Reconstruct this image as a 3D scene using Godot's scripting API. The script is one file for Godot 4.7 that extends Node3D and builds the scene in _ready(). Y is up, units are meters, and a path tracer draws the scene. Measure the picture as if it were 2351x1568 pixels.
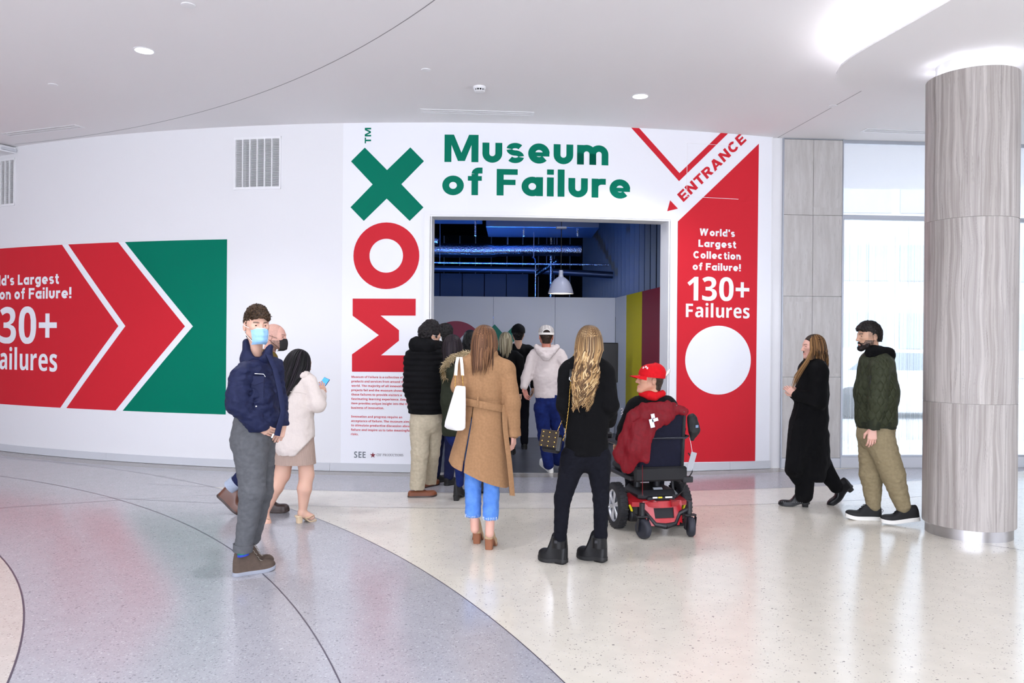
extends Node3D
# A mall hall with a curved exhibition front, visitors queueing at its door, a stone column and a storefront window.

const WALL_CENTRE := Vector2(-0.66, -23.643)
const WALL_R := 14.329
const CEIL := 4.164
var M := {}
var used_names := {}

func V2(a: float, b: float) -> Vector2:
	return Vector2(a, b)

func V3(a: float, b: float, c: float) -> Vector3:
	return Vector3(a, b, c)

# ---------------------------------------------------------------- mesh builder
class MB:
	var v := PackedVector3Array()
	var n := PackedVector3Array()
	var uv := PackedVector2Array()
	var col := PackedColorArray()
	var idx := PackedInt32Array()
	var c := Color(1, 1, 1)
	func vert(p: Vector3, nn: Vector3, t := Vector2.ZERO) -> int:
		v.append(p)
		n.append(nn)
		uv.append(t)
		col.append(c)
		return v.size() - 1
	func tri_i(a: int, b: int, d: int) -> void:  # counter-clockwise seen from outside
		idx.append(a)
		idx.append(d)
		idx.append(b)
	func tri(a: Vector3, b: Vector3, d: Vector3) -> void:
		var nn := (b - a).cross(d - a).normalized()
		tri_i(vert(a, nn), vert(b, nn), vert(d, nn))
	func quad(a: Vector3, b: Vector3, d: Vector3, e: Vector3) -> void:
		var nn := (b - a).cross(e - a).normalized()
		var lx := (b - a).length()
		var ly := (e - a).length()
		var i := vert(a, nn, Vector2(0, 0))
		vert(b, nn, Vector2(lx, 0))
		vert(d, nn, Vector2(lx, ly))
		vert(e, nn, Vector2(0, ly))
		tri_i(i, i + 1, i + 2)
		tri_i(i, i + 2, i + 3)
	func box(ctr: Vector3, size: Vector3, bs := Basis.IDENTITY, bevel := 0.0) -> void:
		var h := size * 0.5
		var b: float = minf(bevel, minf(h.x, minf(h.y, h.z)) * 0.9)
		for ax in 3:
			var u := (ax + 1) % 3
			var w := (ax + 2) % 3
			for s in [-1.0, 1.0]:
				var pts := []
				for q in [[-1, -1], [1, -1], [1, 1], [-1, 1]]:
					var p := Vector3.ZERO
					p[ax] = s * h[ax]
					p[u] = q[0] * (h[u] - b)
					p[w] = q[1] * (h[w] - b)
					pts.append(ctr + bs * p)
				if s > 0:
					quad(pts[0], pts[1], pts[2], pts[3])
				else:
					quad(pts[3], pts[2], pts[1], pts[0])
		if b <= 0.0:
			return
		for ax in 3:
			var u := (ax + 1) % 3
			var w := (ax + 2) % 3
			for su in [-1.0, 1.0]:
				for sw in [-1.0, 1.0]:
					var pts := []
					for k in 4:
						var p := Vector3.ZERO
						p[ax] = (h[ax] - b) * (-1.0 if k < 2 else 1.0)
						var first := (k == 0 or k == 3)
						p[u] = su * (h[u] if first else h[u] - b)
						p[w] = sw * (h[w] - b if first else h[w])
						pts.append(ctr + bs * p)
					if su * sw > 0:
						quad(pts[0], pts[1], pts[2], pts[3])
					else:
						quad(pts[3], pts[2], pts[1], pts[0])
		for sx in [-1.0, 1.0]:
			for sy in [-1.0, 1.0]:
				for sz in [-1.0, 1.0]:
					var a := ctr + bs * Vector3(sx * h.x, sy * (h.y - b), sz * (h.z - b))
					var d := ctr + bs * Vector3(sx * (h.x - b), sy * h.y, sz * (h.z - b))
					var e := ctr + bs * Vector3(sx * (h.x - b), sy * (h.y - b), sz * h.z)
					if sx * sy * sz > 0:
						tri(a, d, e)
					else:
						tri(a, e, d)
	# rows of points: pts[i][j]; smooth; wrap_j closes each ring
	func grid(rows: Array, wrap_j := false, flip := false, uvs := Vector2(1, 1)) -> void:
		var nr := rows.size()
		var nc: int = rows[0].size()
		var base := v.size()
		for i in nr:
			var r: PackedVector3Array = rows[i]
			var ru: PackedVector3Array = rows[mini(i + 1, nr - 1)]
			var rd: PackedVector3Array = rows[maxi(i - 1, 0)]
			for j in nc:
				var jn := (j + 1) % nc if wrap_j else mini(j + 1, nc - 1)
				var jp := (j + nc - 1) % nc if wrap_j else maxi(j - 1, 0)
				var nn := (r[jn] - r[jp]).cross(ru[j] - rd[j])
				if nn.length_squared() < 1e-16:
					nn = (ru[jn] - ru[jp]).cross(ru[j] - rd[j]) + (rd[jn] - rd[jp]).cross(ru[j] - rd[j])
				nn = nn.normalized()
				if flip:
					nn = -nn
				vert(r[j], nn, Vector2(float(j) / nc * uvs.x, float(i) / maxi(1, nr - 1) * uvs.y))
		var last := nc if wrap_j else nc - 1
		for i in nr - 1:
			for j in last:
				var a := base + i * nc + j
				var b := base + i * nc + (j + 1) % nc
				var d := b + nc
				var e := a + nc
				if flip:
					tri_i(a, d, b)
					tri_i(a, e, d)
				else:
					tri_i(a, b, d)
					tri_i(a, d, e)
	func lathe(profile: Array, segs := 24, ctr := Vector3.ZERO, bs := Basis.IDENTITY) -> void:
		var rows := []
		for p in profile:
			var r := PackedVector3Array()
			for k in segs:
				var t := TAU * k / segs
				r.append(ctr + bs * Vector3(p.x * cos(t), p.y, -p.x * sin(t)))
			rows.append(r)
		grid(rows, true)
	func tube(path: PackedVector3Array, radii: PackedFloat32Array, sides := 8, flat := 1.0, up := Vector3(0.1, 1, 0.05), cap := true) -> void:
		var rows := []
		var nrm := Vector3.ZERO
		for i in path.size():
			var t := (path[mini(i + 1, path.size() - 1)] - path[maxi(i - 1, 0)]).normalized()
			if i == 0:
				nrm = (up - t * up.dot(t))
				if nrm.length() < 0.05:
					nrm = Vector3(1, 0, 0.3) - t * Vector3(1, 0, 0.3).dot(t)
			nrm = (nrm - t * nrm.dot(t)).normalized()
			var bi := t.cross(nrm)
			var r: float = radii[mini(i, radii.size() - 1)]
			var ring := PackedVector3Array()
			for k in sides:
				var a := TAU * k / sides
				ring.append(path[i] + bi * (r * cos(a)) + nrm * (r * flat * sin(a)))
			rows.append(ring)
		grid(rows, true, true)
		if cap:
			for e in [0, path.size() - 1]:
				var ring: PackedVector3Array = rows[e]
				for k in range(1, sides - 1):
					if e == 0:
						tri(ring[0], ring[k], ring[k + 1])
					else:
						tri(ring[0], ring[k + 1], ring[k])
	# polygon in a plane, extruded from d0 to d1 through f(x, y, d)
	func prism(poly: PackedVector2Array, f: Callable, d0: float, d1: float, sides := true, back := true) -> void:
		var pl := poly
		if Geometry2D.is_polygon_clockwise(pl):
			pl = pl.duplicate()
			pl.reverse()
		var t := Geometry2D.triangulate_polygon(pl)
		for k in range(0, t.size(), 3):
			var a: Vector2 = pl[t[k]]
			var b: Vector2 = pl[t[k + 1]]
			var d: Vector2 = pl[t[k + 2]]
			if (b - a).cross(d - a) < 0:
				var x := b
				b = d
				d = x
			tri(f.call(a.x, a.y, d1), f.call(b.x, b.y, d1), f.call(d.x, d.y, d1))
			if back:
				tri(f.call(a.x, a.y, d0), f.call(d.x, d.y, d0), f.call(b.x, b.y, d0))
		if sides:
			for k in pl.size():
				var a: Vector2 = pl[k]
				var b: Vector2 = pl[(k + 1) % pl.size()]
				quad(f.call(a.x, a.y, d0), f.call(b.x, b.y, d0), f.call(b.x, b.y, d1), f.call(a.x, a.y, d1))
	func mesh() -> ArrayMesh:
		var arr := []
		arr.resize(Mesh.ARRAY_MAX)
		arr[Mesh.ARRAY_VERTEX] = v
		arr[Mesh.ARRAY_NORMAL] = n
		arr[Mesh.ARRAY_TEX_UV] = uv
		arr[Mesh.ARRAY_COLOR] = col
		arr[Mesh.ARRAY_INDEX] = idx
		var m := ArrayMesh.new()
		m.add_surface_from_arrays(Mesh.PRIMITIVE_TRIANGLES, arr)
		return m

# ---------------------------------------------------------------- objects
func numbered(called: String) -> String:
	if not used_names.has(called):
		used_names[called] = 0
		return called
	used_names[called] += 1
	return "%s_%03d" % [called, used_names[called]]

func part(called: String, mb, m: Material, parent: Node, label := "") -> MeshInstance3D:
	var o := MeshInstance3D.new()
	o.name = called if parent != self else numbered(called)
	o.mesh = mb.mesh() if mb is MB else mb
	o.material_override = m
	o.cast_shadow = GeometryInstance3D.SHADOW_CASTING_SETTING_ON
	parent.add_child(o, true)
	if label:
		o.set_meta("label", label)
	return o

func tag(o: Node, label: String, category: String, group := "", kind := "") -> Node:
	if label:
		o.set_meta("label", label)
	if category:
		o.set_meta("category", category)
	if group:
		o.set_meta("group", group)
	if kind:
		o.set_meta("kind", kind)
	return o

func thing(called: String, label: String, category: String, at := Vector3.ZERO, group := "", kind := "") -> Node3D:
	var o := Node3D.new()
	o.name = numbered(called)
	add_child(o)
	o.position = at
	tag(o, label, category, group, kind)
	return o

func structure(called: String, at := Vector3.ZERO) -> Node3D:
	var o := Node3D.new()
	o.name = numbered(called)
	add_child(o)
	o.position = at
	o.set_meta("kind", "structure")
	return o

# ---------------------------------------------------------------- materials
func rgb(r: int, g: int, b: int) -> Color:
	return Color(r / 255.0, g / 255.0, b / 255.0)

func mat(c: Color, rough := 0.6, metal := 0.0, spec := 0.5) -> StandardMaterial3D:
	var m := StandardMaterial3D.new()
	m.albedo_color = c
	m.roughness = rough
	m.metallic = metal
	m.metallic_specular = spec
	return m

func noise(freq: float, oct := 3, kind := FastNoiseLite.TYPE_SIMPLEX_SMOOTH, sd := 1) -> FastNoiseLite:
	var f := FastNoiseLite.new()
	f.noise_type = kind
	f.frequency = freq
	f.fractal_octaves = oct
	f.seed = sd
	return f

func noise_tex(freq: float, a: Color, b: Color, size := 256, oct := 4, sd := 1, nrm := false, bump := 4.0) -> NoiseTexture2D:
	var t := NoiseTexture2D.new()
	t.width = size
	t.height = size
	t.seamless = true
	t.noise = noise(freq, oct, FastNoiseLite.TYPE_SIMPLEX_SMOOTH, sd)
	if nrm:
		t.as_normal_map = true
		t.bump_strength = bump
	else:
		var g := Gradient.new()
		g.set_color(0, a)
		g.set_color(1, b)
		t.color_ramp = g
	return t

func cloth(c: Color, rough := 0.9, scale := 3.0, nrm := 0.5, vary := 0.06, rim := 0.15) -> StandardMaterial3D:
	var m := mat(c, rough, 0.0, 0.3)
	m.uv1_triplanar = true
	m.uv1_scale = Vector3(scale, scale, scale)
	m.albedo_texture = tex("cloth%d" % int(vary * 100), func(): return noise_tex(0.02, Color(1, 1, 1).darkened(vary * 2.0), Color(1, 1, 1), 256, 5, 7))
	if nrm > 0.0:
		m.normal_enabled = true
		m.normal_texture = tex("weave", func(): return weave_tex())
		m.normal_scale = nrm
	if rim > 0.0:
		m.rim_enabled = true
		m.rim = rim
		m.rim_tint = 0.8
	return m

var tex_cache := {}
func tex(key: String, make: Callable) -> Texture2D:
	if not tex_cache.has(key):
		tex_cache[key] = make.call()
	return tex_cache[key]

func weave_tex() -> Texture2D:
	var s := 256
	var im := Image.create(s, s, false, Image.FORMAT_RGB8)
	var f := noise(0.05, 3, FastNoiseLite.TYPE_SIMPLEX_SMOOTH, 3)
	for y in s:
		for x in s:
			var h := 0.5 + 0.2 * sin(x * TAU / 8.0) * cos(y * TAU / 8.0) + 0.25 * f.get_noise_2d(x, y)
			im.set_pixel(x, y, Color(h, h, h))
	im.bump_map_to_normal_map(3.0)
	return ImageTexture.create_from_image(im)

func terrazzo_tex(base: Color, chips: Array, amount: int, sd: int) -> Texture2D:
	var s := 1024
	var im := Image.create(s, s, false, Image.FORMAT_RGB8)
	var f := noise(0.012, 4, FastNoiseLite.TYPE_SIMPLEX_SMOOTH, sd)
	for y in range(0, s, 4):
		for x in range(0, s, 4):
			var k := 1.0 + 0.025 * f.get_noise_2d(x, y)
			im.fill_rect(Rect2i(x, y, 4, 4), Color(base.r * k, base.g * k, base.b * k))
	var rng := RandomNumberGenerator.new()
	rng.seed = sd
	for i in amount:
		var c: Color = chips[rng.randi() % chips.size()]
		var x := rng.randi_range(2, s - 8)
		var y := rng.randi_range(2, s - 8)
		var w := rng.randi_range(1, 3)
		var h := rng.randi_range(1, 3)
		if rng.randf() < 0.07:
			w += 2
			h += 1
		im.fill_rect(Rect2i(x, y, w, h), c)
		im.fill_rect(Rect2i(x + (w >> 1), y - 1, maxi(1, w - 1), h + 1), c)
	return ImageTexture.create_from_image(im)

func terrazzo(base: Color, chips: Array, amount: int, sd: int, rough := 0.17) -> StandardMaterial3D:
	var m := mat(Color(1, 1, 1), rough, 0.0, 0.5)
	m.albedo_texture = terrazzo_tex(base, chips, amount, sd)
	m.uv1_triplanar = true
	m.uv1_world_triplanar = true
	m.uv1_scale = Vector3(0.45, 0.45, 0.45)
	return m

# vertically veined limestone
func veined_tex(w: int, h: int, a: Color, b: Color, c: Color, sd: int, across: float, along: float, warp: float) -> Texture2D:
	var data := PackedByteArray()
	data.resize(w * h * 3)
	var f := noise(1.0, 4, FastNoiseLite.TYPE_SIMPLEX_SMOOTH, sd)
	var g := noise(1.0, 2, FastNoiseLite.TYPE_SIMPLEX_SMOOTH, sd + 5)
	var i := 0
	for y in h:
		for x in w:
			var dx := g.get_noise_2d(x * 0.006, y * 0.004) * warp
			var n1 := f.get_noise_2d((x + dx) * across, y * along)
			var n2 := f.get_noise_2d((x + dx * 1.5) * across * 4.0 + 77.0, y * along * 3.0)
			var t := clampf(0.5 + 0.75 * n1 + 0.3 * n2, 0.0, 1.0)
			var q := a.lerp(b, t)
			if n2 > 0.32:
				q = q.lerp(c, minf(1.0, (n2 - 0.32) * 3.0))
			data[i] = int(q.r * 255.0)
			data[i + 1] = int(q.g * 255.0)
			data[i + 2] = int(q.b * 255.0)
			i += 3
	return ImageTexture.create_from_image(Image.create_from_data(w, h, false, Image.FORMAT_RGB8, data))

# ---------------------------------------------------------------- the curved wall
func on_wall(s: float, h: float, d := 0.0) -> Vector3:
	var t := s / WALL_R
	return Vector3(WALL_CENTRE.x + (WALL_R + d) * sin(t), h, WALL_CENTRE.y + (WALL_R + d) * cos(t))

func arr2(a: Array) -> PackedVector2Array:
	var p := PackedVector2Array()
	for q in a:
		p.append(q)
	return p

# flat print that follows the curved wall: a polygon in (arc length, height)
func print_poly(mb: MB, poly: PackedVector2Array, d := 0.0015, strip := 0.3) -> void:
	var lo := 1e9
	var hi := -1e9
	for p in poly:
		lo = minf(lo, p.x)
		hi = maxf(hi, p.x)
	var x := lo
	while x < hi - 1e-6:
		var x2 := minf(x + strip, hi)
		var pieces: Array = [poly] if hi - lo <= strip else Geometry2D.intersect_polygons(poly, PackedVector2Array([Vector2(x, -1), Vector2(x2, -1), Vector2(x2, 9), Vector2(x, 9)]))
		for q in pieces:
			if q.size() > 2:
				mb.prism(q, on_wall, 0.0, d, false, false)
		x = x2

func disc(cx: float, cy: float, rx: float, ry: float, seg := 48, a0 := 0.0, a1 := TAU) -> PackedVector2Array:
	var p := PackedVector2Array()
	var full := absf(a1 - a0) > TAU - 0.001
	for k in (seg if full else seg + 1):
		var t := a0 + (a1 - a0) * k / seg
		p.append(Vector2(cx + rx * cos(t), cy + ry * sin(t)))
	return p

# ---------------------------------------------------------------- geometric stroke lettering
func stroke(out: Array, pts: PackedVector2Array, w: float) -> void:
	var h := w * 0.5
	var L := PackedVector2Array()
	var R := PackedVector2Array()
	var n := pts.size()
	var closed := pts[0].distance_to(pts[n - 1]) < 1e-4
	for i in n:
		var a := pts[i - 1] if i > 0 else (pts[n - 2] if closed else pts[i])
		var b := pts[i + 1] if i < n - 1 else (pts[1] if closed else pts[i])
		var d1 := (pts[i] - a).normalized() if a != pts[i] else (b - pts[i]).normalized()
		var d2 := (b - pts[i]).normalized() if b != pts[i] else d1
		var nn := (d1.orthogonal() + d2.orthogonal()).normalized()
		var k := h / maxf(0.45, nn.dot(d1.orthogonal()))
		L.append(pts[i] + nn * k)
		R.append(pts[i] - nn * k)
	for i in n - 1:
		out.append(PackedVector2Array([L[i], L[i + 1], R[i + 1], R[i]]))

func arc(cx: float, cy: float, rx: float, ry: float, a0: float, a1: float, seg := 14) -> PackedVector2Array:
	var p := PackedVector2Array()
	for k in seg + 1:
		var t := deg_to_rad(lerpf(a0, a1, float(k) / seg))
		p.append(Vector2(cx + rx * cos(t), cy + ry * sin(t)))
	return p

func glyph(ch: String, T: float) -> Array:  # [advance, polygons], cap height 1
	var h := T * 0.5
	var X := 0.72
	var g := []
	var w := 0.68
	match ch:
		" ":
			w = 0.22
		"M":
			w = 1.16
			stroke(g, arr2([V2(h, 0), V2(h, 1)]), T)
			stroke(g, arr2([V2(w - h, 0), V2(w - h, 1)]), T)
			g.append(arr2([V2(T * 0.4, 1), V2(T * 1.35, 1), V2(w * 0.5 + T * 0.5, 0.04), V2(w * 0.5 - T * 0.5, 0.04)]))
			g.append(arr2([V2(w - T * 1.35, 1), V2(w - T * 0.4, 1), V2(w * 0.5 + T * 0.5, 0.04), V2(w * 0.5 - T * 0.5, 0.04)]))
		"u":
			var r := w * 0.5 - h
			var p := arr2([V2(h, X)])
			p.append_array(arc(w * 0.5, h + r - 0.01, r, r, 180, 360))
			p.append(V2(w - h, X))
			stroke(g, p, T)
		"n":
			var r := w * 0.5 - h
			var p := arr2([V2(h, 0)])
			p.append_array(arc(w * 0.5, X - h - r + 0.01, r, r, 180, 0))
			p.append(V2(w - h, 0))
			stroke(g, p, T)
			stroke(g, arr2([V2(h, 0), V2(h, X)]), T)
		"m":
			w = 1.1
			var r := (w - T) * 0.25
			for k in 2:
				var cx := h + r + k * 2.0 * r
				var p := arr2([V2(cx - r, 0)])
				p.append_array(arc(cx, X - h - r + 0.01, r, r, 180, 0))
				p.append(V2(cx + r, 0))
				stroke(g, p, T)
			stroke(g, arr2([V2(h, 0), V2(h, X)]), T)
		"r":
			w = 0.5
			stroke(g, arr2([V2(h, 0), V2(h, X)]), T)
			var p := arc(h + 0.24, X - h - 0.22 + 0.012, 0.24, 0.22, 180, 90, 8)
			p.append(V2(w, X - h + 0.012))
			stroke(g, p, T * 0.95)
		"s":
			w = 0.62
			var t := T * 0.82
			var ry := (X + 0.02 - t) * 0.25
			var p := arc(w * 0.5, X + 0.01 - t * 0.5 - ry, w * 0.5 - t * 0.55, ry, 32, 262, 18)
			p.append_array(arc(w * 0.5, t * 0.5 + ry - 0.01, w * 0.5 - t * 0.55, ry, 82, -148, 18))
			stroke(g, p, t)
		"o", "a", "d", "g", "e", "c":
			w = 0.74
			if ch == "e":
				stroke(g, arc(w * 0.5, X * 0.5, w * 0.5 - h, X * 0.5 - h + 0.01, 0, 318, 24), T)
				stroke(g, arr2([V2(h, X * 0.5 - 0.03), V2(w - 0.01, X * 0.5 - 0.03)]), T * 0.62)
			elif ch == "c":
				stroke(g, arc(w * 0.5, X * 0.5, w * 0.5 - h, X * 0.5 - h + 0.01, 48, 312, 20), T)
			else:
				stroke(g, arc(w * 0.5, X * 0.5, w * 0.5 - h, X * 0.5 - h + 0.01, 0, 360, 28), T)
			if ch == "a":
				stroke(g, arr2([V2(w - h, 0), V2(w - h, X)]), T)
			elif ch == "d":
				stroke(g, arr2([V2(w - h, 0), V2(w - h, 1.03)]), T)
			elif ch == "g":
				var p := arr2([V2(w - h, X), V2(w - h, 0.02)])
				p.append_array(arc(w * 0.5, 0.02, w * 0.5 - h, 0.19, 0, -150, 10))
				stroke(g, p, T * 0.9)
		"i":
			w = T
			stroke(g, arr2([V2(h, 0), V2(h, X)]), T)
			stroke(g, arr2([V2(h, 0.82), V2(h, 1.02)]), T)
		"l":
			w = T
			stroke(g, arr2([V2(h, 0), V2(h, 1.03)]), T)
		"f":
			w = 0.5
			var p := arr2([V2(0.24, 0), V2(0.24, 0.8)])
			p.append_array(arc(0.24 + 0.14, 0.8, 0.14, 0.13, 180, 90, 6))
			p.append(V2(w, 0.93))
			stroke(g, p, T * 0.95)
			stroke(g, arr2([V2(0, X - h + 0.03), V2(w - 0.02, X - h + 0.03)]), T * 0.75)
		"t":
			w = 0.46
			var p := arr2([V2(0.2, 0.92), V2(0.2, 0.24)])
			p.append_array(arc(0.2 + 0.14, 0.24, 0.14, 0.15, 180, 270, 6))
			p.append(V2(w, 0.09))
			stroke(g, p, T * 0.95)
			stroke(g, arr2([V2(0, X - h + 0.03), V2(w - 0.02, X - h + 0.03)]), T * 0.75)
		"F", "E", "L":
			w = 0.72 if ch != "L" else 0.66
			stroke(g, arr2([V2(h, 0), V2(h, 1)]), T)
			if ch != "L":
				stroke(g, arr2([V2(0, 1 - T * 0.45), V2(w, 1 - T * 0.45)]), T * 0.9)
				stroke(g, arr2([V2(0, 0.5), V2(w * 0.9, 0.5)]), T * 0.85)
			if ch != "F":
				stroke(g, arr2([V2(0, T * 0.45), V2(w, T * 0.45)]), T * 0.9)
		"N":
			w = 0.86
			stroke(g, arr2([V2(h, 0), V2(h, 1)]), T)
			stroke(g, arr2([V2(w - h, 0), V2(w - h, 1)]), T)
			g.append(arr2([V2(0, 1), V2(T * 1.1, 1), V2(w, 0), V2(w - T * 1.1, 0)]))
		"T":
			w = 0.78
			stroke(g, arr2([V2(w * 0.5, 0), V2(w * 0.5, 1)]), T)
			stroke(g, arr2([V2(0, 1 - T * 0.45), V2(w, 1 - T * 0.45)]), T * 0.9)
		"R":
			w = 0.8
			stroke(g, arr2([V2(h, 0), V2(h, 1)]), T)
			var p := arr2([V2(h, 1 - h)])
			p.append_array(arc(w - h - 0.22, 0.68, 0.22, 0.32 - h, 90, -90, 12))
			p.append(V2(h, 0.36 + h))
			stroke(g, p, T * 0.9)
			g.append(arr2([V2(0.3, 0.42), V2(0.3 + T * 1.2, 0.42), V2(w, 0), V2(w - T * 1.2, 0)]))
		"A":
			w = 0.98
			g.append(arr2([V2(0, 0), V2(T * 1.08, 0), V2(w * 0.5 + T * 0.55, 1), V2(w * 0.5 - T * 0.55, 1)]))
			g.append(arr2([V2(w - T * 1.08, 0), V2(w, 0), V2(w * 0.5 + T * 0.55, 1), V2(w * 0.5 - T * 0.55, 1)]))
			stroke(g, arr2([V2(0.25, 0.27), V2(w - 0.25, 0.27)]), T * 0.8)
		"C":
			w = 0.92
			stroke(g, arc(w * 0.5 + 0.02, 0.5, w * 0.5 - h, 0.5 - h + 0.01, 42, 318, 24), T)
		"W":
			w = 1.34
			for k in 2:
				var x := k * (w - T) * 0.5
				g.append(arr2([V2(x, 1), V2(x + T * 1.05, 1), V2(x + w * 0.25 + T * 0.2, 0), V2(x + w * 0.25 - T * 0.55 , 0)]))
				g.append(arr2([V2(x + w * 0.5 - T * 0.8, 1), V2(x + w * 0.5 + T * 0.25, 1), V2(x + w * 0.25 + T * 0.2, 0), V2(x + w * 0.25 - T * 0.55, 0)]))
		"'":
			w = T
			stroke(g, arr2([V2(h, 0.68), V2(h, 1.0)]), T * 0.9)
		"!":
			w = T
			stroke(g, arr2([V2(h, 0.32), V2(h, 1.0)]), T)
			stroke(g, arr2([V2(h, 0), V2(h, 0.2)]), T)
	return [w, g]

# writes text on the wall between two points of its baseline; each character is a child of parent
func write(text: String, a: Vector2, width: float, cap: float, m: Material, parent: Node, T := 0.22, angle := 0.0, right_end := false) -> void:
	var gap := 0.135
	var total := 0.0
	var gs := []
	for ch in text:
		var g := glyph(ch, T)
		gs.append(g)
		total += g[0] + gap
	total -= gap
	var sx := width / total if width > 0.0 else cap * -width
	var x := 0.0 if not right_end else -total * sx
	var cs := Vector2(cos(angle), sin(angle))
	for g in gs:
		if g[1].size():
			var mb := MB.new()
			for q in g[1]:
				var pl := PackedVector2Array()
				for p in q:
					var l := Vector2(x + p.x * sx, p.y * cap)
					pl.append(a + Vector2(cs.x * l.x - cs.y * l.y, cs.y * l.x + cs.x * l.y))
				print_poly(mb, pl, 0.003)
			part("letter", mb, m, parent)
		x += (g[0] + gap) * sx

var fonts := {}
func font_text(text: String, font: String, weight: int, place: Callable, width: float, cap: float, d: float, centred := 0.0) -> MB:
	var key := "%s%d" % [font, weight]
	if not fonts.has(key):
		var f := SystemFont.new()
		f.font_names = PackedStringArray([font])
		f.font_weight = weight
		fonts[key] = f
	var tm := TextMesh.new()
	tm.font = fonts[key]
	tm.text = text
	tm.font_size = 64
	tm.pixel_size = 0.01
	tm.depth = 0.0
	tm.curve_step = 1.5
	var arr := tm.get_mesh_arrays()
	var vs: PackedVector3Array = arr[Mesh.ARRAY_VERTEX]
	var ix: PackedInt32Array = arr[Mesh.ARRAY_INDEX] if arr[Mesh.ARRAY_INDEX] != null else PackedInt32Array(range(vs.size()))
	var ns: PackedVector3Array = arr[Mesh.ARRAY_NORMAL]
	var lo := Vector2(1e9, 1e9)
	var hi := -lo
	for p in vs:
		lo = lo.min(Vector2(p.x, p.y))
		hi = hi.max(Vector2(p.x, p.y))
	var probe := TextMesh.new()
	probe.font = fonts[key]
	probe.text = "H"
	probe.font_size = 64
	probe.pixel_size = 0.01
	probe.depth = 0.0
	var pv: PackedVector3Array = probe.get_mesh_arrays()[Mesh.ARRAY_VERTEX]
	var plo := 1e9
	var phi := -1e9
	for p in pv:
		plo = minf(plo, p.y)
		phi = maxf(phi, p.y)
	var ky := cap / (phi - plo)
	var kx := width / (hi.x - lo.x) if width > 0.0 else ky
	if centred > 0.0:   # one character about the middle of its advance
		kx = centred
		lo.x = (lo.x + hi.x) * 0.5
	var mb := MB.new()
	for k in range(0, ix.size(), 3):
		if ns[ix[k]].z < 0.5:
			continue
		var q := []
		for j in 3:
			var p := vs[ix[k + j]]
			q.append(place.call((p.x - lo.x) * kx, (p.y - plo) * ky, d))
		var nn: Vector3 = (q[1] - q[0]).cross(q[2] - q[0])
		var want: Vector3 = place.call(0.0, 0.0, 1.0) - place.call(0.0, 0.0, 0.0)
		if nn.dot(want) > 0:
			mb.tri(q[0], q[1], q[2])
		else:
			mb.tri(q[0], q[2], q[1])
	return mb

# the same, one part for each character
func font_letters(text: String, font: String, weight: int, place: Callable, width: float, cap: float, d: float, m: Material, parent: Node) -> void:
	font_text("H", font, weight, place, -1.0, cap, d)
	var f: Font = fonts["%s%d" % [font, weight]]
	var total := f.get_string_size(text, HORIZONTAL_ALIGNMENT_LEFT, -1, 64).x
	for i in text.length():
		if text[i] == " ":
			continue
		var x0 := f.get_string_size(text.left(i), HORIZONTAL_ALIGNMENT_LEFT, -1, 64).x / total * width
		var w := f.get_string_size(text[i], HORIZONTAL_ALIGNMENT_LEFT, -1, 64).x / total * width
		part("letter", font_text(text[i], font, weight, func(x, y, dd): return place.call(x0 + w * 0.5 + x, y, dd), 0.0, cap, d, width / total / 0.01), m, parent)

# ================================================================= the place
func materials() -> void:
	M.white = mat(rgb(233, 233, 235), 0.62)
	M.ceiling = mat(rgb(240, 238, 239), 0.9)
	M.trim = mat(rgb(238, 238, 240), 0.4)
	M.base = mat(rgb(205, 207, 212), 0.4)
	M.red = mat(rgb(206, 40, 52), 0.55, 0.0, 0.25)
	M.green = mat(rgb(0, 118, 93), 0.55, 0.0, 0.2)
	M.vinyl = mat(rgb(240, 241, 246), 0.5)
	M.grey_print = mat(rgb(118, 124, 132), 0.55)
	M.dark_print = mat(rgb(70, 60, 70), 0.55)
	M.maroon_print = mat(rgb(120, 20, 38), 0.55)
	M.black = mat(rgb(14, 14, 16), 0.5)
	M.steel = mat(rgb(190, 188, 190), 0.28, 1.0)
	M.alu = mat(rgb(176, 180, 188), 0.4, 0.6)
	M.slot = mat(rgb(10, 10, 12), 0.8)
	M.cream_t = terrazzo(rgb(219, 213, 199), [rgb(150, 143, 136), rgb(222, 218, 211), rgb(124, 118, 114), rgb(190, 182, 171), rgb(178, 170, 160), rgb(198, 192, 183)], 5200, 11)
	M.cream_w = terrazzo(rgb(220, 215, 205), [rgb(184, 178, 171), rgb(224, 221, 216), rgb(160, 154, 149), rgb(200, 195, 187)], 4000, 14)
	M.grey_t = terrazzo(rgb(168, 167, 172), [rgb(146, 146, 151), rgb(190, 190, 195), rgb(156, 155, 161), rgb(180, 179, 183), rgb(128, 128, 134), rgb(162, 159, 162)], 30000, 12)
	M.beige_t = terrazzo(rgb(196, 188, 179), [rgb(174, 166, 158), rgb(212, 206, 199), rgb(156, 148, 140)], 12000, 15)
	M.border_t = terrazzo(rgb(150, 145, 140), [rgb(126, 122, 118), rgb(172, 168, 164), rgb(136, 131, 127)], 12000, 16)
	M.zinc = mat(rgb(98, 94, 108), 0.35, 0.6)
	var st := mat(Color(1, 1, 1), 0.42)
	st.albedo_texture = veined_tex(512, 768, rgb(146, 138, 133), rgb(192, 186, 181), rgb(124, 116, 112), 4, 0.05, 0.0014, 9.0)
	M.column_stone = st
	var pn := mat(Color(1, 1, 1), 0.5)
	pn.albedo_texture = veined_tex(256, 512, rgb(184, 180, 176), rgb(202, 199, 196), rgb(174, 170, 166), 9, 0.045, 0.006, 8.0)
	M.panel_stone = pn
	var gl := mat(Color(0.93, 0.97, 0.98, 0.06), 0.03)
	gl.transparency = BaseMaterial3D.TRANSPARENCY_ALPHA
	M.glass = gl

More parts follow.
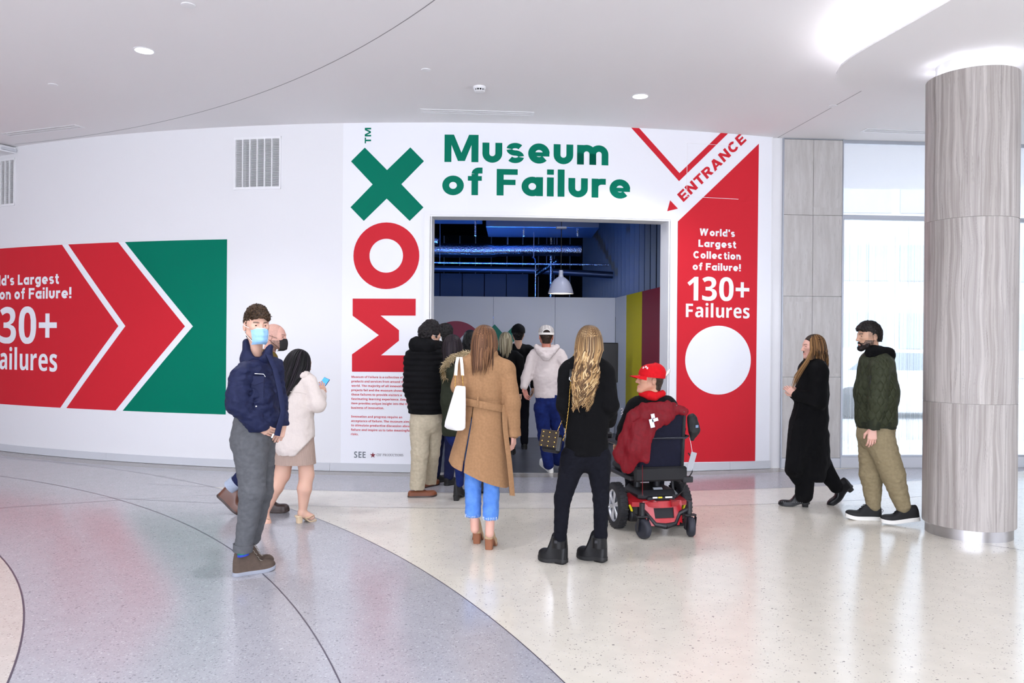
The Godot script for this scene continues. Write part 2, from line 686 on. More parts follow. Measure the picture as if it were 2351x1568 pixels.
func ready_view() -> void:
	var cam := Camera3D.new()
	cam.name = "camera"
	cam.fov = rad_to_deg(2.0 * atan(784.0 / 1800.0))
	cam.near = 0.05
	cam.far = 200.0
	cam.transform = Transform3D(Basis(Vector3.RIGHT, -0.0012) * Basis(Vector3.BACK, 0.0085), Vector3(0, 1.58, 0))
	add_child(cam)
	cam.current = true
	var we := WorldEnvironment.new()
	we.name = "world"
	var e := Environment.new()
	e.background_mode = Environment.BG_SKY
	var sky := Sky.new()
	var sm := ProceduralSkyMaterial.new()
	sm.sky_top_color = rgb(214, 226, 244)
	sm.sky_horizon_color = rgb(244, 247, 252)
	sm.ground_horizon_color = rgb(236, 238, 242)
	sm.ground_bottom_color = rgb(190, 190, 192)
	sm.sky_energy_multiplier = 2.8
	sm.ground_energy_multiplier = 1.6
	sky.sky_material = sm
	e.sky = sky
	e.tonemap_mode = Environment.TONE_MAPPER_LINEAR
	e.tonemap_exposure = EXPOSURE
	e.sdfgi_enabled = true
	e.ssao_enabled = true
	e.ssil_enabled = true
	we.environment = e
	add_child(we)
	# the atrium's luminous laylight, overhead behind the photographer
	skylight(Vector3(-1.5, CEIL - 0.03, 3.2), Vector2(11.0, 4.6), 0.55, rgb(238, 242, 255))
	# daylight through the shop windows behind the photographer and to the right
	bright_window("window_2", Vector3(-1.8, 1.95, 7.36), Vector2(14.0, 3.3), Vector3(0, 0, -1), 1.65)
	bright_window("window_3", Vector3(9.36, 1.95, -1.0), Vector2(9.0, 3.3), Vector3(-1, 0, 0), 0.12)

# a glazed shop front full of daylight: frame, panes and the light they let in
func bright_window(called: String, at: Vector3, size: Vector2, look: Vector3, k: float) -> void:
	var g := structure(called, at)
	var bs := Basis(Vector3.UP.cross(look), Vector3.UP, look)
	var n := int(size.x / 1.5)
	var fr := MB.new()
	for s in n + 1:
		fr.box(bs * Vector3(-size.x * 0.5 + s * size.x / n, 0, 0.01), Vector3(0.06, size.y, 0.07), bs)
	for s in [-1, 1]:
		fr.box(bs * Vector3(0, s * size.y * 0.5, 0.01), Vector3(size.x, 0.08, 0.07), bs)
	part("window_frame", fr, M.alu, g)
	var w := size.x / n - 0.06
	var gm := glow(rgb(236, 242, 255), 1.5)
	for s in n:
		var p := MB.new()
		p.box(bs * Vector3(-size.x * 0.5 + (s + 0.5) * size.x / n, 0, 0), Vector3(w, size.y - 0.08, 0.01), bs)
		part("pane", p, gm, g)
	area(look * 0.06, size, k, rgb(240, 244, 255), look, Vector3.UP, g)

const EXPOSURE := 1.08

func area(at: Vector3, size: Vector2, energy: float, c: Color, look: Vector3, up := Vector3(0, 0, 1), parent: Node = self) -> AreaLight3D:
	var l := AreaLight3D.new()
	l.name = "area_light" if parent != self else numbered("area_light")
	parent.add_child(l, true)
	l.area_size = size
	l.area_normalize_energy = false
	l.light_energy = energy
	l.light_color = c
	l.shadow_enabled = true
	l.set("area_range", 40.0)
	l.look_at_from_position(at + (parent.global_position if parent is Node3D else Vector3.ZERO), at + (parent.global_position if parent is Node3D else Vector3.ZERO) + look, up)
	return l

func glow(c: Color, k: float) -> StandardMaterial3D:
	var m := mat(c, 0.6)
	m.emission_enabled = true
	m.emission = c
	m.emission_energy_multiplier = k
	return m

func skylight(at: Vector3, size: Vector2, k: float, c: Color) -> void:
	var t := thing("laylight", "large luminous ceiling panel grid over the open hall floor", "ceiling light", at)
	var fr := MB.new()
	for s in [-1, 1]:
		fr.box(Vector3(s * size.x * 0.5, 0, 0), Vector3(0.08, 0.05, size.y + 0.08), Basis.IDENTITY, 0.005)
		fr.box(Vector3(0, 0, s * size.y * 0.5), Vector3(size.x + 0.08, 0.05, 0.08), Basis.IDENTITY, 0.005)
	part("frame", fr, M.trim, t)
	var g := MB.new()
	g.box(Vector3(0, 0.005, 0), Vector3(size.x, 0.02, size.y))
	part("diffuser", g, glow(c, 1.6), t)
	area(Vector3(0, -0.03, 0), size, k, c, Vector3.DOWN, Vector3(0, 0, 1), t)

func build_floor() -> void:
	var root := structure("floor")
	var room := arr2([V2(-9.6, -12.9), V2(9.4, -12.9), V2(9.4, 7.4), V2(-9.6, 7.4)])
	var d1 := disc(-10.22, 0.42, 11.23, 11.23, 200)
	var d2 := disc(-10.19, 0.35, 10.21, 10.21, 200)
	var d3 := disc(-9.26, -0.39, 7.666, 7.666, 160)
	var flat := func(x: float, y: float, d: float) -> Vector3: return Vector3(x, d, y)
	var lay := func(called: String, polys: Array, m: Material, d: float) -> void:
		var mb := MB.new()
		for q in polys:
			var t := Geometry2D.triangulate_polygon(q)
			for k in range(0, t.size(), 3):
				var a: Vector2 = q[t[k]]
				var b: Vector2 = q[t[k + 1]]
				var e: Vector2 = q[t[k + 2]]
				if (b - a).cross(e - a) > 0:
					var s := b
					b = e
					e = s
				mb.tri(Vector3(a.x, d, a.y), Vector3(b.x, d, b.y), Vector3(e.x, d, e.y))
		if mb.v.size():
			part(called, mb, m, root)
	var ring := func(r0: float, r1: float, s0: float, s1: float) -> PackedVector2Array:
		var p := PackedVector2Array()
		for k in 41:
			var q := on_wall(lerpf(s0, s1, k / 40.0), 0, r0)
			p.append(V2(q.x, q.z))
		for k in 41:
			var q := on_wall(lerpf(s1, s0, k / 40.0), 0, r1)
			p.append(V2(q.x, q.z))
		return p
	# slab under everything
	var sl := MB.new()
	sl.box(Vector3(-0.1, -0.11, -2.75), Vector3(19.0, 0.2, 20.3))
	part("slab", sl, M.grey_t, root)
	var border: PackedVector2Array = ring.call(0.0, 0.28, -9.6, 4.1)
	var mid: PackedVector2Array = ring.call(0.28, 1.2, -9.6, 9.0)
	var pale: PackedVector2Array = ring.call(1.2, 1.95, -9.6, 9.0)
	var hall := []
	for q in Geometry2D.clip_polygons(room, d1):
		hall.append(q)
	var minus := func(list: Array, cut: PackedVector2Array) -> Array:
		var out := []
		for q in list:
			out.append_array(Geometry2D.clip_polygons(q, cut))
		return out
	var both := func(list: Array, cut: PackedVector2Array) -> Array:
		var out := []
		for q in list:
			out.append_array(Geometry2D.intersect_polygons(q, cut))
		return out
	lay.call("border_terrazzo", Geometry2D.intersect_polygons(room, border), M.border_t, 0.0)
	lay.call("light_band_terrazzo", both.call(hall, mid), M.grey_t, 0.0)
	lay.call("pale_band_terrazzo", both.call(hall, pale), M.cream_w, 0.0)
	lay.call("cream_terrazzo", minus.call(minus.call(minus.call(hall, border), mid), pale), M.cream_t, 0.0)
	var in1 := Geometry2D.intersect_polygons(room, d1)
	lay.call("grey_terrazzo", minus.call(minus.call(in1, d2), border), M.grey_t, 0.0)
	var in2 := Geometry2D.intersect_polygons(room, d2)
	lay.call("inner_grey_terrazzo", minus.call(minus.call(in2, d3), border), M.grey_t, 0.0)
	lay.call("beige_terrazzo", Geometry2D.intersect_polygons(room, d3), M.beige_t, 0.0)
	# zinc divider strips, 5 mm wide
	var strip_arc := func(c: Vector2, r: float, a0: float, a1: float, w: float) -> void:
		var mb := MB.new()
		var n := 120
		for k in n:
			var t0 := lerpf(a0, a1, float(k) / n)
			var t1 := lerpf(a0, a1, float(k + 1) / n)
			var p := []
			for q in [[r - w, t0], [r + w, t0], [r + w, t1], [r - w, t1]]:
				p.append(Vector3(c.x + q[0] * cos(q[1]), 0.0008, c.y + q[0] * sin(q[1])))
			mb.quad(p[3], p[2], p[1], p[0])
		part("divider_strip", mb, M.zinc, root)
	strip_arc.call(V2(-10.22, 0.42), 11.23, -1.5, 0.7, 0.003)
	strip_arc.call(V2(-10.19, 0.35), 10.21, -1.5, 0.7, 0.004)
	strip_arc.call(V2(-9.26, -0.39), 7.666, -1.5, 1.0, 0.005)
	var strip := func(a: Vector3, b: Vector3, w: float) -> void:
		var mb := MB.new()
		var s := (b - a).cross(Vector3.UP).normalized() * w
		mb.quad(a - s, a + s, b + s, b - s)
		part("divider_strip", mb, M.zinc, root)
	strip.call(V3(-9.0, 0.0008, -5.35), V3(-3.785, 0.0008, -7.603), 0.004)
	strip.call(V3(-3.785, 0.0008, -7.603), V3(-2.6, 0.0008, -8.05), 0.002)
	strip.call(V3(3.75, 0.0008, -6.2), V3(5.6, 0.0008, -4.6), 0.003)
	for q in [[1.2, 0.0025], [1.95, 0.003]]:
		var mb := MB.new()
		for k in 60:
			var s0 := -3.0 + 12.0 * k / 60.0
			var s1 := s0 + 0.2
			if q[0] < 1.5 or true:
				mb.quad(on_wall(s0, 0.0008, q[0] + q[1]), on_wall(s1, 0.0008, q[0] + q[1]), on_wall(s1, 0.0008, q[0] - q[1]), on_wall(s0, 0.0008, q[0] - q[1]))
		part("divider_strip", mb, M.zinc, root)

func curved_slab(mb: MB, s0: float, s1: float, h0: float, h1: float, d0: float, d1: float, step := 0.25) -> void:
	var n := maxi(1, int(ceil((s1 - s0) / step)))
	for f in 4:
		var rows := [PackedVector3Array(), PackedVector3Array()]
		for k in n + 1:
			var s := lerpf(s0, s1, float(k) / n)
			var a: Vector3
			var b: Vector3
			match f:
				0:
					a = on_wall(s, h0, d1)
					b = on_wall(s, h1, d1)
				1:
					a = on_wall(s, h1, d0)
					b = on_wall(s, h0, d0)
				2:
					a = on_wall(s, h1, d1)
					b = on_wall(s, h1, d0)
				3:
					a = on_wall(s, h0, d0)
					b = on_wall(s, h0, d1)
			rows[0].append(a)
			rows[1].append(b)
		mb.grid(rows)
	mb.quad(on_wall(s0, h0, d0), on_wall(s0, h0, d1), on_wall(s0, h1, d1), on_wall(s0, h1, d0))
	mb.quad(on_wall(s1, h0, d1), on_wall(s1, h0, d0), on_wall(s1, h1, d0), on_wall(s1, h1, d1))

func build_shell() -> void:
	var mb := MB.new()
	curved_slab(mb, -9.9, -6.93, 0, CEIL, -0.24, 0.0)
	curved_slab(mb, -6.36, -2.745, 0, CEIL, -0.24, 0.0)
	curved_slab(mb, -2.18, -0.323, 0, CEIL, -0.24, 0.0)
	for q in [[-6.93, -6.36, 3.39, 3.99], [-2.745, -2.18, 3.415, 4.0]]:
		curved_slab(mb, q[0], q[1], 0, q[2], -0.24, 0.0)
		curved_slab(mb, q[0], q[1], q[3], CEIL, -0.24, 0.0)
	curved_slab(mb, -0.323, 2.585, 3.065, CEIL, -0.24, 0.0)
	curved_slab(mb, 2.585, 3.97, 0, CEIL, -0.24, 0.0)
	var wf := structure("wall_front")
	part("plaster", mb, M.white, wf)
	# access panel above the entrance: a thin raised board edge
	var ap := MB.new()
	curved_slab(ap, 2.795, 2.80, 3.355, 4.014, 0.0, 0.006)
	curved_slab(ap, 2.795, 3.488, 3.355, 3.360, 0.0, 0.006)
	curved_slab(ap, 2.795, 3.488, 4.010, 4.014, 0.0, 0.006)
	part("access_panel_edge", ap, M.trim, wf)
	var fr := MB.new()
	for q in [[-0.392, -0.323, 0.0, 3.112], [2.585, 2.672, 0.0, 3.112], [-0.323, 2.585, 3.065, 3.112]]:
		curved_slab(fr, q[0], q[1], q[2], q[3], -0.01, 0.022)
	for q in [[-0.338, -0.323, 0.0, 3.065], [2.585, 2.6, 0.0, 3.065]]:
		curved_slab(fr, q[0] + (0.02 if q[0] < 0 else -0.02), q[1] + (0.02 if q[0] < 0 else -0.02), 0.0, 3.065, -0.26, 0.012)
	curved_slab(fr, -0.323, 2.585, 3.045, 3.065, -0.26, 0.012)
	part("trim_1", fr, M.trim, self).set_meta("kind", "structure")
	var bb := structure("baseboard_front")
	for q in [[-9.8, -4.6], [-4.597, -1.512], [-1.509, -0.392], [2.672, 3.40], [3.403, 3.965]]:
		var b := MB.new()
		curved_slab(b, q[0], q[1], 0.004, 0.098, 0.0, 0.012)
		curved_slab(b, q[0], q[1], 0.004, 0.016, 0.012, 0.018)
		part("board", b, M.base, bb)
	# ceiling, with a fine control joint along the rotunda and one at the shop front
	var ce := structure("ceiling")
	var cb := CSGBox3D.new()
	cb.name = "plaster"
	cb.size = Vector3(19.4, 0.2, 20.7)
	cb.position = Vector3(-0.1, CEIL + 0.1, -2.75)
	cb.material = M.ceiling
	for q in SLOTS:
		var a: Vector3 = q[0]
		var b: Vector3 = q[1]
		var bs := Basis(Vector3.UP, -atan2(b.z - a.z, b.x - a.x))
		for z in [-0.032, 0.032]:
			var h := CSGBox3D.new()
			h.name = "slot_cut"
			h.operation = CSGShape3D.OPERATION_SUBTRACTION
			h.size = Vector3(a.distance_to(b), 0.5, 0.042)
			h.transform = Transform3D(bs, (a + b) * 0.5 + bs * Vector3(0, 0, z) - cb.position)
			h.material = M.ceiling
			cb.add_child(h, true)
	ce.add_child(cb, true)
	var jm := mat(rgb(150, 148, 152), 0.9)
	var j := MB.new()
	for k in 90:
		var p := []
		for q in [[-0.005, 0], [0.005, 0], [0.005, 1], [-0.005, 1]]:
			var t: float = -1.25 + (k + q[1]) * 1.9 / 90.0
			p.append(Vector3(-10.5 + (12.007 + q[0]) * cos(t), CEIL - 0.0008, 0.845 + (12.007 + q[0]) * sin(t)))
		j.quad(p[0], p[1], p[2], p[3])
	part("control_joint", j, jm, ce)
	var j2 := MB.new()
	j2.box(Vector3(3.44, CEIL - 0.0005, -8.95), Vector3(0.008, 0.001, 1.87), Basis(Vector3.UP, 0.123))
	part("control_joint", j2, jm, ce)
	# the other sides of the hall
	var wl := MB.new()
	wl.box(Vector3(-9.7, CEIL * 0.5, -2.7), Vector3(0.2, CEIL, 20.6))
	part("wall_left", wl, M.white, self).set_meta("kind", "structure")
	var wr := MB.new()
	wr.box(Vector3(9.5, CEIL * 0.5, -2.7), Vector3(0.2, CEIL, 20.6))
	part("wall_right", wr, M.white, self).set_meta("kind", "structure")
	var wb := MB.new()
	wb.box(Vector3(-0.1, CEIL * 0.5, 7.5), Vector3(19.4, CEIL, 0.2))
	part("wall_back", wb, M.white, self).set_meta("kind", "structure")

# frame of the stone and glass front to the right of the curved wall
func front(u: float, h: float, d := 0.0) -> Vector3:
	return Vector3(3.40, 0, -9.88) + Vector3(0.9979, 0, -0.0651) * u + Vector3(0, h, 0) + Vector3(0.0651, 0, 0.9979) * d

func fbox(mb: MB, u0: float, u1: float, h0: float, h1: float, d0: float, d1: float, bevel := 0.0) -> void:
	mb.box(front((u0 + u1) * 0.5, (h0 + h1) * 0.5, (d0 + d1) * 0.5), Vector3(u1 - u0, h1 - h0, d1 - d0), Basis(Vector3(0.9979, 0, -0.0651), Vector3.UP, Vector3(0.0651, 0, 0.9979)), bevel)

func build_front() -> void:
	var w := structure("wall_stone")
	var bk := MB.new()
	fbox(bk, -0.35, 0.77, 0, CEIL, -0.3, -0.025)
	part("backing", bk, M.white, w)
	var hs := [0.128, 1.151, 2.171, 3.197, 4.15]
	for r in 4:
		for c in 2:
			var p := MB.new()
			fbox(p, 0.012 + c * 0.381, 0.012 + c * 0.381 + 0.377, hs[r] + 0.002, hs[r + 1] - 0.002, -0.025, 0.0, 0.002)
			# stone texture coordinates with an offset per slab
			for k in p.uv.size():
				var q := p.v[k]
				p.uv[k] = Vector2((q.x - 3.4) / 0.8 + r * 0.37, q.y / 2.1 + c * 0.43)
			part("stone_panel", p, M.panel_stone, w)
	for c in 2:
		var p := MB.new()
		fbox(p, 0.012 + c * 0.381, 0.012 + c * 0.381 + 0.377, 0.0, 0.126, -0.025, 0.002, 0.002)
		part("plinth_panel", p, M.base, w)
	var ed := MB.new()
	fbox(ed, -0.004, 0.010, 0, CEIL, -0.1, 0.006)
	fbox(ed, 0.77, 0.782, 0, CEIL, -0.1, 0.006)
	fbox(ed, 0.0, 0.77, 4.152, 4.16, -0.05, 0.004)
	part("edge_strip", ed, M.alu, w)
	# storefront glazing
	var g := structure("window_1")
	var fr := MB.new()
	fbox(fr, 0.782, 5.9, 3.155, 3.21, -0.08, 0.0, 0.004)
	fbox(fr, 0.782, 5.9, 0.14, 0.165, -0.08, 0.0, 0.004)
	fbox(fr, 0.782, 0.80, 0.165, 3.155, -0.08, 0.0, 0.004)
	for u in [2.55, 4.2, 5.88]:
		fbox(fr, u, u + 0.05, 0.165, CEIL, -0.08, 0.0, 0.004)
	fbox(fr, 0.782, 5.9, 4.12, CEIL, -0.08, -0.02)
	part("window_frame", fr, M.alu, g)
	var sill := MB.new()
	fbox(sill, 0.782, 5.93, 0.0, 0.14, -0.1, 0.0, 0.003)
	part("window_sill", sill, M.base, g)
	var frit := mat(Color(1, 1, 1), 0.3)
	frit.transparency = BaseMaterial3D.TRANSPARENCY_ALPHA
	var im := Image.create(1024, 64, false, Image.FORMAT_RGBA8)
	im.fill(Color(0.9, 0.95, 0.97, 0.22))
	var rng := RandomNumberGenerator.new()
	rng.seed = 5
	for k in 240:
		var x := rng.randi_range(0, 1020)
		var a := rng.randf_range(0.25, 0.7)
		var y0 := rng.randi_range(0, 6)
		var y1 := rng.randi_range(58, 64)
		im.fill_rect(Rect2i(x, y0, rng.randi_range(1, 3), y1 - y0), Color(0.55, 0.6, 0.64, a) if rng.randf() < 0.62 else Color(0.92, 0.95, 0.97, a))
	frit.albedo_texture = ImageTexture.create_from_image(im)
	for q in [[0.80, 2.55], [2.60, 4.2], [4.25, 5.88]]:
		var p := MB.new()
		p.quad(front(q[0], 0.165, -0.04), front(q[1], 0.165, -0.04), front(q[1], 3.155, -0.04), front(q[0], 3.155, -0.04))
		p.uv = PackedVector2Array([V2(0, 1), V2(1, 1), V2(1, 0), V2(0, 0)])
		part("pane", p, frit, g)
		var cl := MB.new()
		fbox(cl, q[0], q[1], 0.165, 3.155, -0.052, -0.046)
		part("glass", cl, M.glass, g)
	var fz := mat(Color(0.97, 0.98, 1.0, 0.35), 0.6)
	fz.transparency = BaseMaterial3D.TRANSPARENCY_ALPHA
	for q in [[0.79, 2.55], [2.60, 4.2], [4.25, 5.88]]:
		var p := MB.new()
		fbox(p, q[0], q[1], 3.21, 4.12, -0.042, -0.038)
		part("transom_pane", p, fz, g)
	# solid wall on to the corner, and recess beside the curved wall
	var wr := MB.new()
	fbox(wr, 5.93, 6.6, 0, CEIL, -0.2, 0.0)
	part("wall_corner", wr, M.white, self).set_meta("kind", "structure")
	var rc := MB.new()
	fbox(rc, -0.28, -0.004, 0, CEIL, -0.14, -0.12)
	part("wall_recess", rc, M.white, self).set_meta("kind", "structure")
	# street outside
	var gr := MB.new()
	gr.box(Vector3(10, -0.12, -26), Vector3(34, 0.2, 32))
	part("pavement", gr, mat(rgb(150, 150, 150), 0.8), self).set_meta("kind", "structure")
	var bl := thing("office_building", "pale office building with long window bands across the street", "building", Vector3(14, 0, -40))
	var bm := MB.new()
	bm.box(Vector3(0, 7, 0), Vector3(26, 14, 6))
	part("facade", bm, mat(rgb(158, 158, 158), 0.8), bl)
	var gm := mat(rgb(120, 134, 146), 0.2)
	for r in 4:
		for c in 6:
			var wn := MB.new()
			wn.box(Vector3(-11 + c * 4.3, 2.2 + r * 3.2, 3.0), Vector3(3.9, 1.7, 0.1))
			part("window", wn, gm, bl)
	car_outside()

func car_outside() -> void:
	var t := thing("parked_car", "pale car parked on the street beyond the striped glass", "car", Vector3(8.6, 0, -17.5))
	var body := MB.new()
	var prof := arr2([V2(-2.2, 0.25), V2(2.2, 0.25), V2(2.25, 0.7), V2(1.75, 0.92), V2(1.0, 1.0), V2(0.35, 1.45), V2(-1.0, 1.48), V2(-1.75, 1.02), V2(-2.2, 0.9)])
	body.prism(prof, func(x, y, d): return Vector3(x, y, d), -0.85, 0.85)
	part("body", body, mat(rgb(206, 212, 216), 0.3), t)
	var wn := MB.new()
	wn.prism(arr2([V2(-1.45, 1.02), V2(0.75, 1.02), V2(0.28, 1.38), V2(-0.95, 1.41)]), func(x, y, d): return Vector3(x, y, d), 0.85, 0.86)
	part("side_window", wn, mat(rgb(120, 132, 140), 0.15), t)
	for x in [-1.4, 1.4]:
		var wh := MB.new()
		wh.lathe([V2(0, -0.1), V2(0.3, -0.1), V2(0.33, -0.06), V2(0.33, 0.06), V2(0.3, 0.1), V2(0, 0.1)], 20, Vector3(x, 0.33, 0.8), Basis(Vector3.RIGHT, PI / 2))
		part("wheel", wh, mat(rgb(50, 50, 52), 0.7), t)

func build_column() -> void:
	var c := Vector3(3.832, 0, -6.562)
	var t := thing("stone_column", "round column clad in grey veined stone on a steel base", "column", c)
	var b := MB.new()
	b.lathe([V2(0.324, 0.0), V2(0.324, 0.092)], 64)
	b.lathe([V2(0.0, 0.092), V2(0.324, 0.092)], 64)
	part("steel_base", b, M.steel, t)
	var core := MB.new()
	core.lathe([V2(0.338, 0.088), V2(0.338, 3.79)], 64)
	part("core", core, mat(rgb(196, 190, 184), 0.7), t)
	var hs := [0.088, 1.102, 2.602, 3.80]
	var cuts := [[0.35, 1.95, 3.5, 5.0], [0.9, 2.45, 4.0, 5.6], [0.1, 1.7, 3.3, 4.8]]
	for r in 3:
		for k in 4:
			var a0: float = cuts[r][k] + 0.003
			var a1: float = (cuts[r][(k + 1) % 4] + (TAU if k == 3 else 0.0)) - 0.003
			var p := MB.new()
			var rows := []
			var hh := [hs[r] + 0.0015, hs[r] + 0.004, hs[r + 1] - 0.004, hs[r + 1] - 0.0015]
			for i in 4:
				var row := PackedVector3Array()
				for q in 15:
					var a := lerpf(a0, a1, q / 14.0)
					var rr := 0.344 if i in [0, 3] or q in [0, 14] else 0.346
					row.append(Vector3(rr * cos(a), hh[i], -rr * sin(a)))
				rows.append(row)
			p.grid(rows)
			for i in p.uv.size():
				var v := p.v[i]
				p.uv[i] = V2((fposmod(atan2(-v.z, v.x), TAU)) / TAU * 2.0 + r * 0.31, -v.y / 2.6 + r * 0.4)
			var cp := MB.new()
			part("stone_panel", p, M.column_stone, t)
	var tp := MB.new()
	tp.lathe([V2(0.346, 3.7985), V2(0.27, 3.7985)], 64)
	part("top_ledge", tp, M.trim, t)
	var nk := MB.new()
	nk.lathe([V2(0.272, 3.795), V2(0.272, 3.93)], 64)
	part("neck", nk, M.white, t)
	# cove ring lamp lying on top of the stone, washing the soffit
	var lamp := thing("cove_ring_lamp", "glowing white ring lamp around the neck of the stone column", "lamp", c)
	var rg := MB.new()
	rg.lathe([V2(0.30, 3.8), V2(0.318, 3.806), V2(0.33, 3.8)], 64)
	part("tube", rg, glow(rgb(250, 250, 255), 1.6), lamp)
	for k in 8:
		var o := OmniLight3D.new()
		o.name = "ring_light"
		o.light_size = 0.02
		o.light_energy = 0.0025
		o.light_color = rgb(245, 246, 255)
		o.omni_range = 30
		o.shadow_enabled = true
		o.position = Vector3(0.315 * cos(TAU * k / 8), 3.835, 0.315 * sin(TAU * k / 8))
		lamp.add_child(o, true)

func build_soffit() -> void:
	# dropped ceiling raft around the column, rounded at its end; cove lamps lie on its back
	var pts := arr2([V2(3.75, -1.2), V2(2.905, -5.65), V2(2.80, -6.15), V2(2.757, -6.42), V2(2.757, -6.62), V2(2.80, -6.82), V2(2.89, -7.0), V2(3.03, -7.16), V2(3.22, -7.27), V2(3.45, -7.335), V2(3.87, -7.40), V2(9.4, -7.95), V2(9.4, -1.2)])
	var mb := MB.new()
	mb.prism(pts, func(x, y, d): return Vector3(x, d, y), 3.92, 3.935)
	var s := structure("ceiling_raft")
	part("plaster", mb, M.ceiling, s)
	var lip := MB.new()
	var lamp := thing("cove_strip_lamp", "hidden white strip lamp along the edge of the dropped ceiling", "lamp")
	var g := MB.new()
	var path := [V2(3.55, -3.0), V2(3.02, -5.65), V2(2.93, -6.15), V2(2.95, -6.55), V2(3.14, -6.92), V2(3.5, -7.13), V2(4.4, -7.27)]
	for k in path.size() - 1:
		var a: Vector2 = path[k]
		var b: Vector2 = path[k + 1]
		var d := (b - a)
		g.box(Vector3((a.x + b.x) * 0.5, 3.943, (a.y + b.y) * 0.5), Vector3(0.04, 0.012, d.length()), Basis(Vector3.UP, atan2(d.x, d.y)))
	part("tube", g, glow(rgb(250, 250, 255), 4.0), lamp)
	for k in path.size() - 1:
		var a: Vector2 = path[k]
		var b: Vector2 = path[k + 1]
		area(Vector3((a.x + b.x) * 0.5, 3.953, (a.y + b.y) * 0.5), V2(0.04, (b - a).length()), [30.0, 30.0, 22.0, 12.0, 8.0, 6.0][k], rgb(250, 250, 255), Vector3.UP, Vector3(b.x - a.x, 0, b.y - a.y), lamp)

func downlight(x: float, z: float, energy: float, label: String) -> void:
	var t := thing("downlight", "", "ceiling light", Vector3(x, CEIL, z), "recessed round downlights")
	var r := MB.new()
	r.lathe([V2(0.096, -0.0005), V2(0.096, -0.004), V2(0.086, -0.007), V2(0.078, -0.004), V2(0.078, -0.001)], 32)
	part("trim_ring", r, M.trim, t)
	var g := MB.new()
	g.lathe([V2(0.078, -0.003), V2(0.0, -0.003)], 32)
	part("lens", g, glow(rgb(248, 250, 255), 6.0), t)
	var l := SpotLight3D.new()
	l.name = "beam"
	t.add_child(l, true)
	l.position = Vector3(0, -0.02, 0)
	l.rotation = Vector3(-PI / 2, 0, 0)
	l.spot_angle = 62
	l.spot_angle_attenuation = 0.6
	l.spot_range = 30
	l.light_size = 0.08
	l.light_energy = energy
	l.light_color = rgb(244, 246, 255)
	l.shadow_enabled = true
	t.set_meta("label", label)

func build_ceiling_items() -> void:
	for q in [[-3.336, -7.066, "lit white recessed downlight over the grey terrazzo ring"], [1.329, -8.261, "lit white recessed downlight before the red entrance arrow line"], [-7.4, -4.6, "lit white recessed downlight near the left wall"], [-1.2, -4.6, "lit white recessed downlight over the open cream floor"], [-4.6, -1.8, "lit white recessed downlight over the beige terrazzo disc"]]:
		downlight(q[0], q[1], LAMP, q[2])
	for q in [[-2.535, -6.088, 0.055, "beside the lit downlight over the grey floor"], [-4.726, -8.039, 0.047, "near the slot vent above the arrow mural"], [-0.845, -7.504, 0.047, "in front of the smoke detector"], [3.465, -8.537, 0.05, "on the joint beside the dropped ceiling"]]:
		var mb := MB.new()
		mb.lathe([V2(q[2], -0.001), V2(q[2], -0.006), V2(q[2] - 0.004, -0.008), V2(0, -0.009)], 28, Vector3.ZERO)
		var o := part("sprinkler_cover", mb, M.trim, self)
		o.position = Vector3(q[0], CEIL, q[1])
		tag(o, "flat white round sprinkler cover on the ceiling " + q[3], "sprinkler cover", "sprinkler covers")
	var sd := thing("smoke_detector", "white round smoke detector with dark slits on the ceiling", "smoke detector", Vector3(-0.353, CEIL, -8.0))
	var mb := MB.new()
	mb.lathe([V2(0.066, 0), V2(0.066, -0.016), V2(0.056, -0.026)], 32)
	mb.lathe([V2(0.05, -0.042), V2(0.044, -0.054), V2(0.0, -0.056)], 32)
	part("body", mb, M.trim, sd)
	var sl := MB.new()
	sl.lathe([V2(0.048, -0.024), V2(0.046, -0.044)], 32)
	part("slit", sl, M.slot, sd)
	var rb := MB.new()
	for k in 12:
		var a := TAU * k / 12
		rb.box(Vector3(0.05 * cos(a), -0.034, 0.05 * sin(a)), Vector3(0.012, 0.02, 0.006), Basis(Vector3.UP, -a))
	part("rib", rb, M.trim, sd)
	for q in SLOTS:
		slot_vent(q[0], q[1], q[2])
	grille(-2.77, -2.156, 3.389, 4.027, "white wall air grille with six dark louvred bays right of the mural")
	grille(-6.954, -6.34, 3.365, 4.016, "white wall air grille above the large red arrow")
	# flat white junction box of the shutter rail at the top of the wall
	var bx := thing("rail_box", "white stepped metal box under the ceiling at the wall", "box")
	var m2 := MB.new()
	curved_slab(m2, -7.4, -6.33, 4.07, 4.15, 0.0, 0.22)
	part("body", m2, M.trim, bx)
	var m3 := MB.new()
	curved_slab(m3, -6.33, -6.28, 4.085, 4.115, 0.02, 0.2)
	part("end_cap", m3, M.base, bx)

const LAMP := 4.8

const SLOTS := [[Vector3(-1.02, CEIL, -8.845), Vector3(0.19, CEIL, -8.93), "white slot air vent in the ceiling above the green museum lettering"],
	[Vector3(-6.5, CEIL, -10.05), Vector3(-5.35, CEIL, -9.62), "white slot air vent in the ceiling above the arrow mural"],
	[Vector3(4.26, CEIL, -9.49), Vector3(5.5, CEIL, -9.63), "white slot air vent in the ceiling beside the stone column"]]

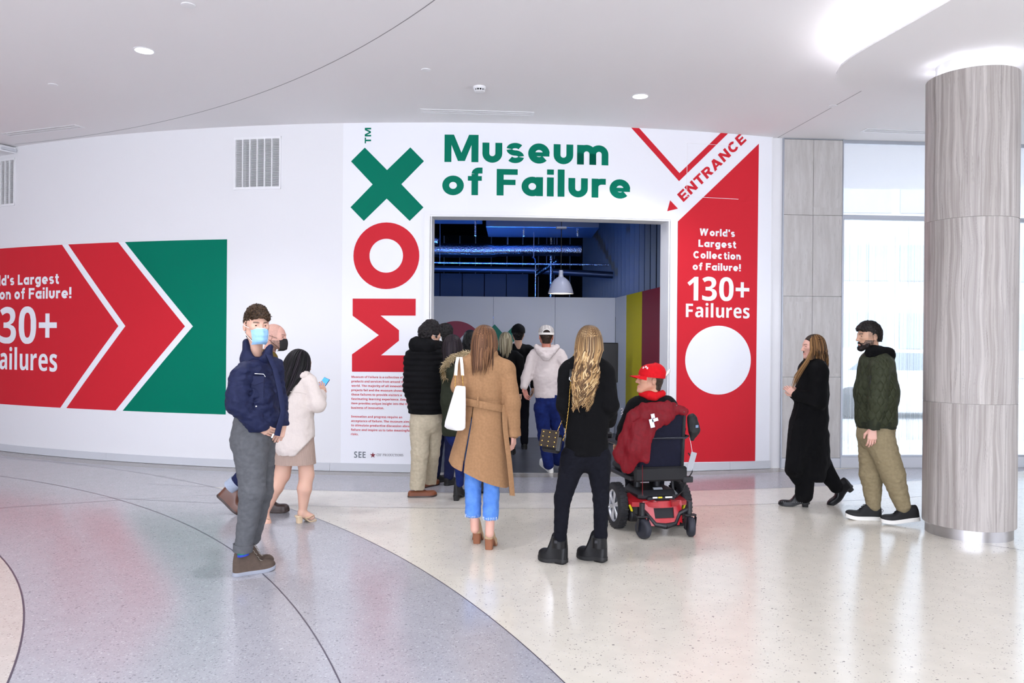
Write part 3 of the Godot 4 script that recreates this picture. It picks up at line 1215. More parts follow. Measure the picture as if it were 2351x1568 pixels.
func slot_vent(a: Vector3, b: Vector3, label: String) -> void:
	var mid := (a + b) * 0.5
	var t := thing("slot_vent", label, "air vent", mid)
	var L := a.distance_to(b)
	var bs := Basis(Vector3.UP, -atan2(b.z - a.z, b.x - a.x))
	var fr := MB.new()
	for z in [-0.064, 0.0, 0.064]:
		fr.box(bs * Vector3(0, -0.0032, z), Vector3(L + 0.06, 0.006, 0.022), bs, 0.001)
	for s in [-1, 1]:
		fr.box(bs * Vector3(s * (L * 0.5 + 0.02), -0.003, 0), Vector3(0.03, 0.006, 0.15), bs, 0.001)
	part("frame", fr, M.trim, t)
	# sheet metal plenum above the slots
	var pl := MB.new()
	var top := 0.45
	pl.box(bs * Vector3(0, top, 0), Vector3(L + 0.1, 0.01, 0.2), bs)
	for s in [-1, 1]:
		pl.box(bs * Vector3(0, (0.2 + top) * 0.5, s * 0.095), Vector3(L + 0.1, top - 0.2, 0.01), bs)
		pl.box(bs * Vector3(s * (L * 0.5 + 0.045), (0.2 + top) * 0.5, 0), Vector3(0.01, top - 0.2, 0.2), bs)
	part("plenum", pl, mat(rgb(120, 122, 128), 0.5, 0.6), t)

func grille(s0: float, s1: float, h0: float, h1: float, label: String) -> void:
	var t := thing("air_grille", label, "air grille")
	var fr := MB.new()
	var f := 0.03
	for q in [[s0, s1, h0, h0 + f], [s0, s1, h1 - f, h1], [s0, s0 + f * 0.7, h0, h1], [s1 - f * 0.7, s1, h0, h1]]:
		curved_slab(fr, q[0], q[1], q[2], q[3], 0.0, 0.012)
	part("frame", fr, M.trim, t)
	# sheet metal duct behind the opening
	var bk := MB.new()
	curved_slab(bk, s0 + 0.01, s1 - 0.01, h0 + 0.01, h1 - 0.01, -0.72, -0.7)
	curved_slab(bk, s0 + 0.01, s1 - 0.01, h0 + 0.01, h0 + 0.022, -0.7, -0.24)
	curved_slab(bk, s0 + 0.01, s1 - 0.01, h1 - 0.022, h1 - 0.01, -0.7, -0.24)
	curved_slab(bk, s0 + 0.01, s0 + 0.022, h0 + 0.01, h1 - 0.01, -0.7, -0.24)
	curved_slab(bk, s1 - 0.022, s1 - 0.01, h0 + 0.01, h1 - 0.01, -0.7, -0.24)
	part("duct", bk, mat(rgb(120, 122, 128), 0.5, 0.6), t)
	var w := (s1 - s0 - f * 1.4) / 6.0
	for k in range(1, 6):
		var b := MB.new()
		var s := s0 + f * 0.7 + w * k
		curved_slab(b, s - 0.006, s + 0.006, h0 + f, h1 - f, -0.016, 0.012)
		part("mullion", b, M.trim, t)
	var n := 46
	var lm: Material = M.trim
	for k in n:
		var h := lerpf(h0 + f, h1 - f, (k + 0.5) / n)
		var l := MB.new()
		curved_slab(l, s0 + 0.02, s1 - 0.02, h - 0.0022, h + 0.0022, -0.016, 0.006, 0.4)
		part("louvre", l, lm, t)

func build_prints() -> void:
	# ---- arrow mural, left
	var t := thing("arrow_mural", "wide red and green arrow mural printed on the curved white wall", "mural")
	var add := func(called: String, poly: Array, m: Material, d := 0.0015, parent: Node = t) -> void:
		var mb := MB.new()
		print_poly(mb, arr2(poly), d)
		part(called, mb, m, parent)
	var lo := 0.645
	var hi := 2.79
	var mid := 1.7225
	add.call("white_ground", [V2(-8.9, lo), V2(-2.855, lo), V2(-2.855, hi), V2(-8.9, hi)], M.vinyl, 0.001)
	add.call("green_field", [V2(-4.35, lo), V2(-2.855, lo), V2(-2.855, hi), V2(-4.335, hi), V2(-3.316, mid)], M.green, 0.002)
	add.call("red_chevron", [V2(-5.285, hi), V2(-4.44, hi), V2(-3.428, mid), V2(-4.46, lo), V2(-5.295, lo), V2(-4.316, mid)], M.red, 0.002)
	add.call("red_arrow", [V2(-8.9, lo), V2(-5.405, lo), V2(-4.427, mid), V2(-5.397, hi), V2(-8.9, hi)], M.red, 0.002)
	var tl: Material = M.vinyl
	write("World's Largest", V2(-5.447, 2.278), -1.1, 0.14, tl, t, 0.24, 0.0, true)
	write("Collection of Failure!", V2(-5.22, 2.085), -1.1, 0.146, tl, t, 0.24, 0.0, true)
	for q in [["130+", -5.45, 1.48, 0.493, 1.62], ["Failures", -5.45, 1.126, 0.288, 1.42]]:
		var x0: float = q[1] - q[4]
		var y0: float = q[2]
		font_letters(q[0], "Droid Sans", 700, func(x, y, d): return on_wall(x0 + x, y0 + y, d), q[4], q[3], 0.0035, tl, t)
	# ---- tall logo on a white vinyl field
	var field := thing("vinyl_field", "cool white vinyl sheet behind the tall logo on the curved wall", "wall print")
	add.call("sheet", [V2(-1.381, 0.1), V2(-0.392, 0.1), V2(-0.392, 3.112), V2(2.672, 3.112), V2(2.672, 0.1), V2(3.955, 0.1), V2(3.955, 4.16), V2(-1.381, 4.16)], M.vinyl, 0.001, field)
	var lg := thing("logo_lettering", "tall upright red and green logo letters beside the doorway", "wall lettering")
	add.call("letter", [V2(-1.249, 2.065), V2(-0.488, 2.067), V2(-0.488, 1.866), V2(-0.908, 1.864), V2(-0.686, 1.692), V2(-0.685, 1.567), V2(-0.900, 1.391), V2(-0.486, 1.393), V2(-0.488, 1.196), V2(-1.250, 1.192), V2(-1.252, 1.399), V2(-0.928, 1.631), V2(-1.248, 1.861)], M.red, 0.003, lg)
	var o := MB.new()
	for k in 48:
		var a0 := TAU * k / 48
		var a1 := TAU * (k + 1) / 48
		print_poly(o, arr2([V2(-0.847 + 0.397 * cos(a0), 2.577 + 0.397 * sin(a0)), V2(-0.847 + 0.397 * cos(a1), 2.577 + 0.397 * sin(a1)), V2(-0.847 + 0.202 * cos(a1), 2.577 + 0.202 * sin(a1)), V2(-0.847 + 0.202 * cos(a0), 2.577 + 0.202 * sin(a0))]), 0.003)
	part("letter", o, M.red, lg)
	add.call("letter", [V2(-1.116, 3.867), V2(-0.845, 3.597), V2(-0.568, 3.866), V2(-0.404, 3.702), V2(-0.672, 3.428), V2(-0.405, 3.153), V2(-0.569, 2.992), V2(-0.847, 3.257), V2(-1.121, 2.992), V2(-1.285, 3.156), V2(-1.018, 3.427), V2(-1.283, 3.704)], M.green, 0.003, lg)
	write("TM", V2(-1.041, 3.917), 0.185, 0.077, M.green, lg, 0.22, PI / 2)
	var ti := thing("museum_title", "large green two-line museum name above the doorway", "wall lettering")
	write("Museum", V2(-0.161, 3.694), 1.965, 0.325, M.green, ti, 0.238)
	write("of Failure", V2(-0.184, 3.303), 2.262, 0.315, M.green, ti, 0.238)
	# ---- entrance arrow and red panel
	var en := thing("entrance_panel", "tall red entrance panel with slanted top right of the doorway", "wall print")
	add.call("red_panel", [V2(2.686, 0.112), V2(3.755, 0.1), V2(3.768, 4.068), V2(2.686, 3.05)], M.red, 0.0025, en)
	add.call("red_line", [V2(2.083, 4.16), V2(2.184, 4.16), V2(2.701, 3.64), V2(3.241, 4.163), V2(3.339, 4.163), V2(2.696, 3.541)], M.red, 0.0025, en)
	add.call("arrow_head", [V2(2.584, 3.304), V2(2.547, 3.169), V2(2.686, 3.206)], M.red, 0.0025, en)
	write("ENTRANCE", V2(2.757, 3.288), 1.165, 0.125, M.red, en, 0.24, 0.766)
	add.call("white_disc", disc(3.238, 1.36, 0.443, 0.425, 64), M.vinyl, 0.004, en)
	for q in [["World's", 2.972, 2.887, 0.474], ["Largest", 2.956, 2.749, 0.507], ["Collection", 2.889, 2.607, 0.639], ["of Failure!", 2.883, 2.464, 0.647]]:
		write(q[0], V2(q[1], q[2]), q[3], 0.089, M.vinyl, en, 0.25)
	for q in [["130+", 2.777, 2.09, 0.889, 0.29], ["Failures", 2.782, 1.885, 0.886, 0.165]]:
		var x0: float = q[1]
		var y0: float = q[2]
		font_letters(q[0], "Droid Sans", 700, func(x, y, d): return on_wall(x0 + x, y0 + y, d), q[3], q[4], 0.0045, M.vinyl, en)
	# ---- small print under the logo
	var pa := thing("wall_text", "small red paragraph of museum text under the tall logo", "wall lettering")
	var lines := ["Museum of Failure is a collection of", "products and services from around the", "world. The majority of all innovation", "projects fail and the museum showcases", "these failures to provide visitors a", "fascinating learning experience. Every", "item provides unique insight into the risky", "business of innovation.", "", "Innovation and progress require an", "acceptance of failure. The museum aims", "to stimulate productive discussion about", "failure and inspire us to take meaningful", "risks."]
	var ws := [0.622, 0.655, 0.655, 0.69, 0.608, 0.69, 0.73, 0.397, 0, 0.615, 0.715, 0.722, 0.715, 0.09]
	for k in lines.size():
		if lines[k] == "":
			continue
		var y0 := 1.118 - 0.0526 * k
		part("text_line", font_text(lines[k], "Droid Sans", 700, func(x, y, d): return on_wall(-1.255 + x, y0 + y, d), ws[k], 0.025, 0.003), M.red, pa)
	var sp := thing("sponsor_marks", "grey sponsor name, dark red star and serif name on the wall foot", "wall lettering")
	part("lettering", font_text("SEE", "Droid Sans", 700, func(x, y, d): return on_wall(-1.216 + x, 0.165 + y, d), 0.141, 0.074, 0.003), M.grey_print, sp)
	part("lettering", font_text("CBF PRODUCTIONS", "Droid Serif", 400, func(x, y, d): return on_wall(-0.943 + x, 0.191 + y, d), 0.32, 0.028, 0.003), M.dark_print, sp)
	var star := PackedVector2Array()
	for k in 10:
		var r := 0.037 if k % 2 == 0 else 0.0145
		star.append(V2(-0.988 + r * sin(TAU * k / 10), 0.199 + r * cos(TAU * k / 10)))
	var sm := MB.new()
	print_poly(sm, star, 0.003)
	part("star", sm, M.maroon_print, sp)

# ================================================================= the exhibition room behind the doorway
func build_inside() -> void:
	var fl := MB.new()
	var poly := PackedVector2Array()
	for k in 25:
		var q := on_wall(lerpf(-4.0, 3.9, k / 24.0), 0, -0.02)
		poly.append(V2(q.x, q.z))
	poly.append(V2(3.2, -28.0))
	poly.append(V2(-5.0, -28.0))
	fl.prism(poly, func(x, y, d): return Vector3(x, d, y), -0.2, 0.002)
	var fm := mat(rgb(74, 76, 84), 0.35)
	fm.uv1_triplanar = true
	fm.uv1_world_triplanar = true
	fm.uv1_scale = Vector3(0.5, 0.5, 0.5)
	fm.albedo_texture = tex("scuff", func(): return noise_tex(0.02, Color(0.75, 0.75, 0.75), Color(1, 1, 1), 256, 5, 3))
	part("floor_inside", fl, fm, self).set_meta("kind", "structure")
	# dark upper shell
	var dk := mat(rgb(40, 42, 48), 0.9, 0.0, 0.2)
	var sh := MB.new()
	sh.box(Vector3(-1.2, 5.3, -18.5), Vector3(8.4, 0.1, 18.6))
	part("ceiling_inside", sh, dk, self).set_meta("kind", "structure")
	var lw := MB.new()
	lw.box(Vector3(-5.0, 2.65, -19.6), Vector3(0.1, 5.3, 16.6))
	part("wall_inside_left", lw, dk, self).set_meta("kind", "structure")
	var fw := MB.new()  # header between the hall ceiling and the room's roof deck
	curved_slab(fw, -4.4, 3.9, CEIL, 5.3, -0.24, -0.14)
	part("wall_header", fw, dk, self).set_meta("kind", "structure")
	# stud walls
	var stud_m := mat(rgb(150, 164, 190), 0.4, 0.4)
	var rw := structure("wall_inside_right")
	var bd := MB.new()
	bd.box(Vector3(2.52, 2.65, -18.95), Vector3(0.08, 5.3, 18.0))
	part("black_board", bd, dk, rw)
	var sm := MB.new()
	sm.box(Vector3.ZERO, Vector3(0.09, 3.1, 0.012), Basis.IDENTITY)
	var stud_mesh := sm.mesh()
	var cm := MB.new()
	cm.box(Vector3.ZERO, Vector3(0.006, 0.06, 0.045), Basis.IDENTITY, 0.004)
	var clip_mesh := cm.mesh()
	var clip_m := mat(rgb(150, 156, 150), 0.7)
	for k in 29:
		var z := -9.95 - 0.6 * k
		var o := part("stud", stud_mesh, stud_m, rw)
		o.position = Vector3(2.43, 3.7, z)
		for h in [2.52, 3.42]:
			var c := part("clip", clip_mesh, clip_m, rw)
			c.position = Vector3(2.475, h, z - 0.3)
	var bw := structure("wall_inside_back")
	var b2 := MB.new()
	b2.box(Vector3(-1.2, 2.65, -27.5), Vector3(8.0, 5.3, 0.08))
	part("black_board", b2, dk, bw)
	var s2 := MB.new()
	s2.box(Vector3.ZERO, Vector3(0.035, 5.2, 0.1))
	var sm2 := s2.mesh()
	for k in 13:
		var o := part("stud", sm2, stud_m, bw)
		o.position = Vector3(-4.6 + 0.55 * k, 2.62, -27.4)
	var pb := mat(rgb(120, 132, 160), 0.8)
	for k in 8:
		var p := MB.new()
		p.box(Vector3(-4.2 + 0.62 * k, 1.9, -22.0), Vector3(0.6, 3.1, 0.05), Basis.IDENTITY, 0.004)
		part("board_panel", p, pb, bw)
	# grey exhibition partition with its panels
	var pm := mat(rgb(196, 198, 206), 0.55)
	var pw := structure("wall_partition")
	var xs := [-3.58, -2.45, -1.389, -0.327, 0.735, 1.775]
	for k in 5:
		var p := MB.new()
		p.box(Vector3((xs[k] + xs[k + 1]) * 0.5, 1.166, -13.5), Vector3(xs[k + 1] - xs[k] - 0.003, 2.33, 0.06), Basis.IDENTITY, 0.003)
		part("panel", p, pm, pw)
	# printed face of the partition: maroon dome, teal dot, green diamond end of a cross
	var pr := thing("partition_print", "maroon dome and green cross printed on the grey partition inside", "wall print")
	var fz := -13.4685
	var pf := func(x, y, d): return Vector3(x, y, fz + d)
	var dome := disc(-0.964, 1.475, 0.46, 0.432, 40, 0.0, PI)
	var cut: Array = [dome]
	for c in [[-1.165, 1.49], [-0.66, 1.49]]:
		var nx := []
		for q in cut:
			nx.append_array(Geometry2D.clip_polygons(q, disc(c[0], c[1], 0.262, 0.24, 32)))
		cut = nx
	var dm := MB.new()
	for q in cut:
		if q.size() > 2:
			dm.prism(q, pf, 0.0, 0.001, false, false)
	part("maroon_dome", dm, mat(rgb(140, 48, 70), 0.6), pr)
	var dt := MB.new()
	dt.prism(disc(-1.135, 1.592, 0.055, 0.055, 24), pf, 0.0, 0.001, false, false)
	part("teal_dot", dt, mat(rgb(0, 110, 104), 0.6), pr)
	var xm := MB.new()
	xm.prism(arr2([V2(0.046, 1.856), V2(0.178, 1.717), V2(0.0, 1.535), V2(0.178, 1.36), V2(0.046, 1.22), V2(-0.13, 1.40), V2(-0.30, 1.22), V2(-0.44, 1.36), V2(-0.26, 1.535), V2(-0.44, 1.717), V2(-0.30, 1.856), V2(-0.13, 1.67)]), pf, 0.0, 0.001, false, false)
	part("green_cross", xm, mat(rgb(0, 112, 92), 0.6), pr)
	# side partition in coloured bays
	var sw := structure("wall_side_partition")
	var zs := [-13.46, -12.69, -11.70, -10.65, -9.62]
	var cols := [rgb(200, 204, 212), rgb(190, 176, 20), rgb(126, 44, 58), rgb(190, 176, 30)]
	for k in 4:
		var z0: float = zs[k]
		var z1: float = zs[k + 1]
		var x0 := 1.775 + (z0 + 13.46) * 0.09
		var x1 := 1.775 + (z1 + 13.46) * 0.09
		var p := MB.new()
		p.box(Vector3((x0 + x1) * 0.5 + 0.03, 1.166, (z0 + z1) * 0.5), Vector3(0.06, 2.33, z1 - z0 - 0.003), Basis(Vector3.UP, atan2(x1 - x0, z1 - z0)), 0.003)
		part("coloured_panel", p, mat(cols[k], 0.5, 0.0, 0.2), sw)
	ducts()
	pendant(Vector3(0.71, 2.272, -11.5), 0.9, "white bell pendant lamp hanging inside the doorway")
	pendant(Vector3(-1.9, 2.272, -11.2), 1.6, "white bell pendant lamp inside the room near the dark left wall")
	pendant(Vector3(1.2, 4.0, -10.6), 1.3, "white bell pendant lamp high above the coloured bays")
	# cool tube lights: one standing behind the partition, washing the ducts and studs from below
	var tl := thing("tube_light", "cool blue tube light on a floor stand behind the grey partition", "floor lamp", Vector3(-0.4, 0, -14.4))
	var tb := MB.new()
	tb.tube(PackedVector3Array([Vector3(-1.4, 2.0, 0), Vector3(1.4, 2.0, 0)]), PackedFloat32Array([0.02]), 10)
	part("tube", tb, glow(rgb(90, 150, 255), 2.0), tl)
	var tr := MB.new()
	tr.box(Vector3(0, 1.95, 0), Vector3(2.9, 0.04, 0.1), Basis.IDENTITY, 0.004)
	for x in [-1.2, 1.2]:
		tr.box(Vector3(x, 0.97, 0), Vector3(0.03, 1.94, 0.03))
		tr.box(Vector3(x, 0.014, 0), Vector3(0.06, 0.02, 0.5))
	part("stand", tr, M.trim, tl)
	area(Vector3(0, 2.03, 0.0), V2(2.8, 0.08), 75.0, rgb(70, 140, 255), Vector3(0.05, 0.8, -0.35), Vector3(0, 0.35, 0.8), tl)
	display_table()
	floor_speaker()

func pendant(at: Vector3, energy: float, label: String) -> void:
	var t := thing("pendant_lamp", label, "pendant lamp", at)
	var mb := MB.new()
	mb.lathe([V2(0.187, 0.0), V2(0.185, 0.012), V2(0.172, 0.06), V2(0.145, 0.14), V2(0.105, 0.20), V2(0.06, 0.238), V2(0.036, 0.248)], 40)
	part("shade", mb, mat(rgb(190, 192, 208), 0.3), t)
	var inn := MB.new()
	inn.lathe([V2(0.036, 0.24), V2(0.10, 0.194), V2(0.14, 0.135), V2(0.167, 0.058), V2(0.182, 0.004)], 40)
	part("reflector", inn, mat(rgb(244, 240, 232), 0.4), t)
	var nk := MB.new()
	nk.lathe([V2(0.036, 0.246), V2(0.038, 0.262), V2(0.031, 0.266), V2(0.031, 0.284), V2(0.034, 0.288), V2(0.031, 0.292), V2(0.031, 0.312), V2(0.034, 0.316), V2(0.03, 0.32), V2(0.028, 0.345), V2(0.0, 0.347)], 24)
	part("socket", nk, mat(rgb(200, 202, 214), 0.3), t)
	var ln := MB.new()
	ln.lathe([V2(0.0, 0.008), V2(0.16, 0.012), V2(0.176, 0.016)], 40)
	part("bulb", ln, glow(rgb(255, 244, 220), 3.0), t)
	var cd := MB.new()
	cd.tube(PackedVector3Array([Vector3(0, 0.345, 0), Vector3(0, 5.2 - at.y, 0)]), PackedFloat32Array([0.006]), 6)
	part("cord", cd, M.black, t)
	var bx := MB.new()
	bx.box(Vector3(0, 0.345 + 0.62, 0), Vector3(0.15, 0.03, 0.1), Basis.IDENTITY, 0.006)
	part("junction_box", bx, mat(rgb(150, 154, 170), 0.5), t)
	var o := AreaLight3D.new()
	o.name = "bulb_light"
	t.add_child(o, true)
	o.area_size = V2(0.26, 0.26)
	o.area_normalize_energy = false
	o.light_energy = energy * 13.0
	o.light_color = rgb(226, 234, 255)
	o.shadow_enabled = true
	o.position = Vector3(0, -0.005, 0)
	o.rotation = Vector3(-PI / 2, 0, 0)

func ducts() -> void:
	var foil := mat(rgb(186, 196, 214), 0.22, 1.0)
	foil.normal_enabled = true
	foil.normal_texture = tex("crinkle", func(): return noise_tex(0.03, Color.BLACK, Color.WHITE, 256, 3, 21, true, 10.0))
	foil.uv1_triplanar = true
	foil.uv1_scale = Vector3(4, 4, 4)
	var sheet := mat(rgb(110, 122, 150), 0.4, 0.8)
	var d1 := thing("foil_duct", "crinkled silver foil duct running across the dark room", "duct", Vector3(0, 3.42, -16.0))
	var p := PackedVector3Array()
	var r := PackedFloat32Array()
	for k in 61:
		var x := -4.6 + k * 0.1
		p.append(Vector3(x, 0.012 * sin(x * 1.7), 0))
		var base := 0.145 if x < -0.35 else 0.12
		r.append(base * (0.955 if k % 6 == 0 else 1.0))
	var mb := MB.new()
	mb.tube(p, r, 20)
	part("sleeve", mb, foil, d1)
	for x in [-2.0, -0.1, 0.9]:
		var h := MB.new()
		h.box(Vector3(x, 0.92, 0), Vector3(0.01, 1.83, 0.02))
		part("hanger", h, sheet, d1)
	var d2 := thing("sheet_metal_duct", "wide rectangular dark sheet metal duct under the roof deck", "duct", Vector3(0, 0, 0))
	var q := MB.new()
	q.box(Vector3(0.55, 4.05, -15.2), Vector3(2.1, 0.75, 1.4), Basis.IDENTITY, 0.01)
	part("trunk", q, sheet, d2)
	var q2 := MB.new()
	q2.box(Vector3(-2.3, 4.15, -14.9), Vector3(3.4, 0.55, 1.2), Basis.IDENTITY, 0.01)
	part("branch", q2, sheet, d2)
	for x in [-3.4, -1.2, 0.0, 1.2]:
		var h := MB.new()
		h.box(Vector3(x, 4.8, -14.9), Vector3(0.02, 0.9, 0.02))
		part("hanger", h, foil, d2)
	for x in [-3.4, -1.9, -0.7, 0.2, 1.2]:
		var f := MB.new()
		f.box(Vector3(x, 3.98, -14.6), Vector3(0.035, 0.92, 0.04), Basis.IDENTITY, 0.004)
		part("flange", f, foil, d2)
	var d3 := thing("foil_duct", "short silver foil duct elbow high behind the door head", "duct", Vector3(-0.75, 4.02, -13.4))
	var m3 := MB.new()
	m3.tube(PackedVector3Array([Vector3(-0.35, 0.02, 0), Vector3(0, 0, 0), Vector3(0.3, -0.03, 0), Vector3(0.5, 0.06, -0.1)]), PackedFloat32Array([0.1, 0.11, 0.11, 0.09]), 18)
	part("sleeve", m3, foil, d3)
	var h3 := MB.new()
	h3.box(Vector3(0, 0.62, 0), Vector3(0.01, 1.24, 0.02))
	part("hanger", h3, sheet, d3)
	var d4 := thing("foil_duct", "sagging silver foil duct joining the wide metal duct", "duct", Vector3(-2.9, 3.72, -15.75))
	var m4 := MB.new()
	m4.tube(PackedVector3Array([Vector3(-1.2, 0.06, 0), Vector3(0, 0.07, 0), Vector3(0.7, 0.0, 0), Vector3(1.4, -0.16, 0)]), PackedFloat32Array([0.1, 0.1, 0.1, 0.07]), 18)
	part("sleeve", m4, foil, d4)
	var h4 := MB.new()
	h4.box(Vector3(0, 0.77, 0), Vector3(0.01, 1.53, 0.02))
	part("hanger", h4, sheet, d4)
	var specs := [[PackedVector3Array([Vector3(-4.8, 3.24, -18), Vector3(0.4, 3.2, -18), Vector3(2.3, 3.1, -18)]), 0.075, "long dark blue pipe running level under the foil duct"],
		[PackedVector3Array([Vector3(-4.8, 3.13, -15.6), Vector3(1.9, 3.10, -15.6)]), 0.02, "thin level sprinkler pipe just below the foil duct"],
		[PackedVector3Array([Vector3(0.52, 3.05, -17.5), Vector3(0.98, 3.34, -17.2)]), 0.06, "short slanted silver pipe near the pendant lamp"],
		[PackedVector3Array([Vector3(0.38, 3.2, -15.2), Vector3(0.43, 3.15, -15.1), Vector3(0.44, 3.0, -15.0), Vector3(0.44, 2.0, -15.0)]), 0.014, "thin pale conduit bending down behind the partition"],
		[PackedVector3Array([Vector3(0.80, 5.2, -16.3), Vector3(0.80, 0.0, -16.3)]), 0.04, "upright pale pipe behind the pendant lamp"]]
	for s in specs:
		var m5 := MB.new()
		m5.tube(s[0], PackedFloat32Array([s[1]]), 12)
		var t5 := thing("pipe", s[2], "pipe")
		part("run", m5, sheet if s[1] > 0.07 else foil, t5)
		var hg := MB.new()
		var pth: PackedVector3Array = s[0]
		var mid := (pth[0] + pth[1]) * 0.5
		hg.box(Vector3(mid.x, (mid.y + 5.25) * 0.5, mid.z), Vector3(0.012, 5.25 - mid.y, 0.012))
		part("hanger", hg, sheet, t5)

func display_table() -> void:
	var t := thing("display_counter", "white display counter against the grey partition inside", "counter", Vector3(0.28, 0, -13.05))
	var mb := MB.new()
	mb.box(Vector3(0, 0.895, 0), Vector3(1.3, 0.04, 0.6), Basis.IDENTITY, 0.006)
	part("top", mb, M.trim, t)
	var b := MB.new()
	b.box(Vector3(0, 0.437, 0.02), Vector3(1.24, 0.875, 0.52), Basis.IDENTITY, 0.004)
	part("body", b, mat(rgb(184, 186, 198), 0.6), t)
	var bowl := MB.new()
	bowl.lathe([V2(0.0, 0.0), V2(0.08, 0.0), V2(0.16, 0.05), V2(0.165, 0.06), V2(0.15, 0.055), V2(0.07, 0.012), V2(0.0, 0.01)], 28)
	var o := part("dish", bowl, mat(rgb(196, 110, 36), 0.4), self)
	o.position = Vector3(0.36, 0.916, -12.95)
	tag(o, "orange dish on the white display counter", "dish")

func floor_speaker() -> void:
	var t := thing("display_screen", "tall black display screen on a stand beside the side partition", "screen", Vector3(1.5, 0, -12.2))
	var mb := MB.new()
	mb.box(Vector3(0, 1.25, 0), Vector3(0.3, 0.62, 0.05), Basis.IDENTITY, 0.01)
	part("panel", mb, M.black, t)
	var p := MB.new()
	p.box(Vector3(0.0, 0.5, 0), Vector3(0.06, 1.0, 0.04), Basis.IDENTITY, 0.006)
	part("post", p, M.black, t)
	var b := MB.new()
	b.box(Vector3(0, 0.016, 0), Vector3(0.34, 0.024, 0.3), Basis.IDENTITY, 0.006)
	part("foot", b, M.black, t)

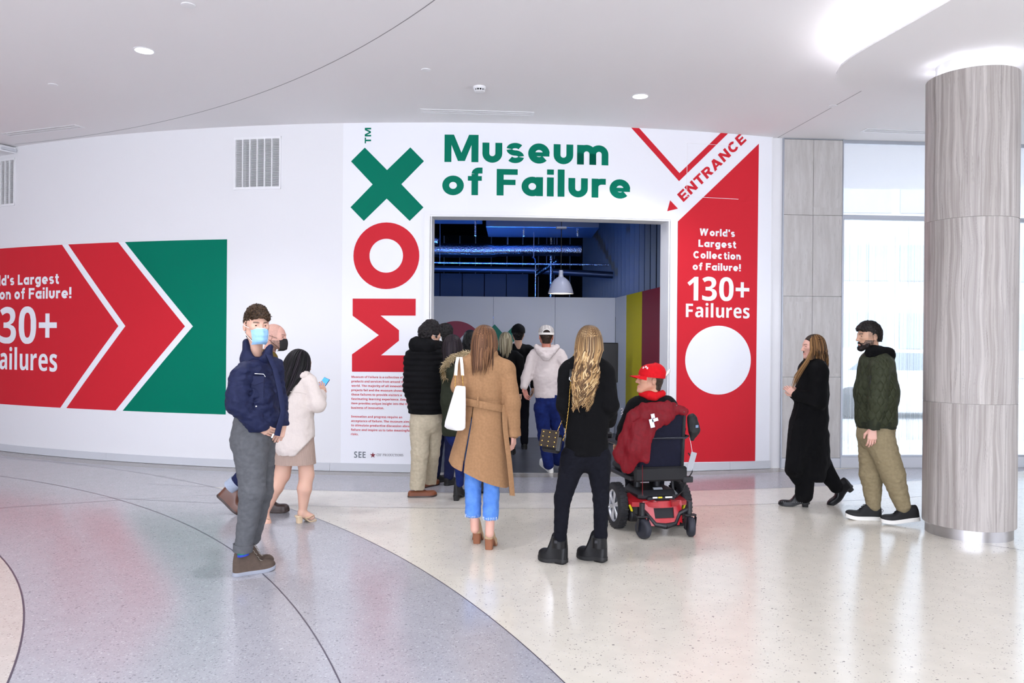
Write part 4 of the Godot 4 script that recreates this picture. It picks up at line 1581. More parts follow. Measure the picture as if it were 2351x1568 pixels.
# ================================================================= figures: distance fields meshed as surface nets
class Field:
	var A := PackedVector3Array()
	var BA := PackedVector3Array()
	var inv := PackedFloat32Array()
	var ra := PackedFloat32Array()
	var rd := PackedFloat32Array()
	var sz := PackedFloat32Array()
	var sx := PackedFloat32Array()
	var kk := PackedFloat32Array()
	var sub := PackedByteArray()
	var planes := []          # [normal, c]: removes where normal.p > c
	var fold: FastNoiseLite
	var fold_amp := 0.0
	var fold_scale := Vector3.ONE
	var bands := Vector3.ZERO  # amplitude, pitch, phase of horizontal quilting
	var cell := 0.01
	var colour: Callable
	var out_v := PackedVector3Array()
	var out_n := PackedVector3Array()
	var out_c := PackedColorArray()
	var out_i := PackedInt32Array()
	var lip := 1.0
	# capsule that tapers; fz, fx: depth and width of the section against its round radius
	func cap(a: Vector3, r1: float, b: Vector3, r2: float, k := 0.03, fz := 1.0, fx := 1.0, cut := false) -> void:
		var s := 1.0 / fz
		var t := 1.0 / fx
		lip = maxf(lip, maxf(s, t))
		var aa := Vector3(a.x * t, a.y, a.z * s)
		var bb := Vector3(b.x * t, b.y, b.z * s)
		A.append(aa)
		BA.append(bb - aa)
		inv.append(1.0 / maxf(1e-9, (bb - aa).length_squared()))
		ra.append(r1)
		rd.append(r2 - r1)
		sz.append(s)
		sx.append(t)
		kk.append(k)
		sub.append(1 if cut else 0)
	func ball(a: Vector3, r: Vector3, k := 0.02, cut := false) -> void:
		cap(a, r.y, a + Vector3(0, 1e-5, 0), r.y, k, r.z / r.y, r.x / r.y, cut)
	func at(p: Vector3, list: PackedInt32Array) -> float:
		var d := 1e3
		for i in list:
			var q := Vector3(p.x * sx[i], p.y, p.z * sz[i]) - A[i]
			var h := clampf(q.dot(BA[i]) * inv[i], 0.0, 1.0)
			var e := (q - BA[i] * h).length() - ra[i] - rd[i] * h
			var k := kk[i]
			if sub[i]:
				e = -e
				var m := maxf(k - absf(d - e), 0.0) / k
				d = maxf(d, e) + m * m * k * 0.25
			else:
				var m := maxf(k - absf(d - e), 0.0) / k
				d = minf(d, e) - m * m * k * 0.25
		for q in planes:
			d = maxf(d, q[0].dot(p) - q[1])
		return d
	func near(p: Vector3, list: PackedInt32Array, reach: float) -> PackedInt32Array:
		var out := PackedInt32Array()
		for i in list:
			var q := Vector3(p.x * sx[i], p.y, p.z * sz[i]) - A[i]
			var h := clampf(q.dot(BA[i]) * inv[i], 0.0, 1.0)
			if (q - BA[i] * h).length() - ra[i] - rd[i] * h < reach * maxf(1.0, maxf(sx[i], sz[i])) + kk[i]:
				out.append(i)
		return out
	func full(p: Vector3, list: PackedInt32Array) -> float:
		var d := at(p, list)
		if fold_amp > 0.0 and absf(d) < 0.05:
			d += fold_amp * fold.get_noise_3d(p.x * fold_scale.x, p.y * fold_scale.y, p.z * fold_scale.z)
		if bands.x > 0.0 and absf(d) < 0.05:
			d += bands.x * (1.0 - absf(sin(PI * (p.y + bands.z) / bands.y)) * 2.0)
		return d
	func run() -> void:
		var lo := Vector3(1e9, 1e9, 1e9)
		var hi := -lo
		var all := PackedInt32Array()
		for i in A.size():
			all.append(i)
			if sub[i]:
				continue
			for e in 2:
				var c: Vector3 = A[i] + BA[i] * e
				var r: float = ra[i] + rd[i] * e
				var q := Vector3(c.x / sx[i], c.y, c.z / sz[i])
				var rr := Vector3(r / sx[i], r, r / sz[i]) + Vector3.ONE * (0.02 + fold_amp + cell * 2.0)
				lo = lo.min(q - rr)
				hi = hi.max(q + rr)
		var nx := int((hi.x - lo.x) / cell) + 2
		var ny := int((hi.y - lo.y) / cell) + 2
		var nz := int((hi.z - lo.z) / cell) + 2
		var sy := nx
		var szz := nx * ny
		var val := PackedFloat32Array()
		val.resize(nx * ny * nz)
		val.fill(1e9)
		var vid := PackedInt32Array()
		vid.resize(nx * ny * nz)
		vid.fill(-1)
		var slack := 0.012 + fold_amp + bands.x
		var cells := PackedInt32Array()
		const TOP := 16
		const SUBB := 4
		for bz in range(0, nz - 1, TOP):
			for by in range(0, ny - 1, TOP):
				for bx in range(0, nx - 1, TOP):
					var ctr := lo + Vector3(bx + TOP * 0.5, by + TOP * 0.5, bz + TOP * 0.5) * cell
					var half := TOP * 0.5 * 1.7321 * cell
					var list := near(ctr, all, half + slack)
					if list.is_empty():
						continue
					if list.size() == all.size():
						pass
					var dc := at(ctr, list)
					if absf(dc) > half * lip + slack and dc < 900.0:
						continue
					for cz in range(bz, mini(bz + TOP, nz - 1), SUBB):
						for cy in range(by, mini(by + TOP, ny - 1), SUBB):
							for cx in range(bx, mini(bx + TOP, nx - 1), SUBB):
								var c2 := lo + Vector3(cx + SUBB * 0.5, cy + SUBB * 0.5, cz + SUBB * 0.5) * cell
								var h2 := SUBB * 0.5 * 1.7321 * cell
								var d2 := at(c2, list)
								if absf(d2) > h2 * lip + slack:
									continue
								for z in range(cz, mini(cz + SUBB, nz - 1) + 1):
									for y in range(cy, mini(cy + SUBB, ny - 1) + 1):
										var row := z * szz + y * sy
										for x in range(cx, mini(cx + SUBB, nx - 1) + 1):
											if val[row + x] > 1e8:
												val[row + x] = full(lo + Vector3(x, y, z) * cell, list)
								for z in range(cz, mini(cz + SUBB, nz - 1)):
									for y in range(cy, mini(cy + SUBB, ny - 1)):
										var row := z * szz + y * sy
										for x in range(cx, mini(cx + SUBB, nx - 1)):
											var o := row + x
											var c0 := val[o]
											var c1 := val[o + 1]
											var c3 := val[o + sy]
											var c4 := val[o + sy + 1]
											var c5 := val[o + szz]
											var c6 := val[o + szz + 1]
											var c7 := val[o + szz + sy]
											var c8 := val[o + szz + sy + 1]
											var neg := int(c0 < 0) + int(c1 < 0) + int(c3 < 0) + int(c4 < 0) + int(c5 < 0) + int(c6 < 0) + int(c7 < 0) + int(c8 < 0)
											if neg == 0 or neg == 8:
												continue
											var s := Vector3.ZERO
											var m := 0
											if (c0 < 0) != (c1 < 0):
												s += Vector3(c0 / (c0 - c1), 0, 0)
												m += 1
											if (c3 < 0) != (c4 < 0):
												s += Vector3(c3 / (c3 - c4), 1, 0)
												m += 1
											if (c5 < 0) != (c6 < 0):
												s += Vector3(c5 / (c5 - c6), 0, 1)
												m += 1
											if (c7 < 0) != (c8 < 0):
												s += Vector3(c7 / (c7 - c8), 1, 1)
												m += 1
											if (c0 < 0) != (c3 < 0):
												s += Vector3(0, c0 / (c0 - c3), 0)
												m += 1
											if (c1 < 0) != (c4 < 0):
												s += Vector3(1, c1 / (c1 - c4), 0)
												m += 1
											if (c5 < 0) != (c7 < 0):
												s += Vector3(0, c5 / (c5 - c7), 1)
												m += 1
											if (c6 < 0) != (c8 < 0):
												s += Vector3(1, c6 / (c6 - c8), 1)
												m += 1
											if (c0 < 0) != (c5 < 0):
												s += Vector3(0, 0, c0 / (c0 - c5))
												m += 1
											if (c1 < 0) != (c6 < 0):
												s += Vector3(1, 0, c1 / (c1 - c6))
												m += 1
											if (c3 < 0) != (c7 < 0):
												s += Vector3(0, 1, c3 / (c3 - c7))
												m += 1
											if (c4 < 0) != (c8 < 0):
												s += Vector3(1, 1, c4 / (c4 - c8))
												m += 1
											s /= m
											vid[o] = out_v.size()
											cells.append(o)
											var p := lo + (Vector3(x, y, z) + s) * cell
											out_v.append(p)
											var g := Vector3((c1 - c0) + (c4 - c3) + (c6 - c5) + (c8 - c7), (c3 - c0) + (c4 - c1) + (c7 - c5) + (c8 - c6), (c5 - c0) + (c6 - c1) + (c7 - c3) + (c8 - c4))
											out_n.append(g.normalized())
											out_c.append(colour.call(p) if colour.is_valid() else Color.WHITE)
		for o in cells:
			var neg := val[o] < 0
			# x edge
			if neg != (val[o + 1] < 0):
				face(vid, o, o - sy, o - sy - szz, o - szz, neg)
			if neg != (val[o + sy] < 0):
				face(vid, o, o - szz, o - 1 - szz, o - 1, neg)
			if neg != (val[o + szz] < 0):
				face(vid, o, o - 1, o - 1 - sy, o - sy, neg)
	func face(vid: PackedInt32Array, a: int, b: int, c: int, d: int, neg: bool) -> void:
		if b < 0 or c < 0 or d < 0:
			return
		var i := vid[a]
		var j := vid[b]
		var k := vid[c]
		var l := vid[d]
		if i < 0 or j < 0 or k < 0 or l < 0:
			return
		# clockwise fronts
		if neg:
			out_i.append_array(PackedInt32Array([i, k, j, i, l, k]))
		else:
			out_i.append_array(PackedInt32Array([i, j, k, i, k, l]))
	func into(mb: MB, tint := Color(1, 1, 1)) -> void:
		var base := mb.v.size()
		mb.v.append_array(out_v)
		mb.n.append_array(out_n)
		for k in out_v.size():
			mb.uv.append(Vector2.ZERO)
			mb.col.append(out_c[k] * tint)
		for k in out_i:
			mb.idx.append(base + k)

var jobs: Array[Field] = []
var waiting := []   # [called, field list, material, parent, label]

func run_job(i: int) -> void:
	jobs[i].run()

func later(called: String, fields: Array, m: Material, parent: Node, label := "") -> void:
	for f in fields:
		jobs.append(f)
	# the node is made now, so that the order of parts is kept, and its mesh later
	var o := MeshInstance3D.new()
	o.name = called
	o.material_override = m
	o.cast_shadow = GeometryInstance3D.SHADOW_CASTING_SETTING_ON
	parent.add_child(o, true)
	if label:
		o.set_meta("label", label)
	waiting.append([o, fields])

func finish_jobs() -> void:
	var id := WorkerThreadPool.add_group_task(run_job, jobs.size(), 4, true, "figures")
	WorkerThreadPool.wait_for_group_task_completion(id)
	for w in waiting:
		var mb := MB.new()
		for f in w[1]:
			f.into(mb)
		w[0].mesh = mb.mesh()

# ---------------------------------------------------------------- heads
# frame: origin at the middle of the head, +z where the face looks, y up; s: head height / 0.235
func head_frame(at: Vector3, yaw: float, pitch := 0.0, roll := 0.0, s := 1.0) -> Transform3D:
	return Transform3D(Basis(Vector3.UP, yaw) * Basis(Vector3.RIGHT, -pitch) * Basis(Vector3.BACK, roll) * Basis.from_scale(Vector3.ONE * s), at)

class Head:
	extends Field
	var frame: Transform3D
	var back: Transform3D
	func at(p: Vector3, list: PackedInt32Array) -> float:
		return super.at(back * p, list)

# a field whose capsules live in a local frame: meshed locally, then moved
class Local:
	extends Field
	var frame := Transform3D.IDENTITY
	func run() -> void:
		super.run()
		var nb := frame.basis.orthonormalized()
		for k in out_v.size():
			out_v[k] = frame * out_v[k]
			out_n[k] = nb * out_n[k]
		if frame.basis.determinant() < 0.0:
			for k in range(0, out_i.size(), 3):
				var s := out_i[k]
				out_i[k] = out_i[k + 1]
				out_i[k + 1] = s

func skin_colour(base: Color, o: Dictionary) -> Callable:
	var lipc: Color = o.get("lips", base.lerp(Color(0.5, 0.13, 0.12), 0.45))
	var beard: float = o.get("beard", 0.0)
	var stubble: float = o.get("stubble", 0.0)
	var hairc: Color = o.get("hair", Color(0.03, 0.02, 0.015))
	var fade: float = o.get("fade", 0.0)
	var brow: float = o.get("brow", 0.85)
	var nz := noise(90.0, 2, FastNoiseLite.TYPE_SIMPLEX_SMOOTH, 31)
	return func(p: Vector3) -> Color:
		var c := base
		var x := absf(p.x)
		# warmer cheeks, nose and ears are in the skin itself
		if p.z > 0.085 and absf(p.y + 0.068) < 0.009 and x < 0.024:
			c = c.lerp(lipc, 0.8)
		var g := nz.get_noise_3d(p.x, p.y, p.z)
		if beard > 0.0 and p.z > 0.0 - 0.2 * (x - 0.05):
			var low := -0.02 - 0.055 * clampf((0.085 - p.z) / -0.06 + 1.0, 0.0, 1.0)
			var edge := -0.028 if x > 0.052 else (-0.052 if p.z > 0.07 else -0.04)
			if p.y < edge and p.y > -0.125 and not (absf(p.y + 0.068) < 0.006 and x < 0.02 and p.z > 0.085):
				c = c.lerp(hairc, clampf(beard * (0.85 + 0.5 * g), 0.0, 1.0))
		if stubble > 0.0 and p.y > -0.03 and p.z < 0.05:
			c = c.lerp(hairc, clampf(stubble * (0.7 + 0.6 * g) * clampf((p.y + 0.03) / 0.03, 0.0, 1.0), 0.0, 1.0))
		if fade > 0.0 and p.z < 0.045 and p.y > -0.05 and p.y < 0.06:
			c = c.lerp(hairc, clampf(fade * (0.75 + 0.6 * g) * clampf((p.y + 0.05) / 0.06, 0.0, 1.0), 0.0, 1.0))
		if brow > 0.0 and p.z > 0.06 and x > 0.014 and x < 0.05:
			var by := 0.027 + 0.1 * (x - 0.014) - 4.0 * (x - 0.03) * (x - 0.03)
			if absf(p.y - by) < 0.0048:
				c = c.lerp(hairc, brow)
		return c

func head_field(frame: Transform3D, base: Color, o := {}) -> Local:
	var f := Local.new()
	f.frame = frame
	f.cell = o.get("cell", 0.005)
	var fem: float = o.get("fem", 0.0)
	# skull, face, jaw
	f.ball(V3(0, 0.035, -0.012), V3(0.076, 0.084, 0.098), 0.02)
	f.ball(V3(0, 0.005, 0.03), V3(0.066, 0.08, 0.068), 0.03)
	f.cap(V3(0, -0.06, 0.052), 0.038 - 0.006 * fem, V3(0, -0.085, 0.066), 0.026 - 0.004 * fem, 0.03, 1.0, 1.15)
	for s in [-1.0, 1.0]:
		f.cap(V3(s * 0.052, -0.045, 0.01), 0.022 - 0.003 * fem, V3(s * 0.018, -0.093, 0.066), 0.017, 0.03)
		f.ball(V3(s * 0.04, -0.005, 0.07), V3(0.022, 0.018, 0.02), 0.025)      # cheekbone
		f.cap(V3(s * 0.014, 0.026, 0.093), 0.008, V3(s * 0.048, 0.028, 0.072), 0.008, 0.016)  # brow
		f.ball(V3(s * 0.031, 0.009, 0.099), V3(0.016, 0.0105, 0.013), 0.012, true)           # socket
		f.cap(V3(s * 0.018, 0.0125, 0.0885), 0.0042, V3(s * 0.031, 0.0165, 0.0905), 0.0046, 0.005)   # upper lid
		f.cap(V3(s * 0.031, 0.0165, 0.0905), 0.0046, V3(s * 0.045, 0.0115, 0.0815), 0.0042, 0.005)
		f.cap(V3(s * 0.018, 0.005, 0.0875), 0.0036, V3(s * 0.044, 0.004, 0.081), 0.0036, 0.005)       # lower lid
		# ear
		f.ball(V3(s * 0.079, -0.003, -0.012), V3(0.009, 0.031, 0.019), 0.008)
		f.ball(V3(s * 0.088, 0.002, -0.008), V3(0.006, 0.016, 0.009), 0.006, true)
	# nose, lips, chin
	f.cap(V3(0, 0.018, 0.092), 0.008, V3(0, -0.026, 0.112), 0.0115, 0.012)
	for s in [-1.0, 1.0]:
		f.ball(V3(s * 0.0125, -0.03, 0.101), V3(0.008, 0.0075, 0.009), 0.008)
	f.cap(V3(-0.018, -0.064, 0.085), 0.005, V3(0.018, -0.064, 0.085), 0.005, 0.006)
	f.ball(V3(0, -0.062, 0.094), V3(0.017, 0.006, 0.009), 0.006)
	f.ball(V3(0, -0.0745, 0.092), V3(0.016, 0.007, 0.009), 0.006)
	f.ball(V3(0, -0.098, 0.084), V3(0.018, 0.014, 0.015), 0.015)
	# neck
	f.cap(V3(0, -0.05, -0.022), 0.052 - 0.008 * fem, V3(0, -0.19, -0.045), 0.056 - 0.008 * fem, 0.03)
	f.colour = skin_colour(base, o)
	return f

func eyes(parent: Node, frame: Transform3D, look := 0.0) -> void:
	for s in [-1.0, 1.0]:
		var mb := MB.new()
		var c := V3(s * 0.031, 0.0095, 0.0785)
		var ax := Vector3(sin(look), 0, cos(look))
		var bs := Basis(Quaternion(Vector3.UP, ax))
		for q in [[0.0, 0.3, Color(0.02, 0.018, 0.015)], [0.3, 0.72, Color(0.12, 0.09, 0.07)], [0.72, 2.2, Color(0.62, 0.58, 0.56)]]:
			mb.c = q[2]
			var prof := []
			for k in 7:
				var t := lerpf(q[0], q[1], k / 6.0) * 0.62
				prof.append(V2(sin(t) * 0.0125, cos(t) * 0.0125))
			var m2 := MB.new()
			m2.c = q[2]
			m2.lathe(prof, 18)
			var b0 := mb.v.size()
			for k in m2.v.size():
				mb.v.append(frame * (c + bs * m2.v[k]))
				mb.n.append((frame.basis.orthonormalized() * (bs * m2.v[k])).normalized())
				mb.uv.append(Vector2.ZERO)
				mb.col.append(q[2])
			for k in m2.idx:
				mb.idx.append(b0 + k)
		part("eye", mb, M.eye, parent)

# ---------------------------------------------------------------- hands
# wrist w, pointing along d, palm facing n (palm side), thumb on the side t = n x d * side
func hand_field(w: Vector3, d: Vector3, n: Vector3, side: float, curl: float, base: Color, s := 1.0, spread := 0.12) -> Local:
	var f := Local.new()
	d = d.normalized()
	n = (n - d * n.dot(d)).normalized()
	var t := n.cross(d) * side
	# local axes: x across towards the thumb, y towards the fingers, z out of the palm
	f.frame = Transform3D(Basis(t, d, n) * Basis.from_scale(Vector3.ONE * s), w)
	f.cell = 0.0042
	f.cap(V3(0, -0.03, 0), 0.026, V3(0, 0.012, 0), 0.025, 0.012, 0.72)
	for k in 4:
		var x := 0.027 - 0.018 * k
		f.cap(V3(x * 0.7, 0.012, 0), 0.014, V3(x, 0.085 - 0.004 * absf(k - 1.0), 0), 0.0125, 0.014, 0.85)
	var lens := [[0.044, 0.026, 0.02], [0.049, 0.03, 0.021], [0.045, 0.028, 0.02], [0.034, 0.021, 0.018]]
	for k in 4:
		var x := 0.027 - 0.018 * k
		var p := V3(x, 0.086 - 0.004 * absf(k - 1.0), 0)
		var a := curl * (0.55 + 0.06 * k)
		var fan := spread * (1.5 - k) * 0.35
		var r := 0.0088 if k < 3 else 0.0076
		for j in 3:
			var dir := V3(sin(fan), cos(a) * cos(fan), sin(a))
			var q: Vector3 = p + dir * lens[k][j]
			f.cap(p, r, q, r - 0.0009, 0.004)
			p = q
			r -= 0.0009
			a += curl * (0.8 if j == 0 else 0.6)
	var th := V3(0.026, 0.02, 0.006)
	var q1 := th + V3(0.026, 0.028, 0.012 + 0.012 * curl)
	var q2 := q1 + V3(0.010 - 0.012 * curl, 0.030, 0.006 + 0.014 * curl)
	f.cap(V3(0.012, 0.0, 0.002), 0.015, q1, 0.0115, 0.012)
	f.cap(q1, 0.0108, q2, 0.0086, 0.005)
	f.colour = func(_p: Vector3) -> Color: return base
	return f

# ---------------------------------------------------------------- shoes
# heel and toe: points on the sole's underside; up: direction of the ankle. Lofted sections.
func shoe(parent: Node, called: String, heel: Vector3, toe: Vector3, o := {}) -> Node3D:
	var L := heel.distance_to(toe)
	var fx := (toe - heel).normalized()
	var side := fx.cross(Vector3.UP).normalized()
	if o.has("side"):
		side = o.side
	var up := side.cross(fx).normalized()
	var w: float = o.get("w", 0.098)
	var st: float = o.get("sole", 0.025)
	var ch: float = o.get("collar", 0.10)
	var th: float = o.get("toe_h", 0.055)
	var heel_h: float = o.get("heel", 0.0)
	var lean: Vector3 = o.get("lean", Vector3.ZERO)   # offset of the collar's centre
	var root := Node3D.new()
	root.name = called
	parent.add_child(root, true)
	var half := func(u: float) -> float:   # half width along the foot
		var a := 0.36 + 0.14 * smoothstep(0.25, 0.72, u)
		if u < 0.12:
			a *= sqrt(maxf(0.0, 1.0 - pow((0.12 - u) / 0.12, 2.0)))
		if u > 0.76:
			a *= sqrt(maxf(0.0, 1.0 - pow((u - 0.76) / 0.245, 2.0)))
		return a * w
	# sole
	var sm := MB.new()
	var outline := PackedVector2Array()
	var n := 26
	for k in n + 1:
		var u := 0.5 - 0.5 * cos(PI * k / n)
		outline.append(V2(u, 1.0))
	var spring: float = o.get("spring", 0.012)
	var rows := []
	for layer in 5:
		var r := PackedVector3Array()
		var y: float = [0.0, 0.002, st * 0.5, st - 0.002, st][layer]
		var g: float = [0.002, 0.0, 0.0015, 0.0, 0.003][layer]
		for sd in [1.0, -1.0]:
			for k in n:
				var kk := k if sd > 0 else n - k
				var u := 0.5 - 0.5 * cos(PI * kk / n)
				var hw: float = maxf(0.0, half.call(u) - g + 0.003)
				var lift := spring * pow(maxf(0.0, u - 0.66) / 0.34, 2.0) + heel_h * (1.0 - smoothstep(0.25, 0.62, u))
				r.append(heel + fx * (u * (L + 0.004) - 0.002) + side * (sd * hw) + up * (y + lift))
		rows.append(r)
	sm.grid(rows, true, true)
	for e in [0, 4]:
		var ring: PackedVector3Array = rows[e]
		for k in range(0, n - 1):
			var a := ring[k]
			var b := ring[k + 1]
			var c := ring[(2 * n - k - 1) % (2 * n)]
			var d := ring[(2 * n - k) % (2 * n)]
			if e == 0:
				sm.quad(a, d, c, b)
			else:
				sm.quad(a, b, c, d)
	part("sole", sm, o.get("sole_m", M.black), root)
	if heel_h > 0.0:
		var hm := MB.new()
		var hw: float = o.get("heel_w", 0.05)
		var hl: float = o.get("heel_l", 0.055)
		var x0: float = 0.012
		var rr := []
		for q in [[0.0, 0.88], [0.004, 0.92], [heel_h * 0.6, 0.98], [heel_h + 0.004, 1.05]]:
			var r := PackedVector3Array()
			for k in 16:
				var a := TAU * k / 16.0
				var cx := signf(cos(a)) * pow(absf(cos(a)), 0.5)
				var cy := signf(sin(a)) * pow(absf(sin(a)), 0.5)
				r.append(heel + fx * (x0 + hl * 0.5 + cx * hl * 0.5 * q[1]) + side * (cy * hw * 0.5 * q[1]) + up * q[0])
			rr.append(r)
		hm.grid(rr, true, true)
		var b: PackedVector3Array = rr[0]
		for k in range(1, 15):
			hm.tri(b[0], b[k], b[k + 1])
		part("heel", hm, o.get("heel_m", M.black), root)
	if not o.get("upper", true):
		return root
	# upper: sections across the foot, each an arch from one edge of the sole to the other
	var um := MB.new()
	var cb: float = o.get("cback", 0.06)     # collar's back and front along the foot
	var cf: float = o.get("cfront", 0.42)
	var ur := []
	for k in 23:
		var u := lerpf(0.0, 1.0, k / 22.0)
		u = 0.004 + 0.992 * (0.5 - 0.5 * cos(PI * u)) * 0.75 + 0.25 * 0.992 * u
		var hw: float = half.call(u) if k > 0 else 0.0
		var lift := spring * pow(maxf(0.0, u - 0.66) / 0.34, 2.0) + heel_h * (1.0 - smoothstep(0.25, 0.62, u))
		var top: float
		if u < cf:
			top = ch * smoothstep(-0.05, 0.06, u)
		else:
			var v: float = (u - cf) / (1.0 - cf)
			top = lerpf(ch, th, smoothstep(0.0, 0.42, v))
			if v > 0.55:
				top *= sqrt(maxf(0.0, 1.0 - pow((v - 0.55) / 0.452, 2.4)))
		top = maxf(top, 0.012)
		var r := PackedVector3Array()
		for j in 13:
			var a := PI * j / 12.0
			var cw := pow(absf(cos(a)), 0.8) * signf(cos(a))
			var hh := pow(sin(a), 0.45) * top
			# ankle narrower than the sole
			var nar := 1.0 - 0.26 * smoothstep(0.05, 0.12, hh) * (1.0 if u < cf + 0.15 else 0.0)
			r.append(heel + fx * (u * L) + side * (cw * hw * nar) + up * (st + lift + hh) + lean * (hh / maxf(0.05, ch)))
		ur.append(r)
	um.grid(ur)
	part("upper", um, o.get("upper_m", M.black), root)
	if o.get("laces", 0) > 0:
		for k in o.laces:
			var u: float = cf + 0.05 + 0.05 * k
			var v: float = (u - cf) / (1.0 - cf)
			var top: float = lerpf(ch, th, smoothstep(0.0, 0.42, v)) + 0.004
			var hw: float = half.call(u) * 0.42
			var p := PackedVector3Array()
			for j in 5:
				var t := -1.0 + 0.5 * j
				p.append(heel + fx * (u * L + 0.012 * t) + side * (hw * t) + up * (st + top - 0.012 * t * t) + lean * (top / maxf(0.05, ch)))
			var lm := MB.new()
			lm.tube(p, PackedFloat32Array([0.0028]), 6)
			part("lace", lm, o.get("lace_m", M.black), root)
	return root

# ---------------------------------------------------------------- hair
# short hair as a noisy cap around the skull, cut away from the face
func short_hair(frame: Transform3D, o := {}) -> Local:
	var f := Local.new()
	f.frame = frame
	f.cell = 0.0055
	var th: float = o.get("thick", 0.014)
	f.ball(V3(0, 0.038, -0.014), V3(0.077 + th * 0.7, 0.086 + th, 0.1 + th * 0.8), 0.01)
	f.cap(V3(0, -0.01, -0.06), 0.05 + th * 0.4, V3(0, -0.055, -0.055), 0.046, 0.02, 1.0, 1.1)
	var top: float = o.get("top", 0.02)
	f.ball(V3(0, 0.085 + top * 0.4, 0.01), V3(0.07, 0.045 + top, 0.088), 0.03)
	if o.get("fringe", 0.0) > 0.0:
		f.ball(V3(o.get("fringe_x", 0.0), 0.07 - o.fringe * 0.5, 0.085), V3(0.058, 0.03 + o.fringe, 0.03), 0.02)
	# face opening and ears
	f.ball(V3(0, -0.045, 0.1), V3(0.085, 0.105, 0.085), 0.012, true)
	for s in [-1.0, 1.0]:
		f.ball(V3(s * 0.095, -0.028, 0.0), V3(0.04, 0.042, 0.034), 0.008, true)
	f.planes = [[V3(0, -1, 0), o.get("low", 0.078)], [V3(0, -0.45, 0.9), o.get("line", 0.075)]]
	if o.has("high"):
		f.planes.append([V3(0, 1, 0), o.high])
	f.fold = noise(o.get("freq", 38.0), 3, FastNoiseLite.TYPE_SIMPLEX_SMOOTH, o.get("seed", 3))
	f.fold_amp = o.get("amp", 0.011)
	f.fold_scale = o.get("scale", Vector3.ONE)
	var a: Color = o.get("a", Color(0.03, 0.02, 0.015))
	var b: Color = o.get("b", Color(0.06, 0.04, 0.025))
	var nz := noise(55.0, 3, FastNoiseLite.TYPE_SIMPLEX_SMOOTH, 9)
	f.colour = func(p: Vector3) -> Color: return a.lerp(b, clampf(0.5 + 0.9 * nz.get_noise_3d(p.x, p.y, p.z), 0.0, 1.0))
	return f

